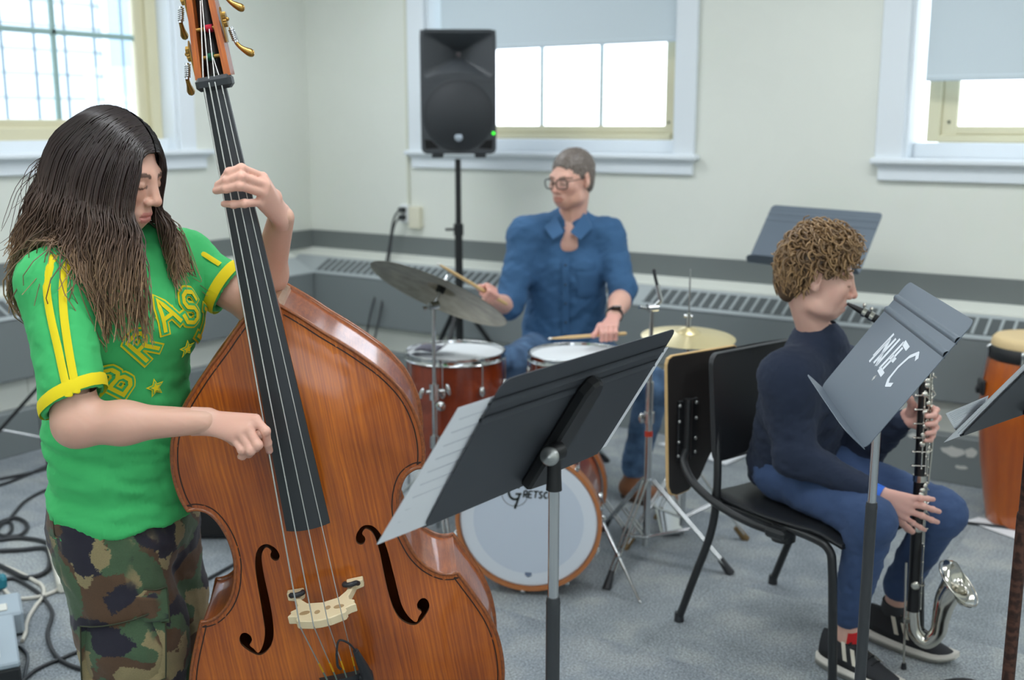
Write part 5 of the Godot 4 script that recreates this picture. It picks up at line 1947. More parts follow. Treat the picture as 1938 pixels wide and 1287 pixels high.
# round crosshair mark and the word on the front head
func logo(hd: Node3D, xf: Transform3D) -> void:
	var ink := mat("logo_ink", rgb(26, 34, 30), 0.5)
	var y := xf.basis.y
	var right := (Vector3.UP.cross(y)).normalized()
	var up := y.cross(right).normalized()
	var o := xf.origin + y * 0.3652 + up * 0.096 - right * 0.012
	var L := Transform3D(Basis(right * 1.35, up * 1.35, y), o)
	var ring := PackedVector2Array()
	var c := Vector2(-0.024, 0.0)
	var strokes := []
	var arc := []
	for k in 33:
		var a := TAU * k / 32.0
		arc.append(c + Vector2(cos(a), sin(a)) * 0.031)
	strokes.append([arc, 0.0011])
	for a in [0.0, PI / 2, PI, PI * 1.5]:
		strokes.append([[c + Vector2(cos(a), sin(a)) * 0.027, c + Vector2(cos(a), sin(a)) * 0.038], 0.0012])
	# the big G with its long tail
	var g := []
	for k in 15:
		var a := lerpf(0.7, TAU - 0.75, k / 14.0)
		g.append(c + Vector2(cos(a) * 0.015, sin(a) * 0.018 + 0.004))
	strokes.append([g, 0.0028])
	strokes.append([[c + Vector2(0.002, 0.0), c + Vector2(0.017, 0.001)], 0.0026])
	strokes.append([[c + Vector2(0.013, 0.002), c + Vector2(0.006, -0.02), c + Vector2(0.0, -0.038)], 0.0026])
	# R E T S C H
	var x0 := -0.003
	var w := 0.0105
	var glyphs := [[[0, 0, 0, 2], [0, 2, 0.8, 2, 1, 1.6, 0.8, 1, 0, 1], [0.4, 1, 1, 0]], [[1, 0, 0, 0, 0, 2, 1, 2], [0, 1, 0.8, 1]], [[-0.2, 2, 1.3, 2], [0.5, 2, 0.5, 0]], [[1, 1.75, 0.6, 2, 0.1, 1.7, 0.2, 1.2, 0.9, 0.8, 0.9, 0.25, 0.5, 0, 0, 0.25]], [[1, 1.75, 0.6, 2, 0.1, 1.6, 0, 1, 0.1, 0.4, 0.6, 0, 1, 0.25]], [[0, 0, 0, 2], [1, 0, 1.25, 2.4], [0, 1, 1, 1]]]
	for i in glyphs.size():
		for s in glyphs[i]:
			var pl := []
			for k in range(0, s.size(), 2):
				pl.append(Vector2(x0 + i * w * 1.18 + s[k] * w * 0.8 + s[k + 1] * 0.0012, -0.008 + s[k + 1] * 0.0085))
			strokes.append([pl, 0.0017])
	for s in strokes:
		var pts := PackedVector2Array()
		for p in s[0]:
			pts.append(p)
		for poly in Geometry2D.offset_polyline(pts, s[1], Geometry2D.JOIN_ROUND, Geometry2D.END_BUTT):
			if Geometry2D.is_polygon_clockwise(poly):
				continue
			var mb := MB.new()
			if s[0].size() == 33:
				var r0 := []
				var r1 := []
				for p in s[0].slice(0, 32):
					var q: Vector2 = c + (p - c) * 1.04
					r0.append(L * Vector3(p.x, p.y, 0.0003))
					r1.append(L * Vector3(q.x, q.y, 0.0003))
				mb.grid([r0, r1], true, 1.0, Vector2(1, 1), y)
				part("letter_stroke", mb, ink, hd)
				break
			mb.extrude(poly, 0.0004, L)
			part("letter_stroke", mb, ink, hd)
	var mb := MB.new()
	mb.extrude(PackedVector2Array([Vector2(-0.011, 0.008), Vector2(-0.011, -0.002), Vector2(0, -0.01), Vector2(0.011, -0.002), Vector2(0.011, 0.008)]), 0.0005, Transform3D(Basis(right, up, y), o - up * 0.283 + right * 0.012))
	part("badge", mb, mat("badge_grey", rgb(110, 125, 150), 0.5), hd)

# ---------------------------------------------------------------- cables and clutter on the floor
func cable(label: String, pts: Array, r: float, m: Material, called := "cable", group := "cables on the floor") -> void:
	var q := []
	for i in range(0, pts.size(), 2):
		q.append(C(pts[i], r + 0.001, pts[i + 1]))
	var o := thing(called, label, "cable", q[0], group)
	var mb := MB.new()
	mb.tube(curve(q, q.size() * 5), r, 8)
	part("cord", mb, m, o)

func clutter() -> void:
	var blk := mat("cable_black", rgb(36, 39, 43), 0.45)
	var wht := mat("cable_white", rgb(206, 203, 192), 0.5)
	var gry := mat("cable_grey", rgb(70, 76, 82), 0.45)
	cable("black cable curving in a big loop beside the camouflage trousers", [-1.715, 3.412, -1.742, 3.508, -1.751, 3.565, -1.719, 3.572, -1.65, 3.515, -1.58, 3.446, -1.524, 3.373, -1.48, 3.303, -1.459, 3.241, -1.439, 3.17, -1.411, 3.107, -1.371, 3.041, -1.334, 2.993, -1.3, 2.964, -1.27, 2.944, -1.231, 2.926], 0.0065, blk)
	cable("black cable crossing low in the lower left corner of the photo", [-1.383, 2.848, -1.381, 2.877, -1.373, 2.926, -1.354, 2.962, -1.332, 2.988, -1.315, 3.014, -1.297, 3.038, -1.264, 3.079], 0.0055, blk)
	cable("white cable running to the white power strip behind the trousers", [-1.794, 3.601, -1.749, 3.536, -1.712, 3.48, -1.671, 3.432, -1.628, 3.412, -1.588, 3.419, -1.562, 3.436, -1.54, 3.466, -1.533, 3.498], 0.0065, wht)
	cable("white cable bending down towards the grey outlet box", [-1.832, 3.692, -1.776, 3.661, -1.696, 3.601, -1.639, 3.551, -1.612, 3.529, -1.58, 3.48, -1.56, 3.419, -1.555, 3.36, -1.544, 3.284, -1.526, 3.217, -1.503, 3.158, -1.491, 3.107], 0.0065, wht)
	cable("thin grey cable looping off the grey outlet box", [-1.5, 3.06, -1.485, 3.073, -1.452, 3.041, -1.429, 3.003, -1.413, 2.962, -1.398, 2.916, -1.373, 2.848], 0.0045, gry)
	cable("black cable bowing from the teal clip to the outlet box", [-1.685, 3.432, -1.653, 3.406, -1.622, 3.366, -1.585, 3.303, -1.56, 3.241, -1.537, 3.164, -1.535, 3.129], 0.0065, blk)
	cable("upper black cable running towards the left radiator", [-2.288, 4.65, -2.218, 4.706, -2.16, 4.763, -2.108, 4.842, -2.075, 4.943], 0.007, blk)
	cable("second black cable joining the one towards the left radiator", [-2.246, 4.559, -2.212, 4.613, -2.186, 4.687, -2.156, 4.782, -2.12, 4.902], 0.007, blk)
	cable("coiled black cable ring left of the trousers", [-2.03, 4.092, -2.011, 4.142, -1.979, 4.166, -1.923, 4.121, -1.884, 4.049, -1.881, 3.979, -1.921, 3.965, -1.971, 3.987], 0.008, blk)
	cable("black cable rising from the coil towards the wall", [-1.998, 4.136, -2.012, 4.227, -2.03, 4.354, -2.02, 4.461, -1.998, 4.517, -1.95, 4.541], 0.0065, blk)
	cable("straight black cable below the coil", [-1.952, 3.924, -1.884, 3.951, -1.808, 3.938, -1.749, 3.905, -1.69, 3.858], 0.008, blk)
	cable("thick black cable doubling back beside the power strip", [-1.904, 3.819, -1.812, 3.832, -1.729, 3.845, -1.663, 3.731, -1.637, 3.624, -1.682, 3.578, -1.763, 3.636, -1.852, 3.707], 0.0085, blk)
	cable("small inner loop of black cable inside the coil", [-1.993, 4.035, -2.005, 4.107, -1.981, 4.121, -1.937, 4.035, -1.937, 3.979, -1.974, 3.993], 0.0065, blk)
	cable("black cable lying behind the conga's foot and the boy's knee", [1.35, 4.18, 1.6, 4.17, 1.85, 4.1, 2.1, 3.98, 2.3, 3.85], 0.006, blk)
	cable("dark cable on the carpet seen through the bass's waist", [-1.2, 3.2, -1.12, 3.42, -1.03, 3.62, -0.95, 3.8], 0.006, blk)
	# outlet box with plugs and a teal clip
	var o := thing("outlet_box", "pale blue-grey power outlet box with plugs in the lower left corner", "power box", C(-1.46, 0, 2.95))
	var ux := Vector3(0.45, 0, 0.89)      # along its length, towards the camera
	var uz := Vector3(-0.89, 0, 0.45)
	var c := C(-1.47, 0.045, 2.94)
	var B := Basis(uz * -1.0, Vector3.UP, ux).orthonormalized()
	var mb := MB.new()
	mb.box(c + uz * 0.06 + Vector3(0, -0.006, 0), Vector3(0.2, 0.078, 0.34), 0.006, B)
	part("body", mb, mat("box_dark", rgb(30, 33, 36), 0.5), o)
	mb = MB.new()
	mb.box(c + uz * 0.06 + Vector3(0, 0.042, 0), Vector3(0.2, 0.018, 0.34), 0.005, B)
	var lid := part("lid", mb, mat("box_blue", rgb(164, 178, 188), 0.5), o)
	for k in 2:
		mb = MB.new()
		mb.box(c - ux * (0.02 - 0.11 * k) + uz * 0.035 + Vector3(0, 0.053, 0), Vector3(0.055, 0.006, 0.07), 0.003, B)
		part("socket", mb, mat("socket_white", rgb(222, 222, 214), 0.5), lid)
	o = thing("plug", "cream power plug pushed into the grey outlet box", "plug", c + ux * 0.09 + uz * 0.035 + Vector3(0, 0.055, 0))
	mb = MB.new()
	var pc := c + ux * 0.09 + uz * 0.035 + Vector3(0, 0.072, 0)
	mb.box(pc, Vector3(0.034, 0.036, 0.045), 0.008, B)
	part("body", mb, mat("cable_cream", rgb(206, 200, 180), 0.5), o)
	mb = MB.new()
	mb.tube(curve([pc, pc - ux * 0.05 + Vector3(0, 0.03, 0), pc - ux * 0.08 + uz * 0.03 + Vector3(0, 0.02, 0), pc - ux * 0.1 + uz * 0.12 + Vector3(0, 0.0, 0)], 16), 0.006, 8)
	part("cord", mb, mat("cable_cream", rgb(206, 200, 180), 0.5), o)
	o = thing("outlet_box", "second grey outlet box behind the first, under the teal clip", "power box", C(-1.6, 0, 3.2))
	c = C(-1.62, 0.04, 3.2)
	mb = MB.new()
	mb.box(c, Vector3(0.17, 0.075, 0.17), 0.008, B)
	part("body", mb, mat("box_blue", rgb(164, 178, 188), 0.5), o)
	mb = MB.new()
	mb.box(c + Vector3(0.03, 0.04, 0.02), Vector3(0.05, 0.006, 0.05), 0.003, B)
	part("socket", mb, mat("socket_white", rgb(222, 222, 214), 0.5), o)
	o = thing("connector_clip", "teal plastic connector clip at the photo's left edge", "connector", C(-1.665, 0.08, 3.32))
	mb = MB.new()
	mb.box(C(-1.68, 0.1, 3.32), Vector3(0.1, 0.04, 0.05), 0.008, B)
	mb.box(C(-1.66, 0.12, 3.32), Vector3(0.03, 0.014, 0.06), 0.004, B)
	part("body", mb, mat("teal", rgb(28, 122, 138), 0.5), o)
	# white power strip standing on edge behind the trousers
	o = thing("power_strip", "long white power strip on the carpet behind the camouflage trousers", "power strip", C(-1.6, 0, 3.65))
	mb = MB.new()
	var a0 := C(-1.70, 0.022, 3.86)
	var a1 := C(-1.50, 0.022, 3.47)
	mb.box((a0 + a1) / 2, Vector3(0.05, 0.042, a0.distance_to(a1)), 0.006, Basis(Vector3.UP, atan2((a1 - a0).x, (a1 - a0).z)))
	part("body", mb, mat("strip_white", rgb(222, 220, 208), 0.5), o)
	for k in 4:
		mb = MB.new()
		mb.box(a0.lerp(a1, 0.2 + 0.2 * k) + Vector3(0, 0.0215, 0), Vector3(0.03, 0.003, 0.035), 0.001, Basis(Vector3.UP, atan2((a1 - a0).x, (a1 - a0).z)))
		part("socket", mb, mat("socket_white", rgb(222, 222, 214), 0.5), o)
	# black amplifier behind the bass
	o = thing("amplifier", "low black amplifier box on the floor seen through the bass's left waist", "amplifier", C(-1.0, 0, 4.05))
	mb = MB.new()
	mb.box(C(-1.05, 0.15, 4.08), Vector3(0.34, 0.29, 0.26), 0.012)
	part("cabinet", mb, mat("amp_black", rgb(34, 36, 40), 0.6), o)
	mb = MB.new()
	mb.box(C(-1.05, 0.15, 3.945), Vector3(0.3, 0.25, 0.01), 0.004)
	part("grille", mb, mat("amp_cloth", rgb(22, 23, 25), 0.9), o)
	# papers on the carpet
	for p in [["white paper lying on the carpet behind the chair's writing board", [0.72, 5.224, 0.904, 5.317, 1.122, 5.03, 0.99, 4.88]], ["white paper lying on the carpet beside the conga", [1.805, 4.15, 1.87, 4.19, 2.06, 4.05, 1.96, 3.87]]]:
		var q := []
		for i in range(0, 8, 2):
			q.append(C(p[1][i], 0.004, p[1][i + 1]))
		sheet(p[0], q, false, "papers on the carpet")
	# thin folding stand in the left background
	var b := C(-2.16, 0, 4.85)
	o = thing("folding_stand", "thin grey folding stand behind the bass player's back", "stand", b)
	mb = MB.new()
	mb.tube([b + Vector3(0.03, 0.42, 0), b + Vector3(0.03, 0.0, 0)], 0.011, 8)
	part("pole", mb, mat("stand_tube_black", rgb(26, 28, 30), 0.4), o)
	for d in [Vector3(-0.24, 0, 0.1), Vector3(0.1, 0, -0.2), Vector3(0.12, 0, 0.2)]:
		mb = MB.new()
		mb.tube([b + Vector3(0.03, 0.4, 0), b + d * 1.3 + Vector3(0, 0.01, 0)], 0.008, 8)
		part("leg", mb, mat("stand_tube_black", rgb(26, 28, 30), 0.4), o)
		mb = MB.new()
		mb.tube([b + Vector3(0.03, 0.14, 0), b + d * 0.62 + Vector3(0, 0.2, 0)], 0.005, 8)
		part("brace", mb, mat("chrome", Color.WHITE), o)
	# wall outlet with plugs and hanging cords, and the cable cover above it (room coordinates)
	var wo := Node3D.new()
	wo.name = "wall_outlet"
	add_child(wo)
	wo.position = Vector3(-4.2, 1.0, WB)
	tag(wo, "cream wall outlet left of the loudspeaker stand", "wall outlet")
	mb = MB.new()
	mb.box(Vector3(0.02, 0.0, 0.02), Vector3(0.085, 0.13, 0.04), 0.005)
	part("plate", mb, mat("outlet_cream", rgb(226, 222, 200), 0.5), wo)
	mb = MB.new()
	mb.box(Vector3(-0.055, 0.02, 0.02), Vector3(0.06, 0.11, 0.04), 0.005)
	part("box", mb, mat("outlet_white", rgb(228, 232, 232), 0.5), wo)
	mb = MB.new()
	mb.box(Vector3(-0.04, 0.9, 0.008), Vector3(0.02, 1.75, 0.016), 0.004)
	part("conduit", mb, mat("conduit", rgb(214, 216, 200), 0.5), wo)
	for k in 2:
		var pn := Node3D.new()
		pn.name = numbered("power_plug")
		add_child(pn)
		pn.position = Vector3(-4.255, 1.0 + 0.045 * (1 - k), WB + 0.05)
		tag(pn, ["upper black plug in the wall outlet, its cord hanging down", "lower black plug in the wall outlet, its cord hanging down"][k], "plug", "plugs in the wall outlet")
		mb = MB.new()
		mb.box(Vector3.ZERO, Vector3(0.04, 0.03, 0.05), 0.006)
		part("body", mb, blk, pn)
		mb = MB.new()
		mb.tube(curve([Vector3(0, 0, 0.02), Vector3(-0.03, -0.06, 0.05), Vector3(-0.05 + 0.05 * k, -0.3, 0.1 + 0.05 * k), Vector3(-0.03 + 0.06 * k, -0.6, 0.28), Vector3(-0.05 + 0.03 * k, -0.98 + 0.04 * k, 0.36)], 24), 0.006, 8)
		part("cord", mb, blk, pn)
	# things at the very edge of the frame, lower right
	o = thing("shoe", "tip of a black shoe with white marks in the lower right corner", "shoe", C(1.17, 0, 2.72))
	mb = MB.new()
	mb.ball(C(1.22, 0.03, 2.74), Vector3(0.1, 0.045, 0.05), 14)
	part("upper", mb, mat("shoe_black", rgb(30, 31, 34), 0.6), o)
	mb = MB.new()
	mb.box(C(1.2, 0.05, 2.7), Vector3(0.025, 0.004, 0.04), 0.001, Basis(Vector3.RIGHT, 0.7))
	part("mark", mb, mat("white_paint", rgb(224, 230, 236), 0.7), o)

# ---------------------------------------------------------------- figures: tapered bones joined by a smooth minimum, meshed as surface nets
class Field:
	var o: Vector3
	var h: float
	var nx: int
	var ny: int
	var nz: int
	var f := PackedFloat32Array()

	func _init(lo: Vector3, hi: Vector3, cell: float) -> void:
		o = lo
		h = cell
		nx = int(ceil((hi.x - lo.x) / h)) + 1
		ny = int(ceil((hi.y - lo.y) / h)) + 1
		nz = int(ceil((hi.z - lo.z) / h)) + 1
		f.resize(nx * ny * nz)
		f.fill(0.2)

	# a bone from a to b; ra and rb are its radii along `side` and across it; k blends; cut takes away
	func bone(a: Vector3, b: Vector3, ra: Vector2, rb: Vector2, k := 0.02, side := Vector3.RIGHT, cut := false) -> void:
		var L := a.distance_to(b)
		var u := (b - a) / L if L > 1e-6 else Vector3.UP
		var s := side - u * side.dot(u)
		if s.length() < 0.05:
			s = u.cross(Vector3(0.3, 0.2, 0.9))
		s = s.normalized()
		var q := u.cross(s)
		var R := maxf(maxf(ra.x, ra.y), maxf(rb.x, rb.y)) + k + h * 2.5
		var lo := Vector3(minf(a.x, b.x), minf(a.y, b.y), minf(a.z, b.z)) - Vector3(R, R, R) - o
		var hi := Vector3(maxf(a.x, b.x), maxf(a.y, b.y), maxf(a.z, b.z)) + Vector3(R, R, R) - o
		var x0 := clampi(int(lo.x / h), 0, nx - 1)
		var x1 := clampi(int(hi.x / h) + 1, 0, nx - 1)
		var y0 := clampi(int(lo.y / h), 0, ny - 1)
		var y1 := clampi(int(hi.y / h) + 1, 0, ny - 1)
		var z0 := clampi(int(lo.z / h), 0, nz - 1)
		var z1 := clampi(int(hi.z / h) + 1, 0, nz - 1)
		var iL := 1.0 / maxf(L, 1e-6)
		var ik := 1.0 / k
		var k4 := k * 0.25
		for z in range(z0, z1 + 1):
			for y in range(y0, y1 + 1):
				var w := o + Vector3(x0, y, z) * h - a
				var e := w.dot(u)
				var xs := w.dot(s)
				var xq := w.dot(q)
				var de := u.x * h
				var ds := s.x * h
				var dq := q.x * h
				var i := (z * ny + y) * nx + x0
				for x in range(x0, x1 + 1):
					var t := clampf(e * iL, 0.0, 1.0)
					var over := maxf(maxf(e - L, -e), 0.0)
					var rx := ra.x + (rb.x - ra.x) * t
					var ry := ra.y + (rb.y - ra.y) * t
					var rc := minf(rx, ry)
					var px := xs / rx
					var py := xq / ry
					var po := over / rc
					var l2 := px * px + py * py + po * po
					var d: float
					if l2 < 1e-6:
						d = -rc
					else:
						var l := sqrt(l2)
						px /= rx
						py /= ry
						po /= rc
						d = l * (l - 1.0) / sqrt(px * px + py * py + po * po)
					var c := f[i]
					if cut:
						d = -d
						var m := maxf(k - absf(c - d), 0.0) * ik
						f[i] = maxf(c, d) + m * m * k4
					else:
						var m := maxf(k - absf(c - d), 0.0) * ik
						f[i] = minf(c, d) - m * m * k4
					i += 1
					e += de
					xs += ds
					xq += dq

	func ball(c: Vector3, r: float, k := 0.01, cut := false) -> void:
		bone(c, c + Vector3(0, 0.0001, 0), Vector2(r, r), Vector2(r, r), k, Vector3.RIGHT, cut)

	# an ellipsoid: r along the columns of b
	func egg(c: Vector3, r: Vector3, b: Basis, k := 0.01, cut := false) -> void:
		var R := maxf(r.x, maxf(r.y, r.z)) + k + h * 2.5
		var lo := c - Vector3(R, R, R) - o
		var hi := c + Vector3(R, R, R) - o
		var ik := 1.0 / k
		for z in range(clampi(int(lo.z / h), 0, nz - 1), clampi(int(hi.z / h) + 1, 0, nz - 1) + 1):
			for y in range(clampi(int(lo.y / h), 0, ny - 1), clampi(int(hi.y / h) + 1, 0, ny - 1) + 1):
				for x in range(clampi(int(lo.x / h), 0, nx - 1), clampi(int(hi.x / h) + 1, 0, nx - 1) + 1):
					var w := o + Vector3(x, y, z) * h - c
					var p := Vector3(w.dot(b.x), w.dot(b.y), w.dot(b.z)) / r
					var l := p.length()
					var d := -minf(r.x, minf(r.y, r.z))
					if l > 1e-4:
						d = l * (l - 1.0) / (p / r).length()
					var i := (z * ny + y) * nx + x
					var cc := f[i]
					if cut:
						d = -d
						var m := maxf(k - absf(cc - d), 0.0) * ik
						f[i] = maxf(cc, d) + m * m * k * 0.25
					else:
						var m := maxf(k - absf(cc - d), 0.0) * ik
						f[i] = minf(cc, d) - m * m * k * 0.25

	# take away everything on the side of a plane that n points to
	func slice(p: Vector3, n: Vector3, k := 0.004) -> void:
		for z in nz:
			for y in ny:
				var i := (z * ny + y) * nx
				var d := (o + Vector3(0, y, z) * h - p).dot(n)
				for x in nx:
					var c := f[i]
					if c < 0.15 or d > -0.05:
						f[i] = maxf(c, d)
					i += 1
					d += n.x * h

	func at(p: Vector3) -> float:
		var g := (p - o) / h
		var x := clampi(int(g.x), 0, nx - 2)
		var y := clampi(int(g.y), 0, ny - 2)
		var z := clampi(int(g.z), 0, nz - 2)
		var fx := clampf(g.x - x, 0, 1)
		var fy := clampf(g.y - y, 0, 1)
		var fz := clampf(g.z - z, 0, 1)
		var i := (z * ny + y) * nx + x
		var j := i + nx
		var k := i + nx * ny
		var l := k + nx
		return lerpf(lerpf(lerpf(f[i], f[i + 1], fx), lerpf(f[j], f[j + 1], fx), fy), lerpf(lerpf(f[k], f[k + 1], fx), lerpf(f[l], f[l + 1], fx), fy), fz)

	func grad(p: Vector3) -> Vector3:
		var e := h
		return Vector3(at(p + Vector3(e, 0, 0)) - at(p - Vector3(e, 0, 0)), at(p + Vector3(0, e, 0)) - at(p - Vector3(0, e, 0)), at(p + Vector3(0, 0, e)) - at(p - Vector3(0, 0, e))).normalized()

	func onto(p: Vector3, lift := 0.0) -> Vector3:
		for k in 6:
			p -= grad(p) * (at(p) - lift) * 0.9
		return p

	func along(p: Vector3, d: Vector3, lift := 0.0, far := 0.5) -> Vector3:
		var t := 0.0
		while t < far:
			var v := at(p + d * t) - lift
			if v < 0.0005:
				break
			t += maxf(v * 0.7, 0.001)
		return p + d * t

	# add the surface to mb; paint gives a colour for a point, push moves it along its normal
	func net(mb: MB, paint: Callable, push = null) -> void:
		var first := mb.v.size()
		var cell := PackedInt32Array()
		cell.resize(nx * ny * nz)
		cell.fill(-1)
		var sx := 1
		var sy := nx
		var sz := nx * ny
		var off := [0, sx, sy, sx + sy, sz, sz + sx, sz + sy, sz + sx + sy]
		var pts := PackedVector3Array()
		for z in nz - 1:
			for y in ny - 1:
				var i := z * sz + y * sy - 1
				for x in nx - 1:
					i += 1
					var a := f[i]
					if a > h * 2.0 or a < -h * 2.0:
						continue
					var v0 := a
					var v1 := f[i + sx]
					var v2 := f[i + sy]
					var v3 := f[i + sx + sy]
					var v4 := f[i + sz]
					var v5 := f[i + sz + sx]
					var v6 := f[i + sz + sy]
					var v7 := f[i + sz + sx + sy]
					var m := int(v0 < 0) + int(v1 < 0) + int(v2 < 0) + int(v3 < 0) + int(v4 < 0) + int(v5 < 0) + int(v6 < 0) + int(v7 < 0)
					if m == 0 or m == 8:
						continue
					var s := Vector3.ZERO
					var c := 0
					if (v0 < 0) != (v1 < 0):
						s += Vector3(v0 / (v0 - v1), 0, 0)
						c += 1
					if (v2 < 0) != (v3 < 0):
						s += Vector3(v2 / (v2 - v3), 1, 0)
						c += 1
					if (v4 < 0) != (v5 < 0):
						s += Vector3(v4 / (v4 - v5), 0, 1)
						c += 1
					if (v6 < 0) != (v7 < 0):
						s += Vector3(v6 / (v6 - v7), 1, 1)
						c += 1
					if (v0 < 0) != (v2 < 0):
						s += Vector3(0, v0 / (v0 - v2), 0)
						c += 1
					if (v1 < 0) != (v3 < 0):
						s += Vector3(1, v1 / (v1 - v3), 0)
						c += 1
					if (v4 < 0) != (v6 < 0):
						s += Vector3(0, v4 / (v4 - v6), 1)
						c += 1
					if (v5 < 0) != (v7 < 0):
						s += Vector3(1, v5 / (v5 - v7), 1)
						c += 1
					if (v0 < 0) != (v4 < 0):
						s += Vector3(0, 0, v0 / (v0 - v4))
						c += 1
					if (v1 < 0) != (v5 < 0):
						s += Vector3(1, 0, v1 / (v1 - v5))
						c += 1
					if (v2 < 0) != (v6 < 0):
						s += Vector3(0, 1, v2 / (v2 - v6))
						c += 1
					if (v3 < 0) != (v7 < 0):
						s += Vector3(1, 1, v3 / (v3 - v7))
						c += 1
					cell[i] = pts.size()
					pts.append(o + (Vector3(x, y, z) + s / c) * h)
		var N := PackedVector3Array()
		N.resize(pts.size())
		var tris := PackedInt32Array()
		for z in range(1, nz - 1):
			for y in range(1, ny - 1):
				for x in range(1, nx - 1):
					var i := z * sz + y * sy + x
					if cell[i] < 0:
						continue
					var a := f[i] < 0
					for ax in 3:
						var st: int = [sx, sy, sz][ax]
						if a == (f[i + st] < 0):
							continue
						var p1: int = [sy, sz, sx][ax]
						var p2: int = [sz, sx, sy][ax]
						var c0 := cell[i]
						var c1 := cell[i - p1]
						var c2 := cell[i - p1 - p2]
						var c3 := cell[i - p2]
						if c0 < 0 or c1 < 0 or c2 < 0 or c3 < 0:
							continue
						# clockwise seen from outside
						if a:
							tris.append_array([c0, c2, c1, c0, c3, c2])
						else:
							tris.append_array([c0, c1, c2, c0, c2, c3])
		for t in range(0, tris.size(), 3):
			var fn := (pts[tris[t + 2]] - pts[tris[t]]).cross(pts[tris[t + 1]] - pts[tris[t]])
			N[tris[t]] += fn
			N[tris[t + 1]] += fn
			N[tris[t + 2]] += fn
		if push != null:
			for i in pts.size():
				var nn := N[i].normalized()
				pts[i] += nn * push.call(pts[i], nn)
			N.fill(Vector3.ZERO)
			for t in range(0, tris.size(), 3):
				var fn := (pts[tris[t + 2]] - pts[tris[t]]).cross(pts[tris[t + 1]] - pts[tris[t]])
				N[tris[t]] += fn
				N[tris[t + 1]] += fn
				N[tris[t + 2]] += fn
		for i in pts.size():
			mb.v.append(pts[i])
			mb.n.append(N[i].normalized())
			mb.uv.append(Vector2(pts[i].x, pts[i].y))
			mb.col.append(paint.call(pts[i]))
		for t in tris:
			mb.idx.append(t + first)
		mb.use_col = true

func lin(r: int, g: int, b: int) -> Color:
	return rgb(r, g, b).srgb_to_linear()

func skin_mat(key: String) -> StandardMaterial3D:
	var m := mat(key, Color.WHITE, 0.5)
	m.vertex_color_use_as_albedo = true
	m.subsurf_scatter_enabled = true
	m.subsurf_scatter_strength = 0.12
	return m

func cloth_mat(key: String, c: Color, rough := 0.9) -> StandardMaterial3D:
	var m := mat(key, c, rough)
	m.rim_enabled = true
	m.rim = 0.25
	m.rim_tint = 0.6
	return m

# a hand: wrist, four knuckles, finger joints and the thumb, all in the camera-aligned frame
func hand(mb: MB, elbow: Vector3, wrist: Vector3, fingers: Array, thumb: Array, r: float, paint: Callable, arm_r: float, cell := 0.003) -> void:
	var lo := wrist
	var hi := wrist
	for fg in fingers + [thumb]:
		for p in fg:
			lo = lo.min(p)
			hi = hi.max(p)
	var toward := (elbow - wrist).normalized()
	var f := Field.new(lo - Vector3.ONE * 0.03, hi + Vector3.ONE * 0.03, cell)
	var side: Vector3 = (fingers[0][0] - fingers[3][0]).normalized()
	f.bone(wrist + toward * 0.06, wrist, Vector2(arm_r * 1.12, arm_r * 0.86), Vector2(arm_r, arm_r * 0.74), 0.01, side)
	for i in 4:
		var fg: Array = fingers[i]
		var w: Vector3 = wrist + side * (0.014 - 0.0095 * i) 
		# palm ray to the knuckle, then the finger's own chain
		f.bone(w, fg[0], Vector2(r * 1.35, r * 1.25), Vector2(r * 1.3, r * 1.15), 0.012, side)
		var fr: float = r * [0.98, 1.02, 0.97, 0.86][i]
		for j in fg.size() - 1:
			var a: float = fr * (1.08 - 0.07 * j)
			var b: float = fr * (1.0 - 0.08 * j)
			f.bone(fg[j], fg[j + 1], Vector2(a, a), Vector2(b, b), 0.003)
			if j > 0:
				f.ball(fg[j], a * 1.06, 0.004)
	var tr := r * 1.15
	for j in thumb.size() - 1:
		f.bone(thumb[j], thumb[j + 1], Vector2(tr * (1.35 - 0.2 * j), tr * (1.35 - 0.2 * j)), Vector2(tr * (1.15 - 0.12 * j), tr * (1.15 - 0.12 * j)), 0.008)
	f.net(mb, paint)

func nail(o: Node3D, tip: Vector3, back: Vector3, outward: Vector3, r: float) -> void:
	var d := (tip - back).normalized()
	outward = (outward - d * outward.dot(d)).normalized()
	var mb := MB.new()
	mb.ball(tip - d * r * 0.25 + outward * r * 0.72, Vector3(r * 0.62, r * 0.25, r * 0.75), 10, Basis(d.cross(outward), outward, -d.cross(outward).cross(outward)).orthonormalized())
	part("fingernail", mb, mat("nail", rgb(224, 178, 168), 0.3), o)

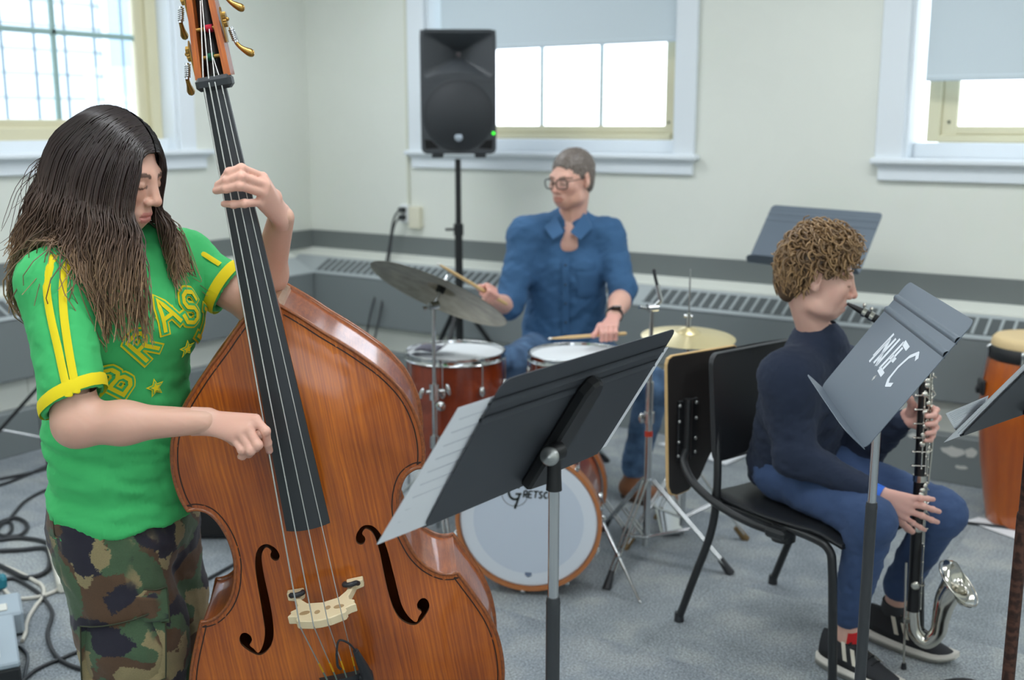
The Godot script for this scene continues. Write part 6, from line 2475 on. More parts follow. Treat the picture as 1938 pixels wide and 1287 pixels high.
# a head in its own axes: x to its left ear when seen from the front's right, y up, z out of the face
func head_field(c: Vector3, B: Basis, s: float, male: float, cell := 0.0032) -> Field:
	var f := Field.new(c - Vector3(0.14, 0.2, 0.14) * s, c + Vector3(0.14, 0.135, 0.14) * s, cell)
	var P := func(x: float, y: float, z: float) -> Vector3: return c + B * (Vector3(x, y, z) * s)
	f.egg(P.call(0, 0.028, -0.018), Vector3(0.073, 0.084, 0.093) * s, B, 0.02)
	f.egg(P.call(0, -0.03, 0.026), Vector3(0.058 + 0.004 * male, 0.08, 0.062) * s, B, 0.03)
	f.egg(P.call(0, -0.088, 0.058), Vector3(0.027 + 0.006 * male, 0.022, 0.024) * s, B, 0.03)
	for m in [-1.0, 1.0]:
		f.egg(P.call(m * 0.042, -0.078, 0.022), Vector3(0.02, 0.022, 0.035) * s, B, 0.03)
		f.egg(P.call(m * 0.04, -0.022, 0.056), Vector3(0.024, 0.02, 0.022) * s, B, 0.02)
	f.bone(P.call(-0.036, 0.018, 0.072), P.call(0.036, 0.018, 0.072), Vector2(0.011, 0.012 + 0.002 * male) * s, Vector2(0.011, 0.012 + 0.002 * male) * s, 0.018)
	for m in [-1.0, 1.0]:
		f.egg(P.call(m * 0.031, -0.001, 0.099), Vector3(0.018, 0.0115, 0.017) * s, B, 0.010, true)
		f.egg(P.call(m * 0.031, -0.002, 0.0745), Vector3(0.0145, 0.012, 0.0125) * s, B, 0.003)
	# nose
	f.bone(P.call(0, 0.014, 0.083), P.call(0, -0.028, 0.103), Vector2(0.008, 0.009) * s, Vector2(0.0105, 0.0105) * s, 0.012)
	f.ball(P.call(0, -0.031, 0.105), 0.0098 * s, 0.006)
	for m in [-1.0, 1.0]:
		f.ball(P.call(m * 0.0115, -0.036, 0.094), 0.0082 * s, 0.006)
		f.ball(P.call(m * 0.0055, -0.0425, 0.099), 0.0034 * s, 0.003, true)
	# mouth
	f.egg(P.call(0, -0.066, 0.078), Vector3(0.028, 0.022, 0.014) * s, B, 0.012)
	f.bone(P.call(-0.019, -0.0625, 0.085), P.call(0.019, -0.0625, 0.085), Vector2(0.0052, 0.0055) * s, Vector2(0.0052, 0.0055) * s, 0.006)
	f.ball(P.call(0, -0.0605, 0.0905), 0.0052 * s, 0.006)
	f.bone(P.call(-0.015, -0.0735, 0.085), P.call(0.015, -0.0735, 0.085), Vector2(0.0065, 0.0065) * s, Vector2(0.0065, 0.0065) * s, 0.006)
	f.bone(P.call(-0.022, -0.068, 0.0935), P.call(0.022, -0.068, 0.0935), Vector2(0.0022, 0.006) * s, Vector2(0.0022, 0.006) * s, 0.003, B.y, true)
	# ears
	for m in [-1.0, 1.0]:
		var eb := B * Basis(Vector3.UP, m * 0.35)
		f.egg(P.call(m * 0.075, -0.004, -0.016), Vector3(0.008, 0.031, 0.019) * s, eb, 0.006)
		f.egg(P.call(m * 0.072, -0.028, -0.008), Vector3(0.007, 0.012, 0.010) * s, eb, 0.006)
		f.egg(P.call(m * 0.083, 0.0, -0.012), Vector3(0.005, 0.018, 0.010) * s, eb, 0.004, true)
	return f

# colours of a face by place: lips, brows, lashes, redder cheeks and nose
func face_paint(c: Vector3, B: Basis, s: float, skin: Color, lip: Color, brow: Color, blush := 0.25, beard := 0.0, beard_c := Color.BLACK) -> Callable:
	return func(p: Vector3) -> Color:
		var q := (B.inverse() * (p - c)) / s
		var k := skin
		if q.z > 0.03:
			var ax := absf(q.x)
			var bl := exp(-(pow((ax - 0.04) / 0.02, 2.0) + pow((q.y + 0.03) / 0.02, 2.0))) + exp(-(q.x * q.x + pow(q.y + 0.03, 2.0)) / 0.0003) * step_(q.z, 0.09)
			k = k.lerp(Color(skin.r, skin.g * 0.72, skin.b * 0.7), clampf(bl * blush, 0, 0.6))
			if beard > 0.0 and q.y < -0.045 and not (ax < 0.022 and absf(q.y + 0.068) < 0.010):
				k = k.lerp(beard_c, beard * clampf((-q.y - 0.045) / 0.012, 0, 1))
			if ax < 0.024 - absf(q.y + 0.068) * 0.6 and q.y > -0.081 and q.y < -0.0565 and q.z > 0.078:
				k = lip
			var by := 0.0165 + 0.004 * sin(clampf((ax - 0.012) / 0.04, 0, 1) * PI) - maxf(0.0, ax - 0.045) * 0.25
			if ax > 0.012 and ax < 0.055 and absf(q.y - by) < 0.0042 and q.z > 0.04:
				k = k.lerp(brow, 0.85)
			if ax > 0.015 and ax < 0.047 and absf(q.y + 0.0085 - 0.003 * pow((ax - 0.031) / 0.015, 2.0)) < 0.0022 and q.z > 0.05:
				k = k.lerp(brow, 0.85)
		return k

func step_(x: float, e: float) -> float:
	return 1.0 if x > e else 0.0

# a flat band laid on a figure's surface along a path
func ribbon(mb: MB, f: Field, path: Array, w: float, lift: float, closed := false, pull := Vector3.ZERO) -> void:
	var rows := []
	var m := path.size()
	var pts := []
	for p in path:
		pts.append(f.onto(p, lift))
	var refs := []
	for i in m:
		var d: Vector3 = (pts[(i + 1) % m] - pts[(i + m - 1) % m]) if closed else (pts[mini(i + 1, m - 1)] - pts[maxi(i - 1, 0)])
		var n := f.grad(pts[i])
		var s := d.normalized().cross(n).normalized() * w * 0.5
		var row := []
		for k in 5:
			row.append(f.onto(pts[i] + s * (k - 2.0) / 2.0, lift - (0.0012 if k == 0 or k == 4 else 0.0)))
		rows.append(row)
		refs.append(n)
	if closed:
		rows.append(rows[0])
		refs.append(refs[0])
	mb.grid(rows, false, 1.0, Vector2(1, 1), Vector3.ZERO, refs)

# the body under the clothes, so that head, arms and legs hang together
func inner_body(mb: MB, spine: Array, limbs: Array, c: Color) -> void:
	var lo: Vector3 = spine[0]
	var hi: Vector3 = spine[0]
	for l in [spine] + limbs:
		for p in l:
			lo = lo.min(p)
			hi = hi.max(p)
	var f := Field.new(lo - Vector3.ONE * 0.14, hi + Vector3.ONE * 0.14, 0.013)
	for i in spine.size() - 1:
		f.bone(spine[i], spine[i + 1], Vector2(0.045 if i == 0 else 0.085, 0.045 if i == 0 else 0.07), Vector2(0.085, 0.07), 0.03)
	for l in limbs:
		for i in l.size() - 1:
			f.bone(l[i], l[i + 1], Vector2(0.036, 0.036), Vector2(0.033, 0.033), 0.02)
	f.net(mb, func(p: Vector3) -> Color: return c)

# ---------------------------------------------------------------- the bass player
func camo() -> StandardMaterial3D:
	var m := cloth_mat("camouflage", Color.WHITE, 0.9)
	if m.albedo_texture == null:
		var S := 512
		var a := FastNoiseLite.new()
		a.fractal_octaves = 2
		a.domain_warp_enabled = true
		a.domain_warp_amplitude = 24.0
		a.domain_warp_frequency = 0.02
		var layer := []
		for k in 4:
			a.seed = 300 + k * 7
			a.frequency = [0.009, 0.010, 0.012, 0.011][k]
			layer.append(a.get_seamless_image(S, S))
		var im := Image.create(S, S, false, Image.FORMAT_RGB8)
		var nz := FastNoiseLite.new()
		nz.frequency = 0.6
		for y in S:
			for x in S:
				var c := rgb(74, 98, 70)
				if layer[0].get_pixel(x, y).r > 0.50:
					c = rgb(92, 68, 48)
				if layer[1].get_pixel(x, y).r > 0.62:
					c = rgb(150, 136, 98)
				if layer[2].get_pixel(x, y).r > 0.63:
					c = rgb(38, 36, 50)
				im.set_pixel(x, y, c * (0.96 + 0.08 * nz.get_noise_2d(x, y)))
		m.albedo_texture = ImageTexture.create_from_image(im)
		triplanar(m, 1.05)
		m.uv1_triplanar_sharpness = 10.0
	return m

# a panel laid on a field: corners seen along dir
func edged(called: String, f: Field, q: Array, dir: Vector3, lift: float, m: Material, o: Node3D) -> void:
	var pt := part(called, patch(f, q, dir, lift), m, o)
	var path := []
	for k in 4:
		for j in 8:
			var p: Vector3 = q[k].lerp(q[(k + 1) % 4], j / 8.0)
			path.append(f.along(p - dir * 0.25, dir, lift * 0.75, 0.6))
	var mb := MB.new()
	mb.tube(path, 0.0018, 5, false, true)
	part("hem", mb, mat("camo_hem", rgb(62, 66, 48), 0.9), pt)

func patch(f: Field, q: Array, dir: Vector3, lift: float, n := 8) -> MB:
	var mb := MB.new()
	var rows := []
	for i in n + 1:
		var row := []
		for j in n + 1:
			var p: Vector3 = q[0].lerp(q[1], float(i) / n).lerp(q[3].lerp(q[2], float(i) / n), float(j) / n)
			var edge := i == 0 or j == 0 or i == n or j == n
			row.append(f.along(p - dir * 0.25, dir, lift * 0.7 if edge else lift, 0.6))
		rows.append(row)
	mb.grid(rows, false, 1.0, Vector2(1, 1), -dir)
	return mb

func strand(mb: MB, pts: Array, r0: float, r1: float, n: int, cols: Array, sides := 4) -> void:
	var path := curve(pts, n)
	var m := path.size()
	var rr := []
	for i in m:
		var t := float(i) / (m - 1)
		rr.append(lerpf(r0, r1, t * t))
	var f0 := mb.v.size()
	mb.tube(path, rr, sides, false)
	for i in m:
		var t := float(i) / (m - 1) * (cols.size() - 1)
		var k := mini(int(t), cols.size() - 2)
		var c: Color = cols[k].lerp(cols[k + 1], t - k)
		for s in sides:
			mb.col[f0 + i * sides + s] = c

func look(fwd: Vector3, up := Vector3.UP) -> Basis:
	var z := fwd.normalized()
	var y := (up - z * up.dot(z)).normalized()
	return Basis(y.cross(z), y, z)

func bassist() -> void:
	var F := Vector3(0.71, 0, 0.70).normalized()
	var L := Vector3(0.70, 0, -0.71).normalized()
	var base := Vector3(-0.86, 0, -2.32)
	var o := thing("person", "standing person in a green shirt and camouflage trousers playing the double bass", "person", base)
	var sk := lin(214, 168, 146)
	var plain := func(p: Vector3) -> Color: return sk
	# ---- joints
	var rs := Vector3(-0.8977, 1.2449, -2.1400)
	var ls := Vector3(-0.7296, 1.2533, -2.4200)
	var re := Vector3(-0.8350, 0.9859, -2.0400)
	var rw := Vector3(-0.5909, 0.9856, -2.0600)
	var le := Vector3(-0.5578, 1.1489, -2.4000)
	var lw := Vector3(-0.4598, 1.3693, -2.2000)
	var nk := Vector3(-0.8356, 1.2959, -2.2900)
	var ch := Vector3(-0.8218, 1.1599, -2.3000)
	var wa := Vector3(-0.8558, 0.9136, -2.3100)
	var hm := Vector3(-0.8790, 0.7134, -2.3300)
	# ---- shirt
	var nz := FastNoiseLite.new()
	nz.seed = 8
	nz.frequency = 1.0
	var fold := func(p: Vector3, n: Vector3) -> float:
		var w := clampf((1.14 - p.y) / 0.3, 0.15, 1.0)
		return 0.016 * w * nz.get_noise_3d(p.x * 5.0 + p.y * 3.0, p.y * 17.0 + p.x * 5.0, p.z * 5.0) + 0.003 * nz.get_noise_3d(p.x * 22.0, p.y * 30.0, p.z * 22.0)
	var sf := Field.new(Vector3(-1.16, 0.60, -2.62), Vector3(-0.50, 1.40, -2.0), 0.0075)
	sf.bone(ch, wa, Vector2(0.150, 0.118), Vector2(0.146, 0.112), 0.04, L)
	sf.bone(wa, hm + Vector3(0.012, -0.08, 0), Vector2(0.148, 0.114), Vector2(0.166, 0.132), 0.05, L)
	sf.bone(rs, ls, Vector2(0.06, 0.062), Vector2(0.06, 0.062), 0.06, Vector3.UP)
	sf.bone(rs.lerp(ls, 0.3), rs.lerp(ls, 0.7) + Vector3(0, 0.04, 0), Vector2(0.06, 0.05), Vector2(0.055, 0.05), 0.06, L)
	sf.bone(ch + F * 0.05 - L * 0.06 + Vector3(0, -0.02, 0), ch + F * 0.05 + L * 0.06 + Vector3(0, -0.02, 0), Vector2(0.075, 0.075), Vector2(0.075, 0.075), 0.05)
	sf.bone(rs, rs.lerp(re, 0.3), Vector2(0.068, 0.062), Vector2(0.066, 0.062), 0.05)
	sf.bone(ls, ls.lerp(le, 0.3), Vector2(0.06, 0.06), Vector2(0.056, 0.056), 0.05)
	sf.slice(Vector3(hm.x, 0.685, hm.z), Vector3(0.05, -1, 0.03).normalized())
	var mb := MB.new()
	var white := func(p: Vector3) -> Color: return Color.WHITE
	sf.net(mb, white, fold)
	var green := cloth_mat("green_jersey", rgb(66, 190, 108), 0.85)
	# sleeves, open at the cuff
	var sleeves := []
	for k in 2:
		var a := rs if k == 0 else ls
		var e := re if k == 0 else le
		var cut := 0.86 if k == 0 else 0.62
		var end := a.lerp(e, cut)
		var f := Field.new(a.min(end) - Vector3.ONE * 0.12, a.max(end) + Vector3.ONE * 0.12, 0.006)
		var d := (e - a).normalized()
		f.bone(a, end + d * 0.08, Vector2(0.072, 0.066) if k == 0 else Vector2(0.062, 0.06), Vector2(0.059, 0.057) if k == 0 else Vector2(0.060, 0.056), 0.03, F)
		f.slice(end, (d + (Vector3(0.36, 0, 0) if k == 0 else Vector3.ZERO)).normalized())
		var hole := 0.051 if k == 0 else 0.05
		f.bone(end - d * 0.02, end + d * 0.1, Vector2(hole, hole), Vector2(hole, hole), 0.004, F, true)
		f.net(mb, white, fold)
		sleeves.append([f, end, d, a])
	var shirt := part("shirt", mb, green, o)
	var yellow := cloth_mat("yellow_trim", rgb(236, 214, 20), 0.85)
	for k in 2:
		var f: Field = sleeves[k][0]
		var end: Vector3 = sleeves[k][1]
		var d: Vector3 = sleeves[k][2]
		var u := d.cross(Vector3.UP).normalized()
		var w := d.cross(u)
		var loop := []
		for i in 40:
			var a := TAU * i / 40.0
			var lp := end + (u * cos(a) + w * sin(a)) * 0.06
			var ns := (d + (Vector3(0.36, 0, 0) if k == 0 else Vector3.ZERO)).normalized()
			lp -= d * ((lp - end).dot(ns) / d.dot(ns) + 0.015)
			loop.append(lp)
		mb = MB.new()
		ribbon(mb, f, loop, 0.024, 0.0065, true)
		part("cuff", mb, yellow, shirt)
	# stripes from the shoulder to the cuff
	var lines := [[Vector3(-0.8776, 1.3048, -2.1000), Vector3(-0.8780, 1.2852, -2.0700), Vector3(-0.8807, 1.2477, -2.0500), Vector3(-0.8683, 1.1974, -2.0200), Vector3(-0.8462, 1.1452, -1.9800), Vector3(-0.8285, 1.0950, -1.9600), Vector3(-0.8153, 1.0647, -1.9500)], [Vector3(-0.8400, 1.3068, -2.1000), Vector3(-0.8382, 1.2814, -2.0600), Vector3(-0.8350, 1.2457, -2.0300), Vector3(-0.8246, 1.2009, -2.0000), Vector3(-0.8072, 1.1472, -1.9700), Vector3(-0.7912, 1.1023, -1.9500), Vector3(-0.7814, 1.0800, -1.9400)]]
	for ln in lines:
		mb = MB.new()
		ribbon(mb, sleeves[0][0], curve(ln, 30), 0.015, 0.0055)
		part("stripe", mb, yellow, shirt)
	mb = MB.new()
	ribbon(mb, sleeves[1][0], curve([Vector3(-0.7332, 1.3304, -2.3700), Vector3(-0.6913, 1.3143, -2.3600), Vector3(-0.6497, 1.2983, -2.3500), Vector3(-0.6150, 1.2858, -2.3400)], 16), 0.014, 0.005)
	part("stripe", mb, yellow, shirt)
	print_on_shirt(shirt, sf, ch, F, L, yellow, green)
	# ---- trousers
	var pf := Field.new(Vector3(-1.14, 0.02, -2.75), Vector3(-0.52, 0.78, -1.98), 0.0095)
	var pv := Vector3(hm.x, 0.76, hm.z)
	var rh := pv - L * 0.06 + Vector3(0.015, -0.06, 0)
	var lh := pv + L * 0.06 + Vector3(0.01, -0.06, -0.05)
	var rk := Vector3(rh.x + 0.06, 0.43, rh.z - 0.0)
	var lk := Vector3(lh.x - 0.01, 0.43, lh.z - 0.05)
	pf.bone(pv + Vector3(0.012, 0.0, 0), pv + Vector3(0.014, -0.1, 0), Vector2(0.140, 0.108), Vector2(0.148, 0.118), 0.04, L)
	for k in 2:
		var hp := rh if k == 0 else lh
		var kn := rk if k == 0 else lk
		pf.bone(hp, kn, Vector2(0.108, 0.112) if k == 0 else Vector2(0.1, 0.1), Vector2(0.116, 0.118) if k == 0 else Vector2(0.096, 0.096), 0.03, L)
		pf.bone(kn, Vector3(kn.x, 0.06, kn.z - 0.02), Vector2(0.11, 0.11) if k == 0 else Vector2(0.096, 0.096), Vector2(0.09, 0.095), 0.04, L)
	var ripple := func(p: Vector3, n: Vector3) -> float:
		return 0.009 * nz.get_noise_3d(p.x * 7.0 + 3.0, p.y * 9.0 + p.x * 6.0, p.z * 7.0) + 0.0025 * nz.get_noise_3d(p.x * 25.0, p.y * 25.0, p.z * 25.0)
	pf.slice(Vector3(0, 0.05, 0), Vector3.DOWN)
	mb = MB.new()
	pf.net(mb, white, ripple)
	mb.use_col = false
	var tr := part("trousers", mb, camo(), o)
	var inw := Vector3(-0.33, 0, -0.94).normalized()
	edged("cargo_pocket", pf, [Vector3(-0.8906, 0.5047, -2.1000), Vector3(-0.7065, 0.5280, -2.1000), Vector3(-0.7162, 0.3684, -2.1000), Vector3(-0.8997, 0.3564, -2.1000)], inw, 0.016, camo(), tr)
	edged("pocket_flap", pf, [Vector3(-0.8957, 0.5803, -2.1000), Vector3(-0.6998, 0.5687, -2.1000), Vector3(-0.6997, 0.4964, -2.1000), Vector3(-0.8854, 0.4871, -2.1000)], inw, 0.034, camo(), tr)
	edged("back_pocket_flap", pf, [Vector3(-0.9319, 0.7478, -2.1000), Vector3(-0.8835, 0.7400, -2.1000), Vector3(-0.8875, 0.6880, -2.1000), Vector3(-0.9319, 0.6948, -2.1000)], inw, 0.022, camo(), tr)
	# seams
	for ln in [[Vector3(-0.8320, 0.7437, -2.1500), Vector3(-0.8327, 0.6669, -2.1400), Vector3(-0.8315, 0.6015, -2.1300), Vector3(-0.8291, 0.5535, -2.1200)], [Vector3(-0.8479, 0.7494, -2.1500), Vector3(-0.8444, 0.7016, -2.1400), Vector3(-0.8326, 0.6480, -2.1300)], [Vector3(-0.7808, 0.7437, -2.1500), Vector3(-0.7897, 0.6900, -2.1400), Vector3(-0.8034, 0.6618, -2.1300), Vector3(-0.8284, 0.6457, -2.1300)]]:
		mb = MB.new()
		var pl := []
		for p in curve(ln, 16):
			pl.append(pf.along(p - inw * 0.2, inw, 0.004, 0.6))
		mb.tube(pl, 0.0012, 5)
		part("seam", mb, mat("seam_thread", rgb(70, 72, 56), 0.9), tr)
	# shoes below the frame
	for k in 2:
		var kn := rk if k == 0 else lk
		mb = MB.new()
		var c0 := Vector3(kn.x, 0.0, kn.z - 0.02)
		mb.ball(c0 + F * 0.06 + Vector3(0, 0.045, 0), Vector3(0.05, 0.045, 0.14), 14, look(F))
		part("shoe", mb, mat("shoe_black", rgb(30, 31, 34), 0.6), o)
	# ---- skin: head, neck, arms and hands in one mesh
	var B := look(Vector3(0.93, -0.30, 0.20))
	var hc := Vector3(-0.7994, 1.4566, -2.2350)
	var skin := MB.new()
	var hf := head_field(hc, B, 0.98, 0.0)
	hf.bone(hc + B * Vector3(0, -0.06, -0.03), nk, Vector2(0.047, 0.05), Vector2(0.055, 0.055), 0.02)
	hf.net(skin, face_paint(hc, B, 0.98, sk, lin(202, 132, 122), lin(60, 44, 38)))
	var af := Field.new(Vector3(-1.03, 0.78, -2.22), Vector3(-0.50, 1.05, -1.9), 0.006)
	af.bone(rs.lerp(re, 0.55), re, Vector2(0.047, 0.047), Vector2(0.042, 0.042), 0.03)
	af.bone(re, re.lerp(rw, 0.35), Vector2(0.040, 0.040), Vector2(0.038, 0.038), 0.03)
	af.bone(re.lerp(rw, 0.35), rw, Vector2(0.038, 0.038), Vector2(0.027, 0.024), 0.03)
	af.net(skin, plain)
	var bf := Field.new(Vector3(-0.78, 1.10, -2.56), Vector3(-0.42, 1.46, -2.10), 0.006)
	bf.bone(ls.lerp(le, 0.5), le, Vector2(0.043, 0.043), Vector2(0.039, 0.039), 0.03)
	bf.bone(le, le.lerp(lw, 0.4), Vector2(0.04, 0.04), Vector2(0.037, 0.037), 0.03)
	bf.bone(le.lerp(lw, 0.4), lw, Vector2(0.037, 0.037), Vector2(0.026, 0.023), 0.03)
	bf.net(skin, plain)
	# plucking hand: knuckles towards us, index laid on the strings
	var hp := func(p: Vector3) -> Color: return lin(222, 172, 152)
	var fr := [[Vector3(-0.4929, 0.9929, -2.0450), Vector3(-0.4723, 0.9726, -2.0350), Vector3(-0.4737, 0.9450, -2.0500), Vector3(-0.4744, 0.9236, -2.0680)], [Vector3(-0.5054, 0.9789, -2.0350), Vector3(-0.4856, 0.9491, -2.0220), Vector3(-0.4979, 0.9339, -2.0550), Vector3(-0.5136, 0.9398, -2.0750)], [Vector3(-0.5206, 0.9700, -2.0330), Vector3(-0.4990, 0.9378, -2.0210), Vector3(-0.5110, 0.9231, -2.0520), Vector3(-0.5265, 0.9290, -2.0750)], [Vector3(-0.5362, 0.9604, -2.0370), Vector3(-0.5169, 0.9380, -2.0240), Vector3(-0.5205, 0.9215, -2.0400), Vector3(-0.5298, 0.9142, -2.0600)]]
	hand(skin, re, rw, fr, [Vector3(-0.5761, 0.9669, -2.0700), Vector3(-0.5489, 0.9368, -2.1000), Vector3(-0.5210, 0.9368, -2.1150), Vector3(-0.5027, 0.9433, -2.1150)], 0.0088, hp, 0.027)
	# stopping hand: fingers laid across the strings, thumb behind the neck
	var fl := [[Vector3(-0.4719, 1.4513, -2.1000), Vector3(-0.4977, 1.4703, -2.0450), Vector3(-0.5204, 1.4635, -2.0450), Vector3(-0.5333, 1.4515, -2.0550)], [Vector3(-0.4642, 1.4382, -2.0850), Vector3(-0.4960, 1.4553, -2.0350), Vector3(-0.5243, 1.4483, -2.0420), Vector3(-0.5460, 1.4396, -2.0600)], [Vector3(-0.4677, 1.4237, -2.0800), Vector3(-0.4980, 1.4392, -2.0320), Vector3(-0.5265, 1.4339, -2.0400), Vector3(-0.5505, 1.4289, -2.0600)], [Vector3(-0.4746, 1.4056, -2.0850), Vector3(-0.4937, 1.4068, -2.0400), Vector3(-0.5155, 1.4045, -2.0450), Vector3(-0.5370, 1.4044, -2.0600)]]
	hand(skin, le, lw, fl, [Vector3(-0.4633, 1.4117, -2.1600), Vector3(-0.4971, 1.4277, -2.1850), Vector3(-0.5250, 1.4329, -2.1850), Vector3(-0.5414, 1.4352, -2.1800)], 0.0088, hp, 0.026)
	inner_body(skin, [nk, ch, wa, hm], [[nk, rs, re], [nk, ls, le]], sk)
	part("body", skin, skin_mat("skin"), o)
	nail(o, Vector3(-0.5491, 1.4287, -2.0620), Vector3(-0.5265, 1.4339, -2.0400), Vector3(0, 0.1, 1), 0.0075)
	nail(o, Vector3(-0.5356, 1.4043, -2.0620), Vector3(-0.5155, 1.4045, -2.0450), Vector3(0, 0.1, 1), 0.007)
	nail(o, Vector3(-0.4739, 0.9253, -2.0660), Vector3(-0.4737, 0.9450, -2.0500), Vector3(0.1, 0, 1), 0.0075)
	# ---- hair
	var hair := MB.new()
	hair.use_col = true
	var cap := Field.new(hc - Vector3.ONE * 0.14, hc + Vector3.ONE * 0.14, 0.006)
	var P := func(x: float, y: float, z: float) -> Vector3: return hc + B * (Vector3(x, y, z) * 0.98)
	cap.egg(P.call(0, 0.028, -0.02), Vector3(0.082, 0.094, 0.1), B, 0.01)
	cap.egg(P.call(0, -0.03, -0.05), Vector3(0.075, 0.09, 0.065), B, 0.03)
	cap.egg(P.call(0, -0.055, 0.085), Vector3(0.075, 0.12, 0.075), B, 0.01, true)
	var dark := lin(44, 36, 34)
	cap.net(hair, func(p: Vector3) -> Color: return dark)
	var rng := RandomNumberGenerator.new()
	rng.seed = 21
	for i in 1700:
		var s := -1.0 if i % 10 < 6 else 1.0            # -x is the side towards the camera
		var ph := rng.randf_range(0.50, PI + 0.15) if s < 0 else rng.randf_range(0.42, PI)
		var t := clampf((ph - 0.7) / 2.4, 0.0, 1.0)
		var z0 := lerpf(0.066, -0.09, t) + rng.randf_range(-0.012, 0.012)
		var lay := rng.randf_range(0.0, 0.014)
		var over := func(al: float, z: float) -> Vector3:
			var w := sqrt(maxf(0.05, 1.0 - pow((z + 0.018) / 0.104, 2.0)))
			return P.call(s * sin(al) * (0.083 + lay) * w, 0.028 + cos(al) * (0.093 + lay * 0.6) * w, z)
		var z2 := -0.02 + 0.106 * cos(ph)
		var p0: Vector3 = over.call(0.04, z0)
		var p1: Vector3 = over.call(0.75, lerpf(z0, z2, 0.35))
		var p2: Vector3 = P.call(s * (0.087 + lay) * sin(ph), 0.03, -0.02 + (0.106 + lay) * cos(ph))
		var p3: Vector3 = P.call(s * (0.097 + lay) * sin(ph), -0.05, -0.022 + (0.115 + lay) * cos(ph))
		var out: Vector3 = (p3 - P.call(0, -0.05, -0.02))
		out.y = 0.0
		out = out.normalized()
		var wav := rng.randf_range(0, TAU)
		var amp := rng.randf_range(0.006, 0.016)
		var len := rng.randf_range(0.14, 0.27)
		if s > 0:
			len *= 0.75
		var tang := Vector3(-out.z, 0, out.x)
		var pts := [p0, p1, p2, p3]
		var buried := false
		for k in 4:
			var u := (k + 1) / 4.0
			var q: Vector3 = p3 + Vector3(0, -len * u, 0) + out * (0.012 * u + 0.012 * sin(u * 3.0)) + tang * amp * sin(wav + u * 7.0) + out * amp * cos(wav + u * 6.0)
			if s < 0 and ph > 1.9:
				q += Vector3(-0.05 * u * u, 0, 0.01 * u)
			if s < 0 and ph < 1.3:
				q += F * 0.03 * u * u
			if sf.at(q) < 0.008:
				q = sf.onto(q, 0.008 + lay * 0.7)
			if sleeves[0][0].at(q) < 0.006:
				pts.append(sleeves[0][0].onto(q, 0.007 + lay * 0.5))
				buried = k < 2
				break
			pts.append(q)
		if buried and rng.randf() < 0.8:
			continue
		var v := rng.randf_range(0.75, 1.25)
		var tip := lin(178, 146, 108) if rng.randf() < 0.6 else lin(120, 94, 70)
		var cols := [lin(40, 33, 32) * v, lin(46, 38, 35) * v, lin(58, 46, 42) * v, lin(76, 60, 51) * v, lin(98, 77, 63) * v, lin(128, 102, 78) * v, tip * v]
		strand(hair, pts, rng.randf_range(0.0016, 0.0028), 0.0008, 21, cols, 3)
	# flyaway strands behind
	for i in 26:
		var p0: Vector3 = P.call(-0.05, rng.randf_range(-0.06, 0.02), -0.10)
		var q := p0 + Vector3(rng.randf_range(-0.09, -0.02), rng.randf_range(-0.2, -0.06), rng.randf_range(-0.02, 0.05))
		strand(hair, [p0, p0.lerp(q, 0.5) + Vector3(-0.02, 0.01, 0), q, q + Vector3(rng.randf_range(-0.05, 0.03), -0.03, 0)], 0.0008, 0.0004, 12, [lin(50, 40, 36), lin(90, 70, 54)], 3)
	part("hair", hair, hair_mat(), o)

func hair_mat() -> StandardMaterial3D:
	var m := mat("hair", Color.WHITE, 0.42)
	m.vertex_color_use_as_albedo = true
	return m

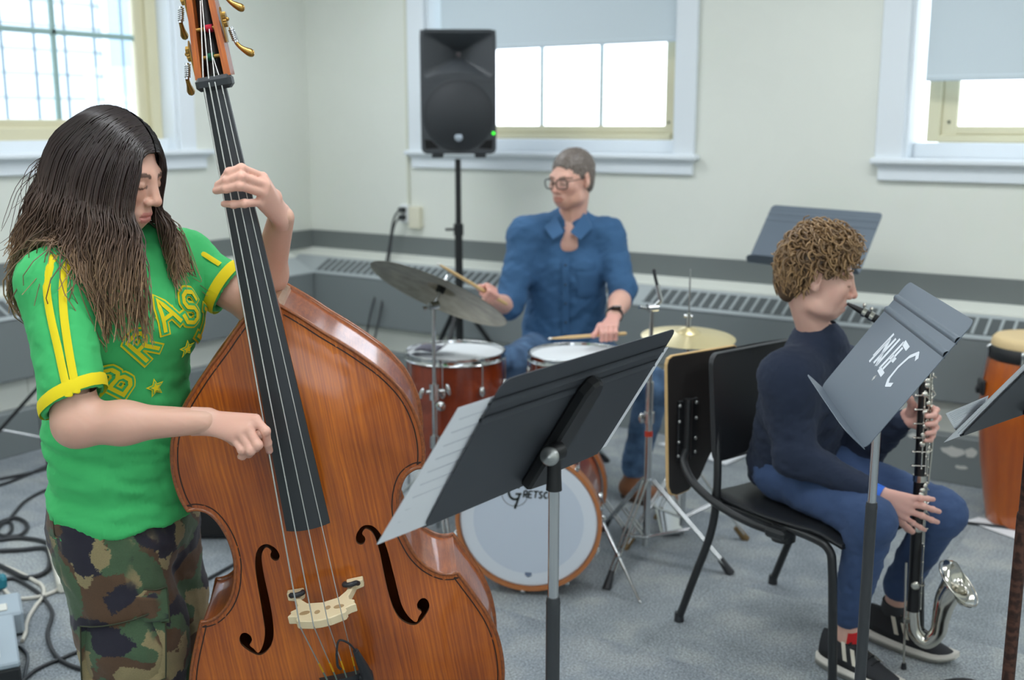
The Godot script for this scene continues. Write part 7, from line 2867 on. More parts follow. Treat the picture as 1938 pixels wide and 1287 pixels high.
# arched block letters and stars, printed on the chest
func print_on_shirt(shirt: Node3D, f: Field, ch: Vector3, F: Vector3, L: Vector3, ink: Material, cloth: Material) -> void:
	var glyph := {
		"B": [[-0.4, -1, -0.4, 1, 0.25, 1, 0.5, 0.75, 0.5, 0.25, 0.25, 0, -0.4, 0], [0.25, 0, 0.5, -0.25, 0.5, -0.75, 0.25, -1, -0.4, -1]],
		"R": [[-0.4, -1, -0.4, 1, 0.25, 1, 0.5, 0.75, 0.5, 0.25, 0.25, 0, -0.4, 0], [0.1, 0, 0.5, -1]],
		"A": [[-0.55, -1, 0, 1, 0.55, -1], [-0.32, -0.3, 0.32, -0.3]],
		"S": [[0.5, 0.6, 0.25, 1, -0.25, 1, -0.5, 0.7, -0.5, 0.3, -0.25, 0, 0.25, 0, 0.5, -0.3, 0.5, -0.7, 0.25, -1, -0.25, -1, -0.5, -0.6]],
		"I": [[0, -1, 0, 1], [-0.25, 1, 0.25, 1], [-0.25, -1, 0.25, -1]],
		"L": [[-0.35, 1, -0.35, -1, 0.45, -1, 0.45, -0.6]]}
	var spots := [["B", -0.078, -0.124, 0.95], ["R", -0.032, -0.052, 0.8], ["A", 0.022, 0.012, 0.45], ["S", 0.086, 0.014, -0.2], ["I", 0.13, -0.03, -0.6]]
	for s in spots:
		for layer in [[0.0125, 0.0035, ink], [0.0088, 0.0052, cloth], [0.0042, 0.0068, ink]]:
			var polys: Array = []
			for st in glyph[s[0]]:
				var pts := PackedVector2Array()
				for i in range(0, st.size(), 2):
					var p := Vector2(st[i] * 0.036, st[i + 1] * 0.031).rotated(s[3])
					pts.append(p + Vector2(s[1], s[2]))
				var dense := PackedVector2Array()
				for i in pts.size() - 1:
					for k in 4:
						dense.append(pts[i].lerp(pts[i + 1], k / 4.0))
				dense.append(pts[pts.size() - 1])
				polys.append(dense)
			var mb := MB.new()
			for d in polys:
				decal(mb, f, d, layer[0], layer[1], ch, F, L)
			if mb.v.size():
				part("letter", mb, layer[2], shirt)
	for c in [Vector2(0.008, -0.15), Vector2(0.078, -0.075)]:
		for layer in [[0.022, 0.0035, ink], [0.0165, 0.0048, cloth], [0.0125, 0.006, ink]]:
			var mb := MB.new()
			var ring := []
			for k in 10:
				var r: float = layer[0] * (1.0 if k % 2 == 0 else 0.45)
				var a := PI / 2 + TAU * k / 10.0 + 0.2
				ring.append(f.along(ch + L * (c.x + cos(a) * r) + Vector3(0, c.y + sin(a) * r, 0) + F * 0.32, -F, layer[1], 0.5))
			var mid := f.along(ch + L * c.x + Vector3(0, c.y, 0) + F * 0.32, -F, layer[1], 0.5)
			var b := mb.v.size()
			mb.vert(mid, F)
			for p in ring:
				mb.vert(p, F)
			for k in 10:
				mb.tri(b, b + 1 + k, b + 1 + (k + 1) % 10)
			part("star", mb, layer[2], shirt)

# a stroke of the print, dropped on the cloth along the chest's own axis
func decal(mb: MB, f: Field, pts: PackedVector2Array, w: float, lift: float, c: Vector3, F: Vector3, L: Vector3) -> void:
	var rows := []
	var refs := []
	var m := pts.size()
	for i in m:
		var d := (pts[mini(i + 1, m - 1)] - pts[maxi(i - 1, 0)]).normalized()
		var e := Vector2(-d.y, d.x) * w
		var p := pts[i]
		if i == 0:
			p -= d * w
		if i == m - 1:
			p += d * w
		var row := []
		for k in [-1.0, 0.0, 1.0]:
			var q: Vector2 = p + e * k
			row.append(f.along(c + L * q.x + Vector3(0, q.y, 0) + F * 0.32, -F, lift, 0.5))
		if f.at(row[0]) > lift + 0.004 or f.at(row[2]) > lift + 0.004:
			continue
		rows.append(row)
		refs.append(F)
	if rows.size() < 2:
		return
	mb.grid(rows, false, 1.0, Vector2(1, 1), Vector3.ZERO, refs)

# ---------------------------------------------------------------- the clarinet player
func trainer(o: Node3D, heel: Vector3, toe: Vector3, tag_near: bool) -> void:
	var d := (toe - heel)
	d.y = 0.0
	var Ls := d.length()
	d = d.normalized()
	var s := d.cross(Vector3.UP)
	heel.y = 0.0
	var at := func(t: float, y: float, w: float) -> Vector3: return heel + d * (t * Ls) + Vector3(0, y, 0) + s * w
	var wid := func(t: float) -> float: return 0.047 * (0.66 + 0.34 * sin(clampf(t * 0.9 + 0.12, 0, 1) * PI)) * (1.0 if t < 0.8 else sqrt(maxf(0.02, 1.0 - pow((t - 0.8) / 0.21, 2.0)))) * (1.0 if t > 0.08 else 0.72 + 3.5 * t)
	# sole
	var mb := MB.new()
	var rows := []
	for i in 15:
		var t := -0.02 + 1.04 * i / 14.0
		var w: float = wid.call(clampf(t, 0, 1)) + 0.005
		var y0 := 0.004 + 0.022 * pow(clampf((t - 0.75) / 0.27, 0, 1), 2.0)
		var y1 := lerpf(0.038, 0.026, clampf(t, 0, 1)) + 0.016 * pow(clampf((t - 0.75) / 0.27, 0, 1), 2.0)
		rows.append([at.call(t, y0, -w), at.call(t, y0, w), at.call(t, y1, w * 0.98), at.call(t, y1, -w * 0.98)])
	mb.grid(rows)
	mb.cap(rows[0], -d)
	mb.cap(rows[14], d)
	var sh := part("shoe", mb, mat("sole_white", rgb(214, 210, 200), 0.7), o)
	# upper
	mb = MB.new()
	rows = []
	for i in 17:
		var t := 0.0 + 0.99 * i / 16.0
		var w: float = wid.call(t)
		var top := 0.105 if t < 0.3 else lerpf(0.105, 0.05, clampf((t - 0.3) / 0.5, 0, 1))
		if t > 0.8:
			top = lerpf(0.05, 0.034, (t - 0.8) / 0.2)
		var b := lerpf(0.034, 0.024, t) + 0.01 * pow(clampf((t - 0.75) / 0.27, 0, 1), 2.0)
		var ring := []
		for k in 13:
			var a := PI * k / 12.0
			ring.append(at.call(t, b + (top - b) * pow(sin(a), 0.75), cos(a) * w * (1.0 - 0.3 * sin(a))))
		rows.append(ring)
	mb.grid(rows)
	mb.cap(rows[0], -d)
	part("upper", mb, mat("trainer_black", rgb(34, 36, 40), 0.75), sh)
	for sg in [-1.0, 1.0]:
		for k in 3:
			var t := 0.36 + 0.12 * k
			mb = MB.new()
			var q := []
			for j in 7:
				var a := 0.25 + 0.75 * j / 6.0
				var tt := t + 0.05 - 0.1 * j / 6.0
				var w: float = wid.call(tt) + 0.002
				var top := lerpf(0.105, 0.05, clampf((tt - 0.3) / 0.5, 0, 1))
				q.append([at.call(tt - 0.026, 0.034 + (top - 0.034) * pow(sin(a), 0.75) * 1.02, sg * (cos(a) * w * (1.0 - 0.3 * sin(a)) + 0.003)), at.call(tt + 0.026, 0.034 + (top - 0.034) * pow(sin(a), 0.75) * 1.02, sg * (cos(a) * w * (1.0 - 0.3 * sin(a)) + 0.003))])
			mb.grid(q, false, 1.0, Vector2(1, 1), s * sg + Vector3(0, 0.5, 0))
			part("side_stripe", mb, mat("stripe_cream", rgb(214, 208, 192), 0.7), sh)
	for k in 5:
		mb = MB.new()
		var t := 0.38 + 0.075 * k
		var top := lerpf(0.105, 0.05, clampf((t - 0.3) / 0.5, 0, 1)) + 0.003
		mb.tube([at.call(t, top - 0.006, -0.02), at.call(t + 0.01, top + 0.002, 0), at.call(t, top - 0.006, 0.02)], 0.0026, 6)
		part("lace", mb, mat("lace_black", rgb(24, 25, 27), 0.8), sh)

func boy() -> void:
	var F := Vector3(0.624, 0, 0.782).normalized()
	var L := Vector3(0.782, 0, -0.624).normalized()
	var o := thing("person", "curly-haired boy in a navy sweater seated on the chair playing a bass clarinet", "person", Vector3(0.85, 0, -3.2))
	var sk := lin(222, 178, 160)
	var plain := func(p: Vector3) -> Color: return sk
	var nz := FastNoiseLite.new()
	nz.seed = 44
	nz.frequency = 1.0
	var white := func(p: Vector3) -> Color: return Color.WHITE
	var pv := Vector3(0.868, 0.535, -3.215)
	var ch := Vector3(0.8540, 0.7387, -3.1500)
	var rs := Vector3(0.7773, 0.8451, -3.0300)
	var ls := Vector3(1.0163, 0.8157, -3.2700)
	var re := Vector3(0.7987, 0.6303, -2.9900)
	var rw := Vector3(1.0017, 0.5564, -2.8600)
	var le := Vector3(1.0729, 0.5857, -3.2000)
	var lw := Vector3(1.1207, 0.7335, -3.0200)
	var nb := Vector3(0.8941, 0.9501, -3.1500)
	# ---- trousers
	var rk := Vector3(0.9728, 0.4962, -2.8300)
	var ra := Vector3(0.9641, 0.1841, -2.9300)
	var lk := Vector3(1.2329, 0.4568, -3.0000)
	var la := Vector3(1.1680, 0.1855, -3.1100)
	var rh := pv - L * 0.075 + Vector3(0, -0.005, 0)
	var lh := pv + L * 0.075 + Vector3(0, -0.005, 0)
	var pf := Field.new(Vector3(0.66, 0.07, -3.42), Vector3(1.36, 0.70, -2.68), 0.008)
	pf.bone(pv + Vector3(0, 0.1, 0) - F * 0.01, pv, Vector2(0.135, 0.105), Vector2(0.15, 0.115), 0.03, L)
	for k in 2:
		var h := rh if k == 0 else lh
		var kn := rk if k == 0 else lk
		var an := ra if k == 0 else la
		pf.bone(h, kn, Vector2(0.086, 0.080), Vector2(0.066, 0.066), 0.03, Vector3.UP)
		pf.bone(kn, an, Vector2(0.064, 0.066), Vector2(0.046, 0.048), 0.02)
	var ripple := func(p: Vector3, n: Vector3) -> float:
		return 0.007 * nz.get_noise_3d(p.x * 8.0, p.y * 13.0, p.z * 8.0) + 0.003 * nz.get_noise_3d(p.x * 24.0, p.y * 30.0, p.z * 24.0)
	var mb := MB.new()
	pf.net(mb, white, ripple)
	part("trousers", mb, cloth_mat("joggers_blue", rgb(56, 77, 114), 0.92), o)
	# ---- sweater
	var sf := Field.new(Vector3(0.60, 0.44, -3.48), Vector3(1.14, 0.98, -2.74), 0.0075)
	sf.bone(ch, pv + Vector3(0, 0.03, 0) - F * 0.01, Vector2(0.145, 0.112), Vector2(0.148, 0.120), 0.05, L)
	sf.bone(rs, ls, Vector2(0.055, 0.06), Vector2(0.055, 0.06), 0.06, Vector3.UP)
	sf.bone(rs + Vector3(0.02, 0.0, 0), nb + Vector3(0, -0.03, 0), Vector2(0.056, 0.056), Vector2(0.06, 0.058), 0.07)
	sf.bone(ls, nb + Vector3(0, -0.03, 0), Vector2(0.05, 0.05), Vector2(0.058, 0.056), 0.07)
	sf.bone(ch + Vector3(0, 0.04, 0), nb + Vector3(0, -0.03, 0), Vector2(0.1, 0.09), Vector2(0.062, 0.06), 0.05, L)
	sf.bone(rs, re, Vector2(0.060, 0.062), Vector2(0.058, 0.058), 0.08)
	sf.bone(re, re.lerp(rw, 0.85), Vector2(0.058, 0.056), Vector2(0.036, 0.035), 0.03)
	sf.bone(ls, le, Vector2(0.06, 0.06), Vector2(0.054, 0.054), 0.04)
	sf.bone(le, le.lerp(lw, 0.9), Vector2(0.054, 0.052), Vector2(0.035, 0.034), 0.03)
	# ribbed hem
	sf.bone(pv + Vector3(0, -0.01, 0) - L * 0.02 - F * 0.02, pv + Vector3(0, -0.012, 0) + L * 0.02 - F * 0.02, Vector2(0.11, 0.12), Vector2(0.11, 0.12), 0.04, Vector3.UP)
	sf.slice(Vector3(0, 0.475, 0), Vector3.DOWN)
	var knit := func(p: Vector3, n: Vector3) -> float:
		var w := 1.0 if p.y < 0.75 else 0.5
		return 0.009 * w * nz.get_noise_3d(p.x * 7.0 + 9.0, p.y * 16.0 + p.z * 5.0, p.z * 7.0) + 0.003 * nz.get_noise_3d(p.x * 26.0, p.y * 34.0, p.z * 26.0)
	mb = MB.new()
	sf.net(mb, white, knit)
	var navy := cloth_mat("navy_knit", rgb(32, 42, 62), 0.95)
	var sw := part("sweater", mb, navy, o)
	mb = MB.new()
	var loop := []
	for i in 32:
		var a := TAU * i / 32.0
		loop.append(nb + Vector3(0, 0.0, 0) + L * cos(a) * 0.062 + F * sin(a) * 0.064 + Vector3(0, -0.012 - 0.014 * sin(a), 0))
	mb.tube(loop, 0.008, 8, false, true)
	part("neckband", mb, navy, sw)
	# ---- skin
	var B := look(Vector3(0.96, -0.22, 0.16))
	var hc := Vector3(0.8708, 1.1292, -3.1000)
	var skin := MB.new()
	var hs := 1.04
	var hf := head_field(hc, B, hs, 0.0)
	hf.bone(hc + B * Vector3(0, -0.06, -0.03), nb + Vector3(0, -0.02, 0), Vector2(0.045, 0.048), Vector2(0.05, 0.05), 0.02)
	hf.egg(hc + B * Vector3(-0.045, -0.045, 0.045), Vector3(0.02, 0.022, 0.025), B, 0.02)
	hf.net(skin, face_paint(hc, B, hs, sk, lin(206, 130, 122), lin(140, 104, 80), 0.5))
	var hp := func(p: Vector3) -> Color: return lin(222, 172, 158)
	var fr := [[Vector3(1.0833, 0.5538, -2.8500), Vector3(1.1049, 0.5575, -2.8350), Vector3(1.1270, 0.5543, -2.8400), Vector3(1.1454, 0.5493, -2.8500)], [Vector3(1.0885, 0.5360, -2.8450), Vector3(1.1111, 0.5386, -2.8250), Vector3(1.1401, 0.5260, -2.8350), Vector3(1.1638, 0.5145, -2.8500)], [Vector3(1.0827, 0.5163, -2.8450), Vector3(1.1088, 0.5116, -2.8250), Vector3(1.1394, 0.4958, -2.8350), Vector3(1.1618, 0.4842, -2.8500)], [Vector3(1.0714, 0.4979, -2.8500), Vector3(1.0879, 0.4886, -2.8300), Vector3(1.1113, 0.4728, -2.8400), Vector3(1.1288, 0.4614, -2.8500)]]
	hand(skin, re, rw, fr, [Vector3(1.0363, 0.5195, -2.8700), Vector3(1.0761, 0.4701, -2.9000), Vector3(1.1088, 0.4393, -2.9200), Vector3(1.1232, 0.4280, -2.9250)], 0.0082, hp, 0.024)
	var fl := [[Vector3(1.1585, 0.7797, -2.9850), Vector3(1.1753, 0.7736, -2.9500), Vector3(1.1592, 0.7652, -2.9250), Vector3(1.1366, 0.7649, -2.9150)], [Vector3(1.1581, 0.7596, -2.9800), Vector3(1.1794, 0.7523, -2.9450), Vector3(1.1604, 0.7425, -2.9200), Vector3(1.1374, 0.7430, -2.9130)], [Vector3(1.1570, 0.7336, -2.9800), Vector3(1.1755, 0.7250, -2.9450), Vector3(1.1594, 0.7170, -2.9200), Vector3(1.1393, 0.7174, -2.9130)], [Vector3(1.1559, 0.7123, -2.9850), Vector3(1.1705, 0.6993, -2.9500), Vector3(1.1576, 0.6929, -2.9300), Vector3(1.1407, 0.6943, -2.9200)]]
	hand(skin, le, lw, fl, [Vector3(1.1212, 0.7543, -3.0000), Vector3(1.1181, 0.7810, -2.9800), Vector3(1.1000, 0.8038, -2.9500), Vector3(1.0876, 0.8178, -2.9300)], 0.0082, hp, 0.024)
	# bare ankles
	for k in 2:
		var an := ra if k == 0 else la
		var ft := Vector3(0.9692, 0.0435, -2.9600) if k == 0 else Vector3(1.1652, 0.0442, -3.1300)
		var f := Field.new(an.min(ft) - Vector3.ONE * 0.06, an.max(ft) + Vector3.ONE * 0.06, 0.006)
		f.bone(an + Vector3(0, 0.03, 0), ft, Vector2(0.034, 0.036), Vector2(0.034, 0.036), 0.01)
		f.net(skin, plain)
	inner_body(skin, [nb, ch, pv], [[nb, rs, re, re.lerp(rw, 0.8)], [nb, ls, le, le.lerp(lw, 0.85)], [pv, rh, rk, ra], [pv, lh, lk, la]], sk)
	part("body", skin, skin_mat("skin"), o)
	# socks
	for k in 2:
		mb = MB.new()
		var a := Vector3(0.9715, 0.1348, -2.9450) if k == 0 else Vector3(1.1639, 0.1316, -3.1200)
		var b := Vector3(0.9748, 0.0243, -2.9650) if k == 0 else Vector3(1.1620, 0.0202, -3.1400)
		mb.tube([a, a.lerp(b, 0.5), b], [0.0385, 0.0395, 0.042], 16)
		var so := part("sock", mb, cloth_mat("sock_red", rgb(206, 36, 40), 0.9) if k == 0 else cloth_mat("sock_grey", rgb(62, 64, 68), 0.9), o)
		if k == 1:
			for j in 3:
				mb = MB.new()
				mb.tube([a.lerp(b, 0.36 + 0.17 * j), a.lerp(b, 0.42 + 0.17 * j)], 0.0422, 16, false)
				part("stripe", mb, cloth_mat("sock_light", rgb(170, 172, 174), 0.9), so)
	trainer(o, Vector3(0.915, 0, -2.995), Vector3(1.075, 0, -2.80), true)
	trainer(o, Vector3(1.105, 0, -3.165), Vector3(1.292, 0, -2.965), false)
	# wristband
	mb = MB.new()
	var wd := (rw - re).normalized()
	mb.tube([rw - wd * 0.024, rw + wd * 0.004], 0.0295, 18)
	part("wristband", mb, mat("band_blue", rgb(24, 96, 200), 0.5), o)
	# ---- curls
	var hair := MB.new()
	hair.use_col = true
	var cap := Field.new(hc - Vector3.ONE * 0.15, hc + Vector3.ONE * 0.16, 0.006)
	var P := func(x: float, y: float, z: float) -> Vector3: return hc + B * (Vector3(x, y, z) * hs)
	cap.egg(P.call(0, 0.03, -0.025), Vector3(0.084, 0.092, 0.1), B, 0.01)
	cap.egg(P.call(0, -0.02, -0.065), Vector3(0.062, 0.075, 0.045), B, 0.03)
	cap.egg(P.call(0, 0.078, 0.03), Vector3(0.066, 0.046, 0.06), B, 0.03)
	cap.egg(P.call(0, -0.06, 0.095), Vector3(0.1, 0.125, 0.085), B, 0.01, true)
	for m in [-1.0, 1.0]:
		cap.egg(P.call(m * 0.085, -0.02, -0.008), Vector3(0.03, 0.036, 0.026), B, 0.01, true)
	cap.net(hair, func(p: Vector3) -> Color: return lin(96, 74, 54))
	var rng := RandomNumberGenerator.new()
	rng.seed = 77
	var made := 0
	while made < 900:
		var dir := Vector3(rng.randfn(), rng.randfn(), rng.randfn()).normalized()
		if dir.y < -0.75:
			continue
		var root: Vector3 = P.call(0, 0.03, -0.02) + B * (dir * Vector3(0.082, 0.093, 0.098) * hs)
		if cap.at(root) > 0.008:
			continue
		var q := B.inverse() * (root - hc) / hs
		if (q.y < 0.028 and q.z > -0.025) or (q.z > 0.05 and q.y < 0.055):
			continue
		var front := clampf((q.z - 0.02) / 0.07, 0.0, 1.0)
		var topness := clampf(q.y / 0.1, 0.0, 1.0)
		var nrm := (B * (dir / Vector3(0.082, 0.093, 0.098))).normalized()
		var len := rng.randf_range(0.03, 0.055) * (0.75 + 0.5 * topness)
		if q.y < 0.03:
			len *= 0.55
		if q.z > 0.0 and q.y < 0.085:
			len *= 0.62
		# hair sweeps forward on top, down at the back
		var sweep := (B * Vector3(rng.randf_range(-0.7, 0.7), -0.55 + 0.5 * topness + 0.4 * front, 0.1 + 0.5 * topness)).normalized()
		var ax := (nrm * (0.35 + 0.45 * topness) + sweep * 0.8).normalized()
		var e1 := ax.cross(Vector3(0.3, 0.9, 0.2)).normalized()
		var e2 := ax.cross(e1)
		var turns := rng.randf_range(0.9, 1.7) * (0.5 + 0.7 * topness)
		var cr := rng.randf_range(0.006, 0.0135) * (0.5 + 0.7 * topness)
		var ph := rng.randf_range(0, TAU)
		var pts := []
		for k in 8:
			var t := k / 7.0
			var a := ph + t * turns * TAU
			var pp: Vector3 = root + ax * len * t + (e1 * cos(a) + e2 * sin(a)) * cr * minf(1.0, t * 3.0) - Vector3(0, 0.012, 0) * t * t
			if cap.at(pp) < 0.002:
				pp = cap.onto(pp, 0.003)
			pts.append(pp)
		var g := rng.randf()
		var c0 := lin(84, 64, 48).lerp(lin(128, 100, 70), g)
		var c1 := lin(112, 88, 62).lerp(lin(180, 145, 100), rng.randf())
		strand(hair, pts, rng.randf_range(0.0026, 0.0046), 0.0012, 16, [c0, c0.lerp(c1, 0.6), c1], 5)
		made += 1
	part("hair", hair, hair_mat(), o)

# ---------------------------------------------------------------- bass clarinet
func clarinet() -> void:
	var top := Vector3(1.1448, 0.8970, -2.9750)
	var bot := Vector3(1.1500, 0.1690, -2.9450)
	var o := thing("bass_clarinet", "black bass clarinet with silver keys and an upturned silver bell held by the boy", "clarinet", Vector3(bot.x, 0, bot.z))
	var wood := mat("grenadilla", rgb(24, 24, 26), 0.28)
	var sil := mat("silver", rgb(214, 210, 200), 0.16, 1.0)
	var d := (bot - top).normalized()
	var Ln := top.distance_to(bot)
	var mb := MB.new()
	mb.tube([top, top + d * (Ln * 0.44)], [0.0145, 0.0155], 18)
	part("upper_joint", mb, wood, o)
	mb = MB.new()
	mb.tube([top + d * (Ln * 0.45), bot], [0.0158, 0.0172], 18)
	part("lower_joint", mb, wood, o)
	for t in [0.0, 0.445, 0.995]:
		mb = MB.new()
		mb.tube([top + d * (Ln * t - 0.009), top + d * (Ln * t + 0.009)], 0.0185, 18)
		part("tenon_ring", mb, sil, o)
	# silver neck and black mouthpiece
	var mo := Vector3(0.9443, 1.0551, -3.0600)
	mb = MB.new()
	mb.tube(curve([top + d * 0.005, top - d * 0.03, Vector3(1.1217, 0.9686, -2.9900), Vector3(1.0802, 0.9846, -3.0000), Vector3(1.0370, 1.0064, -3.0200)], 20), 0.0105, 14)
	part("neck", mb, sil, o)
	mb = MB.new()
	mb.tube([mo, mo.lerp(Vector3(1.0370, 1.0064, -3.0200), 0.28), mo.lerp(Vector3(1.0370, 1.0064, -3.0200), 0.7), Vector3(1.0370, 1.0064, -3.0200)], [0.004, 0.0085, 0.0125, 0.013], 14)
	part("mouthpiece", mb, wood, o)
	for t in [0.42, 0.62]:
		mb = MB.new()
		var p := mo.lerp(Vector3(1.0370, 1.0064, -3.0200), t)
		var q := mo.lerp(Vector3(1.0370, 1.0064, -3.0200), t + 0.1)
		mb.tube([p, q], 0.0135, 14)
		mb.ball(p + Vector3(0.004, 0.018, 0.004), Vector3(0.005, 0.007, 0.005), 8)
		part("ligature", mb, sil, o)
	# bell: bow below the body, then a flare turned up and out
	mb = MB.new()
	var mouth := Vector3(1.2421, 0.2971, -2.8700)
	var nrm := Vector3(0.58, 0.72, 0.38).normalized()
	var path := curve([bot, Vector3(1.1578, 0.1192, -2.9400), Vector3(1.1859, 0.0956, -2.9250), Vector3(1.2110, 0.1290, -2.9100), Vector3(1.2137, 0.1821, -2.9000), Vector3(1.2169, 0.2416, -2.8850), mouth - nrm * 0.012, mouth], 64)
	var rr := []
	for i in path.size():
		var t := float(i) / (path.size() - 1)
		rr.append(0.0185 + 0.008 * t + 0.014 * pow(clampf((t - 0.5) / 0.4, 0, 1), 1.4) + 0.031 * pow(clampf((t - 0.8) / 0.2, 0, 1), 2.0))
	mb.tube(path, rr, 28, false)
	var inner := []
	for i in path.size():
		inner.append(rr[i] - 0.0015)
	mb.tube(path, inner, 28, false)
	var bl := part("bell", mb, sil, o)
	mb = MB.new()
	var e1 := nrm.cross(Vector3.UP).normalized()
	var e2 := nrm.cross(e1)
	var ring := []
	for k in 36:
		ring.append(mouth + (e1 * cos(TAU * k / 36.0) + e2 * sin(TAU * k / 36.0)) * (rr[rr.size() - 1] + 0.0005))
	mb.tube(ring, 0.0022, 8, false, true)
	part("bell_rim", mb, sil, bl)
	# peg to the floor
	mb = MB.new()
	var p0 := Vector3(1.1132, 0.3367, -2.9250)
	var p1 := Vector3(1.1354, 0.0065, -2.9450)
	mb.tube([p0, p1], 0.0035, 8)
	mb.box(p0.lerp(p1, 0.55) + Vector3(0.008, 0, 0), Vector3(0.022, 0.016, 0.012), 0.003)
	var pg := part("floor_peg", mb, sil, o)
	mb = MB.new()
	mb.tube([p1 + Vector3(0, 0.012, 0), Vector3(p1.x, 0.001, p1.z)], [0.006, 0.0085], 10)
	part("rubber_tip", mb, mat("black_rubber", Color.BLACK), pg)
	# key work: long rods, cups and touches on the side towards the camera
	var f := Vector3(0.1, 0, 1).normalized()
	f = (f - d * f.dot(d)).normalized()
	var s := d.cross(f).normalized()
	if s.x < 0:
		s = -s
	var rng := RandomNumberGenerator.new()
	rng.seed = 4
	for r in [[0.02, 0.42, 0.3], [0.05, 0.43, 0.75], [0.08, 0.4, 1.15], [0.46, 0.97, 0.9], [0.47, 0.7, 0.45], [0.48, 0.62, 1.3], [0.1, 0.4, -0.3]]:
		mb = MB.new()
		var off: Vector3 = (f * cos(r[2]) + s * sin(r[2])) * 0.0205
		mb.tube([top + d * Ln * r[0] + off, top + d * Ln * r[1] + off], 0.0022, 8)
		var n := int((r[1] - r[0]) * 14) + 2
		for k in n:
			var p: Vector3 = top + d * Ln * lerpf(r[0], r[1], k / float(n - 1)) + off
			mb.ball(p, Vector3(0.0036, 0.0036, 0.0036), 6)
			mb.tube([p, p - off * 0.3], 0.002, 5)
		part("key_rod", mb, sil, o)
	for i in 26:
		var t := 0.04 + 0.44 * i / 25.0 if i < 18 else 0.47 + 0.12 * (i - 18) / 7.0
		var a := rng.randf_range(-0.5, 1.2)
		var off: Vector3 = f * cos(a) + s * sin(a)
		var c := top + d * Ln * t + off * 0.022
		mb = MB.new()
		mb.lathe([Vector2(0, -0.002), Vector2(rng.randf_range(0.006, 0.0095), -0.002), Vector2(0.008, 0.001), Vector2(0.004, 0.003), Vector2(0, 0.0035)], frame(c, off), 12)
		mb.tube([c, c + d * rng.randf_range(-0.015, 0.015) + s * 0.012 - off * 0.002], 0.0018, 6)
		part("key", mb, sil, o)
	for i in 7:
		var t := 0.06 + 0.055 * i
		mb = MB.new()
		var c := top + d * Ln * t - s * 0.016 + f * 0.012
		mb.ball(c - s * 0.01, Vector3(0.008, 0.0035, 0.005), 8)
		mb.tube([c - s * 0.01, c + s * 0.02 + f * 0.008], 0.0022, 6)
		part("side_key", mb, sil, o)
	for t in [0.64, 0.87]:
		mb = MB.new()
		var c: Vector3 = top + d * Ln * t - s * 0.006 + f * 0.02
		mb.lathe([Vector2(0, -0.003), Vector2(0.0125, -0.003), Vector2(0.0125, 0.0015), Vector2(0.008, 0.0035), Vector2(0, 0.004)], frame(c, f * 0.9 - s * 0.3), 18)
		mb.tube([c, c + s * 0.028], 0.0024, 6)
		part("pad_cup", mb, sil, o)
	mb = MB.new()
	mb.tube([top + d * Ln * 0.27 + s * 0.034, top + d * Ln * 0.47 + s * 0.026], 0.0035, 8)
	part("side_rod", mb, sil, o)

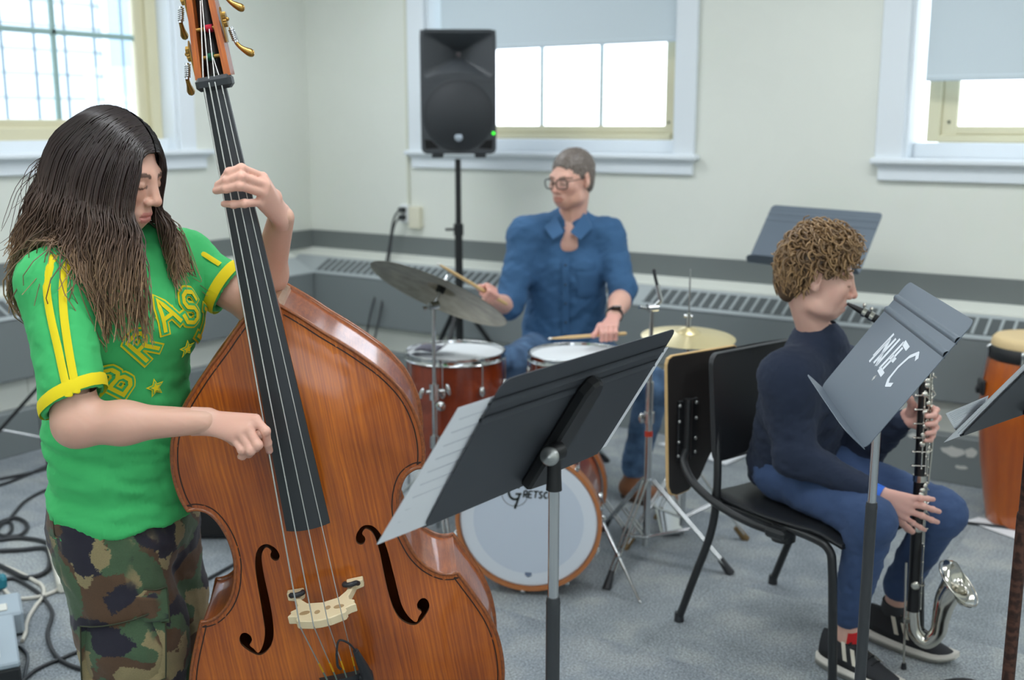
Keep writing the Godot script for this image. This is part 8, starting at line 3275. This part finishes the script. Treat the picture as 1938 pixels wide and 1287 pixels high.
# ---------------------------------------------------------------- the drummer
func drummer() -> void:
	var F := Vector3(-0.15, 0, 0.99).normalized()
	var L := Vector3(0.99, 0, 0.15).normalized()
	var o := thing("person", "drummer with short hair and glasses in a blue button shirt behind the drums", "person", Vector3(0.24, 0, -4.7))
	var sk := lin(220, 172, 154)
	var plain := func(p: Vector3) -> Color: return sk
	var nz := FastNoiseLite.new()
	nz.seed = 61
	nz.frequency = 1.0
	var white := func(p: Vector3) -> Color: return Color.WHITE
	var pv := Vector3(0.2309, 0.5670, -4.7500)
	var ch := Vector3(0.2380, 0.9171, -4.6800)
	var rs := Vector3(0.0561, 1.0903, -4.6700)
	var ls := Vector3(0.4142, 1.0826, -4.6800)
	var nb := Vector3(0.2470, 1.1478, -4.6800)
	var re := Vector3(-0.0067, 0.7925, -4.6000)
	var rw := Vector3(-0.0925, 0.8483, -4.4200)
	var le := Vector3(0.4622, 0.8500, -4.5500)
	var lw := Vector3(0.4077, 0.7984, -4.3300)
	# ---- jeans and shoes
	var rk := Vector3(-0.0022, 0.5885, -4.3800)
	var lk := Vector3(0.5755, 0.5076, -4.3300)
	var la := Vector3(0.5119, 0.1375, -4.4200)
	var ra := C(0.05, 0.1, 4.5)
	var pf := Field.new(Vector3(-0.14, 0.06, -4.95), Vector3(0.66, 0.76, -4.2), 0.009)
	pf.bone(pv + Vector3(0, 0.08, 0), pv + Vector3(0, -0.02, 0), Vector2(0.17, 0.125), Vector2(0.18, 0.14), 0.03, L)
	pf.bone(pv - L * 0.09, rk, Vector2(0.1, 0.1), Vector2(0.075, 0.075), 0.04)
	pf.bone(rk, ra, Vector2(0.072, 0.072), Vector2(0.055, 0.055), 0.02)
	pf.bone(pv + L * 0.09, lk, Vector2(0.1, 0.1), Vector2(0.075, 0.075), 0.04)
	pf.bone(lk, la, Vector2(0.07, 0.07), Vector2(0.055, 0.055), 0.02)
	var mb := MB.new()
	pf.net(mb, white, func(p: Vector3, n: Vector3) -> float: return 0.006 * nz.get_noise_3d(p.x * 9.0, p.y * 14.0, p.z * 9.0))
	mb.use_col = false
	var denim := cloth_mat("denim", rgb(96, 128, 164), 0.9)
	denim.albedo_texture = noise_tex(88, 0.02, [[0.15, rgb(130, 140, 150)], [0.5, rgb(210, 215, 220)], [0.85, rgb(255, 255, 255)]], 256)
	triplanar(denim, 2.0)
	part("jeans", mb, denim, o)
	for k in 2:
		var an := la if k == 0 else ra
		var dir := Vector3(0.75, 0, 0.66).normalized() if k == 0 else Vector3(0, 0, 1)
		var f := Field.new(Vector3(an.x, 0, an.z) - Vector3(0.2, 0.02, 0.2), Vector3(an.x, 0.16, an.z) + Vector3(0.25, 0.0, 0.3), 0.007)
		f.bone(Vector3(an.x, 0.13, an.z), Vector3(an.x, 0.06, an.z), Vector2(0.042, 0.045), Vector2(0.045, 0.045), 0.02)
		f.bone(Vector3(an.x, 0.045, an.z) - dir * 0.03, Vector3(an.x, 0.04, an.z) + dir * 0.18, Vector2(0.042, 0.038), Vector2(0.045, 0.03), 0.03, dir.cross(Vector3.UP))
		mb = MB.new()
		f.slice(Vector3(0, 0.018, 0), Vector3.DOWN)
		f.net(mb, white)
		var so := part("shoe", mb, mat("brown_leather", rgb(132, 84, 52), 0.45), o)
		mb = MB.new()
		var q := []
		for i in 20:
			var a := TAU * i / 20.0
			q.append(Vector2(cos(a) * 0.05, sin(a) * 0.135))
		mb.extrude(PackedVector2Array(q), 0.02, Transform3D(Basis(dir.cross(Vector3.UP), dir, dir.cross(Vector3.UP).cross(dir)), Vector3(an.x, 0.003, an.z) + dir * 0.075))
		part("sole", mb, mat("brown_sole", rgb(70, 52, 40), 0.7), so)
	# ---- shirt
	var sf := Field.new(Vector3(-0.2, 0.58, -4.95), Vector3(0.66, 1.24, -4.28), 0.0085)
	sf.bone(ch + Vector3(0, 0.03, 0), pv + Vector3(0, 0.1, 0), Vector2(0.168, 0.118), Vector2(0.178, 0.135), 0.05, L)
	sf.bone(pv + Vector3(0, 0.1, 0), pv + Vector3(0, -0.03, 0), Vector2(0.178, 0.135), Vector2(0.195, 0.15), 0.04, L)
	sf.bone(rs, ls, Vector2(0.058, 0.068), Vector2(0.058, 0.068), 0.06, Vector3.UP)
	sf.bone(rs.lerp(ls, 0.12) + Vector3(0, 0.015, 0), nb + Vector3(0, -0.0, -0.01), Vector2(0.06, 0.055), Vector2(0.062, 0.06), 0.05)
	sf.bone(rs.lerp(ls, 0.88) + Vector3(0, 0.015, 0), nb + Vector3(0, -0.0, -0.01), Vector2(0.06, 0.055), Vector2(0.062, 0.06), 0.05)
	sf.bone(rs, re + Vector3(0, 0.03, 0), Vector2(0.07, 0.068), Vector2(0.062, 0.062), 0.05)
	sf.bone(re + Vector3(0.004, 0.03, 0), re.lerp(rw, 0.12), Vector2(0.064, 0.064), Vector2(0.06, 0.06), 0.02)
	sf.bone(ls, le + Vector3(0, 0.03, 0), Vector2(0.068, 0.066), Vector2(0.058, 0.058), 0.05)
	sf.bone(le + Vector3(0, 0.03, 0), le.lerp(lw, 0.06), Vector2(0.058, 0.058), Vector2(0.056, 0.056), 0.02)
	# open collar
	sf.bone(nb + F * 0.075 + Vector3(0, 0.05, 0), nb + F * 0.1 + Vector3(0, -0.028, 0), Vector2(0.04, 0.045), Vector2(0.006, 0.02), 0.006, L, true)
	sf.slice(Vector3(0, pv.y - 0.055, 0), Vector3.DOWN)
	var crease := func(p: Vector3, n: Vector3) -> float:
		return 0.010 * nz.get_noise_3d(p.x * 8.0 + p.y * 5.0, p.y * 12.0 - p.x * 5.0, p.z * 6.0) + 0.003 * nz.get_noise_3d(p.x * 24.0, p.y * 28.0, p.z * 20.0)
	mb = MB.new()
	sf.net(mb, white, crease)
	var blue := cloth_mat("blue_cotton", rgb(52, 92, 132), 0.85)
	var sh := part("shirt", mb, blue, o)
	# collar flaps, placket, pocket and buttons
	for s in [-1.0, 1.0]:
		mb = MB.new()
		var a: Vector3 = nb + L * s * 0.062 + Vector3(0, 0.038, 0) + F * 0.04
		var b: Vector3 = nb + L * s * 0.014 + F * 0.128 + Vector3(0, -0.036, 0)
		var c: Vector3 = nb + L * s * 0.058 + F * 0.135 + Vector3(0, -0.066, 0)
		var d: Vector3 = nb + L * s * 0.1 + F * 0.085 + Vector3(0, -0.02, 0)
		var bk: Vector3 = nb + L * s * 0.04 - F * 0.05 + Vector3(0, 0.04, 0)
		mb.face([a, b, c, d])
		mb.face([a + F * 0.004, b + F * 0.004, c + F * 0.004, d + F * 0.004])
		mb.face([a, d, bk + L * s * 0.03, bk])
		part("collar", mb, blue, sh)
	mb = MB.new()
	var pl := []
	for k in 14:
		pl.append(sf.along(ch + Vector3(0, 0.085 - 0.36 * k / 13.0, 0) + F * 0.3 + L * 0.004, -F, 0.009, 0.5))
	var rows := []
	for p in pl:
		rows.append([p - L * 0.014, p, p + L * 0.014])
	mb.grid(rows, false, 1.0, Vector2(1, 1), F)
	var plk := part("placket", mb, blue, sh)
	for k in 5:
		mb = MB.new()
		mb.ball(pl[1 + k * 3 - (1 if k > 3 else 0)] + F * 0.002, Vector3(0.005, 0.005, 0.003), 8)
		part("button", mb, mat("button_navy", rgb(22, 34, 50), 0.4), plk)
	part("chest_pocket", patch(sf, [ch + L * 0.05 + Vector3(0, 0.03, 0), ch + L * 0.14 + Vector3(0, 0.03, 0), ch + L * 0.135 + Vector3(0, -0.08, 0), ch + L * 0.055 + Vector3(0, -0.08, 0)], -F, 0.008), blue, sh)
	# ---- skin
	var B := look(Vector3(-0.66, -0.16, 0.73))
	var hc := Vector3(0.2442, 1.3285, -4.6200)
	var hs := 1.02
	var skin := MB.new()
	var hf := head_field(hc, B, hs, 1.0, 0.0038)
	hf.bone(hc + B * Vector3(0, -0.06, -0.03), nb + Vector3(0, -0.03, 0), Vector2(0.055, 0.058), Vector2(0.062, 0.06), 0.02)
	hf.bone(nb + Vector3(0, 0.0, 0.02), nb + F * 0.06 + Vector3(0, -0.07, 0), Vector2(0.05, 0.03), Vector2(0.035, 0.03), 0.02)
	hf.net(skin, face_paint(hc, B, hs, sk, lin(196, 136, 120), lin(110, 90, 76), 0.3, 0.35, lin(176, 128, 104)))
	var cf := Field.new(nb + Vector3(-0.1, -0.16, -0.08), nb + Vector3(0.1, 0.05, 0.14), 0.006)
	cf.bone(nb + F * 0.02, nb + F * 0.055 + Vector3(0, -0.1, 0), Vector2(0.055, 0.045), Vector2(0.045, 0.04), 0.02, L)
	cf.net(skin, plain)
	var arms := Field.new(Vector3(-0.2, 0.68, -4.75), Vector3(0.62, 1.0, -4.2), 0.007)
	arms.bone(re + Vector3(0.004, 0.02, 0), re, Vector2(0.046, 0.046), Vector2(0.046, 0.046), 0.02)
	arms.bone(re, rw, Vector2(0.047, 0.047), Vector2(0.032, 0.029), 0.02)
	arms.bone(le + Vector3(0, 0.02, 0), le, Vector2(0.044, 0.044), Vector2(0.044, 0.044), 0.02)
	arms.bone(le, le.lerp(lw, 0.4), Vector2(0.044, 0.044), Vector2(0.043, 0.043), 0.02)
	arms.bone(le.lerp(lw, 0.4), lw, Vector2(0.043, 0.043), Vector2(0.03, 0.026), 0.02)
	arms.net(skin, plain)
	var hp := func(p: Vector3) -> Color: return lin(222, 166, 152)
	# right hand closed round the raised stick
	var s0 := C(-0.279, 1.041, 4.08)
	var s1 := C(-0.02, 0.83, 4.42)
	var g := s0.lerp(s1, 0.70)
	var sd := (s1 - s0).normalized()
	var up := Vector3(0.1, 0.9, 0.4).normalized()
	up = (up - sd * up.dot(sd)).normalized()
	var ou := sd.cross(up)
	if ou.z < 0:
		ou = -ou
	var fg := []
	for k in 4:
		var c := g + sd * (k - 1.2) * 0.019
		fg.append([c + up * 0.024 - ou * 0.006, c + up * 0.012 + ou * 0.024, c - up * 0.014 + ou * 0.016, c - up * 0.016 - ou * 0.006])
	hand(skin, re, rw, fg, [g + up * 0.01 - sd * 0.0 - ou * 0.03, g - sd * 0.03 + up * 0.0 - ou * 0.022, g - sd * 0.05 + up * 0.004 - ou * 0.01], 0.0092, hp, 0.03, 0.0035)
	# left hand over the level stick
	var t0 := C(0.138, 0.747, 4.12)
	var t1 := C(0.445, 0.752, 4.2)
	g = t0.lerp(t1, 0.76)
	sd = (t1 - t0).normalized()
	fg = []
	for k in 4:
		var c := g + sd * (1.4 - k) * -0.019
		fg.append([c + Vector3(0, 0.03, 0.002), c + Vector3(0, 0.012, 0.028), c + Vector3(0, -0.014, 0.022), c + Vector3(0, -0.018, 0.0)])
	hand(skin, le, lw, fg, [g - sd * 0.03 + Vector3(0, 0.03, -0.03), g - sd * 0.045 + Vector3(0, 0.006, -0.01), g - sd * 0.06 + Vector3(0, 0.002, 0.008)], 0.0092, hp, 0.03, 0.0035)
	inner_body(skin, [nb, ch, pv], [[nb, rs, re, re.lerp(rw, 0.5)], [nb, ls, le, le.lerp(lw, 0.5)]], sk)
	part("body", skin, skin_mat("skin"), o)
	# watch
	mb = MB.new()
	var wd := (lw - le).normalized()
	mb.tube([lw - wd * 0.022, lw - wd * 0.002], 0.0345, 18)
	var wt := part("watch_strap", mb, mat("watch_black", rgb(28, 30, 32), 0.5), o)
	mb = MB.new()
	mb.box(lw - wd * 0.012 + Vector3(0.005, 0.028, 0.02), Vector3(0.036, 0.012, 0.036), 0.004, look(Vector3(0.1, 0.7, 0.7)))
	part("watch_case", mb, mat("watch_face", rgb(16, 17, 19), 0.2), wt)
	# ---- hair
	var hair := MB.new()
	var cap := Field.new(hc - Vector3.ONE * 0.15, hc + Vector3.ONE * 0.15, 0.0045)
	var P := func(x: float, y: float, z: float) -> Vector3: return hc + B * (Vector3(x, y, z) * hs)
	cap.egg(P.call(0, 0.032, -0.026), Vector3(0.080, 0.092, 0.104), B, 0.01)
	cap.egg(P.call(0, -0.02, -0.05), Vector3(0.07, 0.07, 0.055), B, 0.02)
	cap.egg(P.call(0, -0.03, 0.115), Vector3(0.105, 0.115, 0.078), B, 0.006, true)
	cap.egg(P.call(0, -0.125, -0.03), Vector3(0.12, 0.065, 0.12), B, 0.008, true)
	for m in [-1.0, 1.0]:
		cap.egg(P.call(m * 0.085, -0.01, -0.014), Vector3(0.02, 0.034, 0.022), B, 0.005, true)
		cap.egg(P.call(m * 0.06, 0.05, 0.078), Vector3(0.02, 0.035, 0.03), B, 0.01, true)
	var hr := FastNoiseLite.new()
	hr.frequency = 1.0
	cap.net(hair, func(p: Vector3) -> Color: return lin(86, 76, 70).lerp(lin(126, 116, 108), clampf(0.5 + 0.9 * hr.get_noise_3d(p.x * 160.0, p.y * 60.0, p.z * 160.0), 0, 1)), func(p: Vector3, n: Vector3) -> float: return 0.004 * hr.get_noise_3d(p.x * 90.0, p.y * 50.0, p.z * 90.0))
	part("hair", hair, hair_mat(), o)
	# ---- glasses
	mb = MB.new()
	var dk := mat("glasses_black", rgb(26, 28, 30), 0.35)
	for m in [-1.0, 1.0]:
		var ring := []
		for p in rounded_rect(0.05, 0.038, 0.014, 5):
			ring.append(P.call(m * 0.033 + p.x, -0.004 + p.y, 0.104 - absf(m * 0.033 + p.x) * 0.18))
		mb.tube(ring, 0.0025, 6, false, true)
		mb.tube([P.call(m * 0.058, 0.008, 0.094), P.call(m * 0.074, 0.008, 0.07), P.call(m * 0.079, 0.006, -0.005)], 0.0021, 6)
	mb.tube([P.call(-0.009, 0.0, 0.103), P.call(0, 0.004, 0.106), P.call(0.009, 0.0, 0.103)], 0.0019, 6)
	var gl := part("glasses", mb, dk, o)
	for m in [-1.0, 1.0]:
		mb = MB.new()
		var q := []
		for p in rounded_rect(0.048, 0.036, 0.013, 5):
			q.append(P.call(m * 0.033 + p.x, -0.004 + p.y, 0.104 - absf(m * 0.033 + p.x) * 0.18))
		mb.cap(q, B.z)
		part("lens", mb, glass(), gl)

func _ready() -> void:
	setup()
	ceiling_lights()
	room()
	outside()
	radiators()
	double_bass()
	stands()
	chair()
	loudspeaker()
	conga()
	drum_kit()
	clutter()
	bassist()
	boy()
	clarinet()
	drummer()
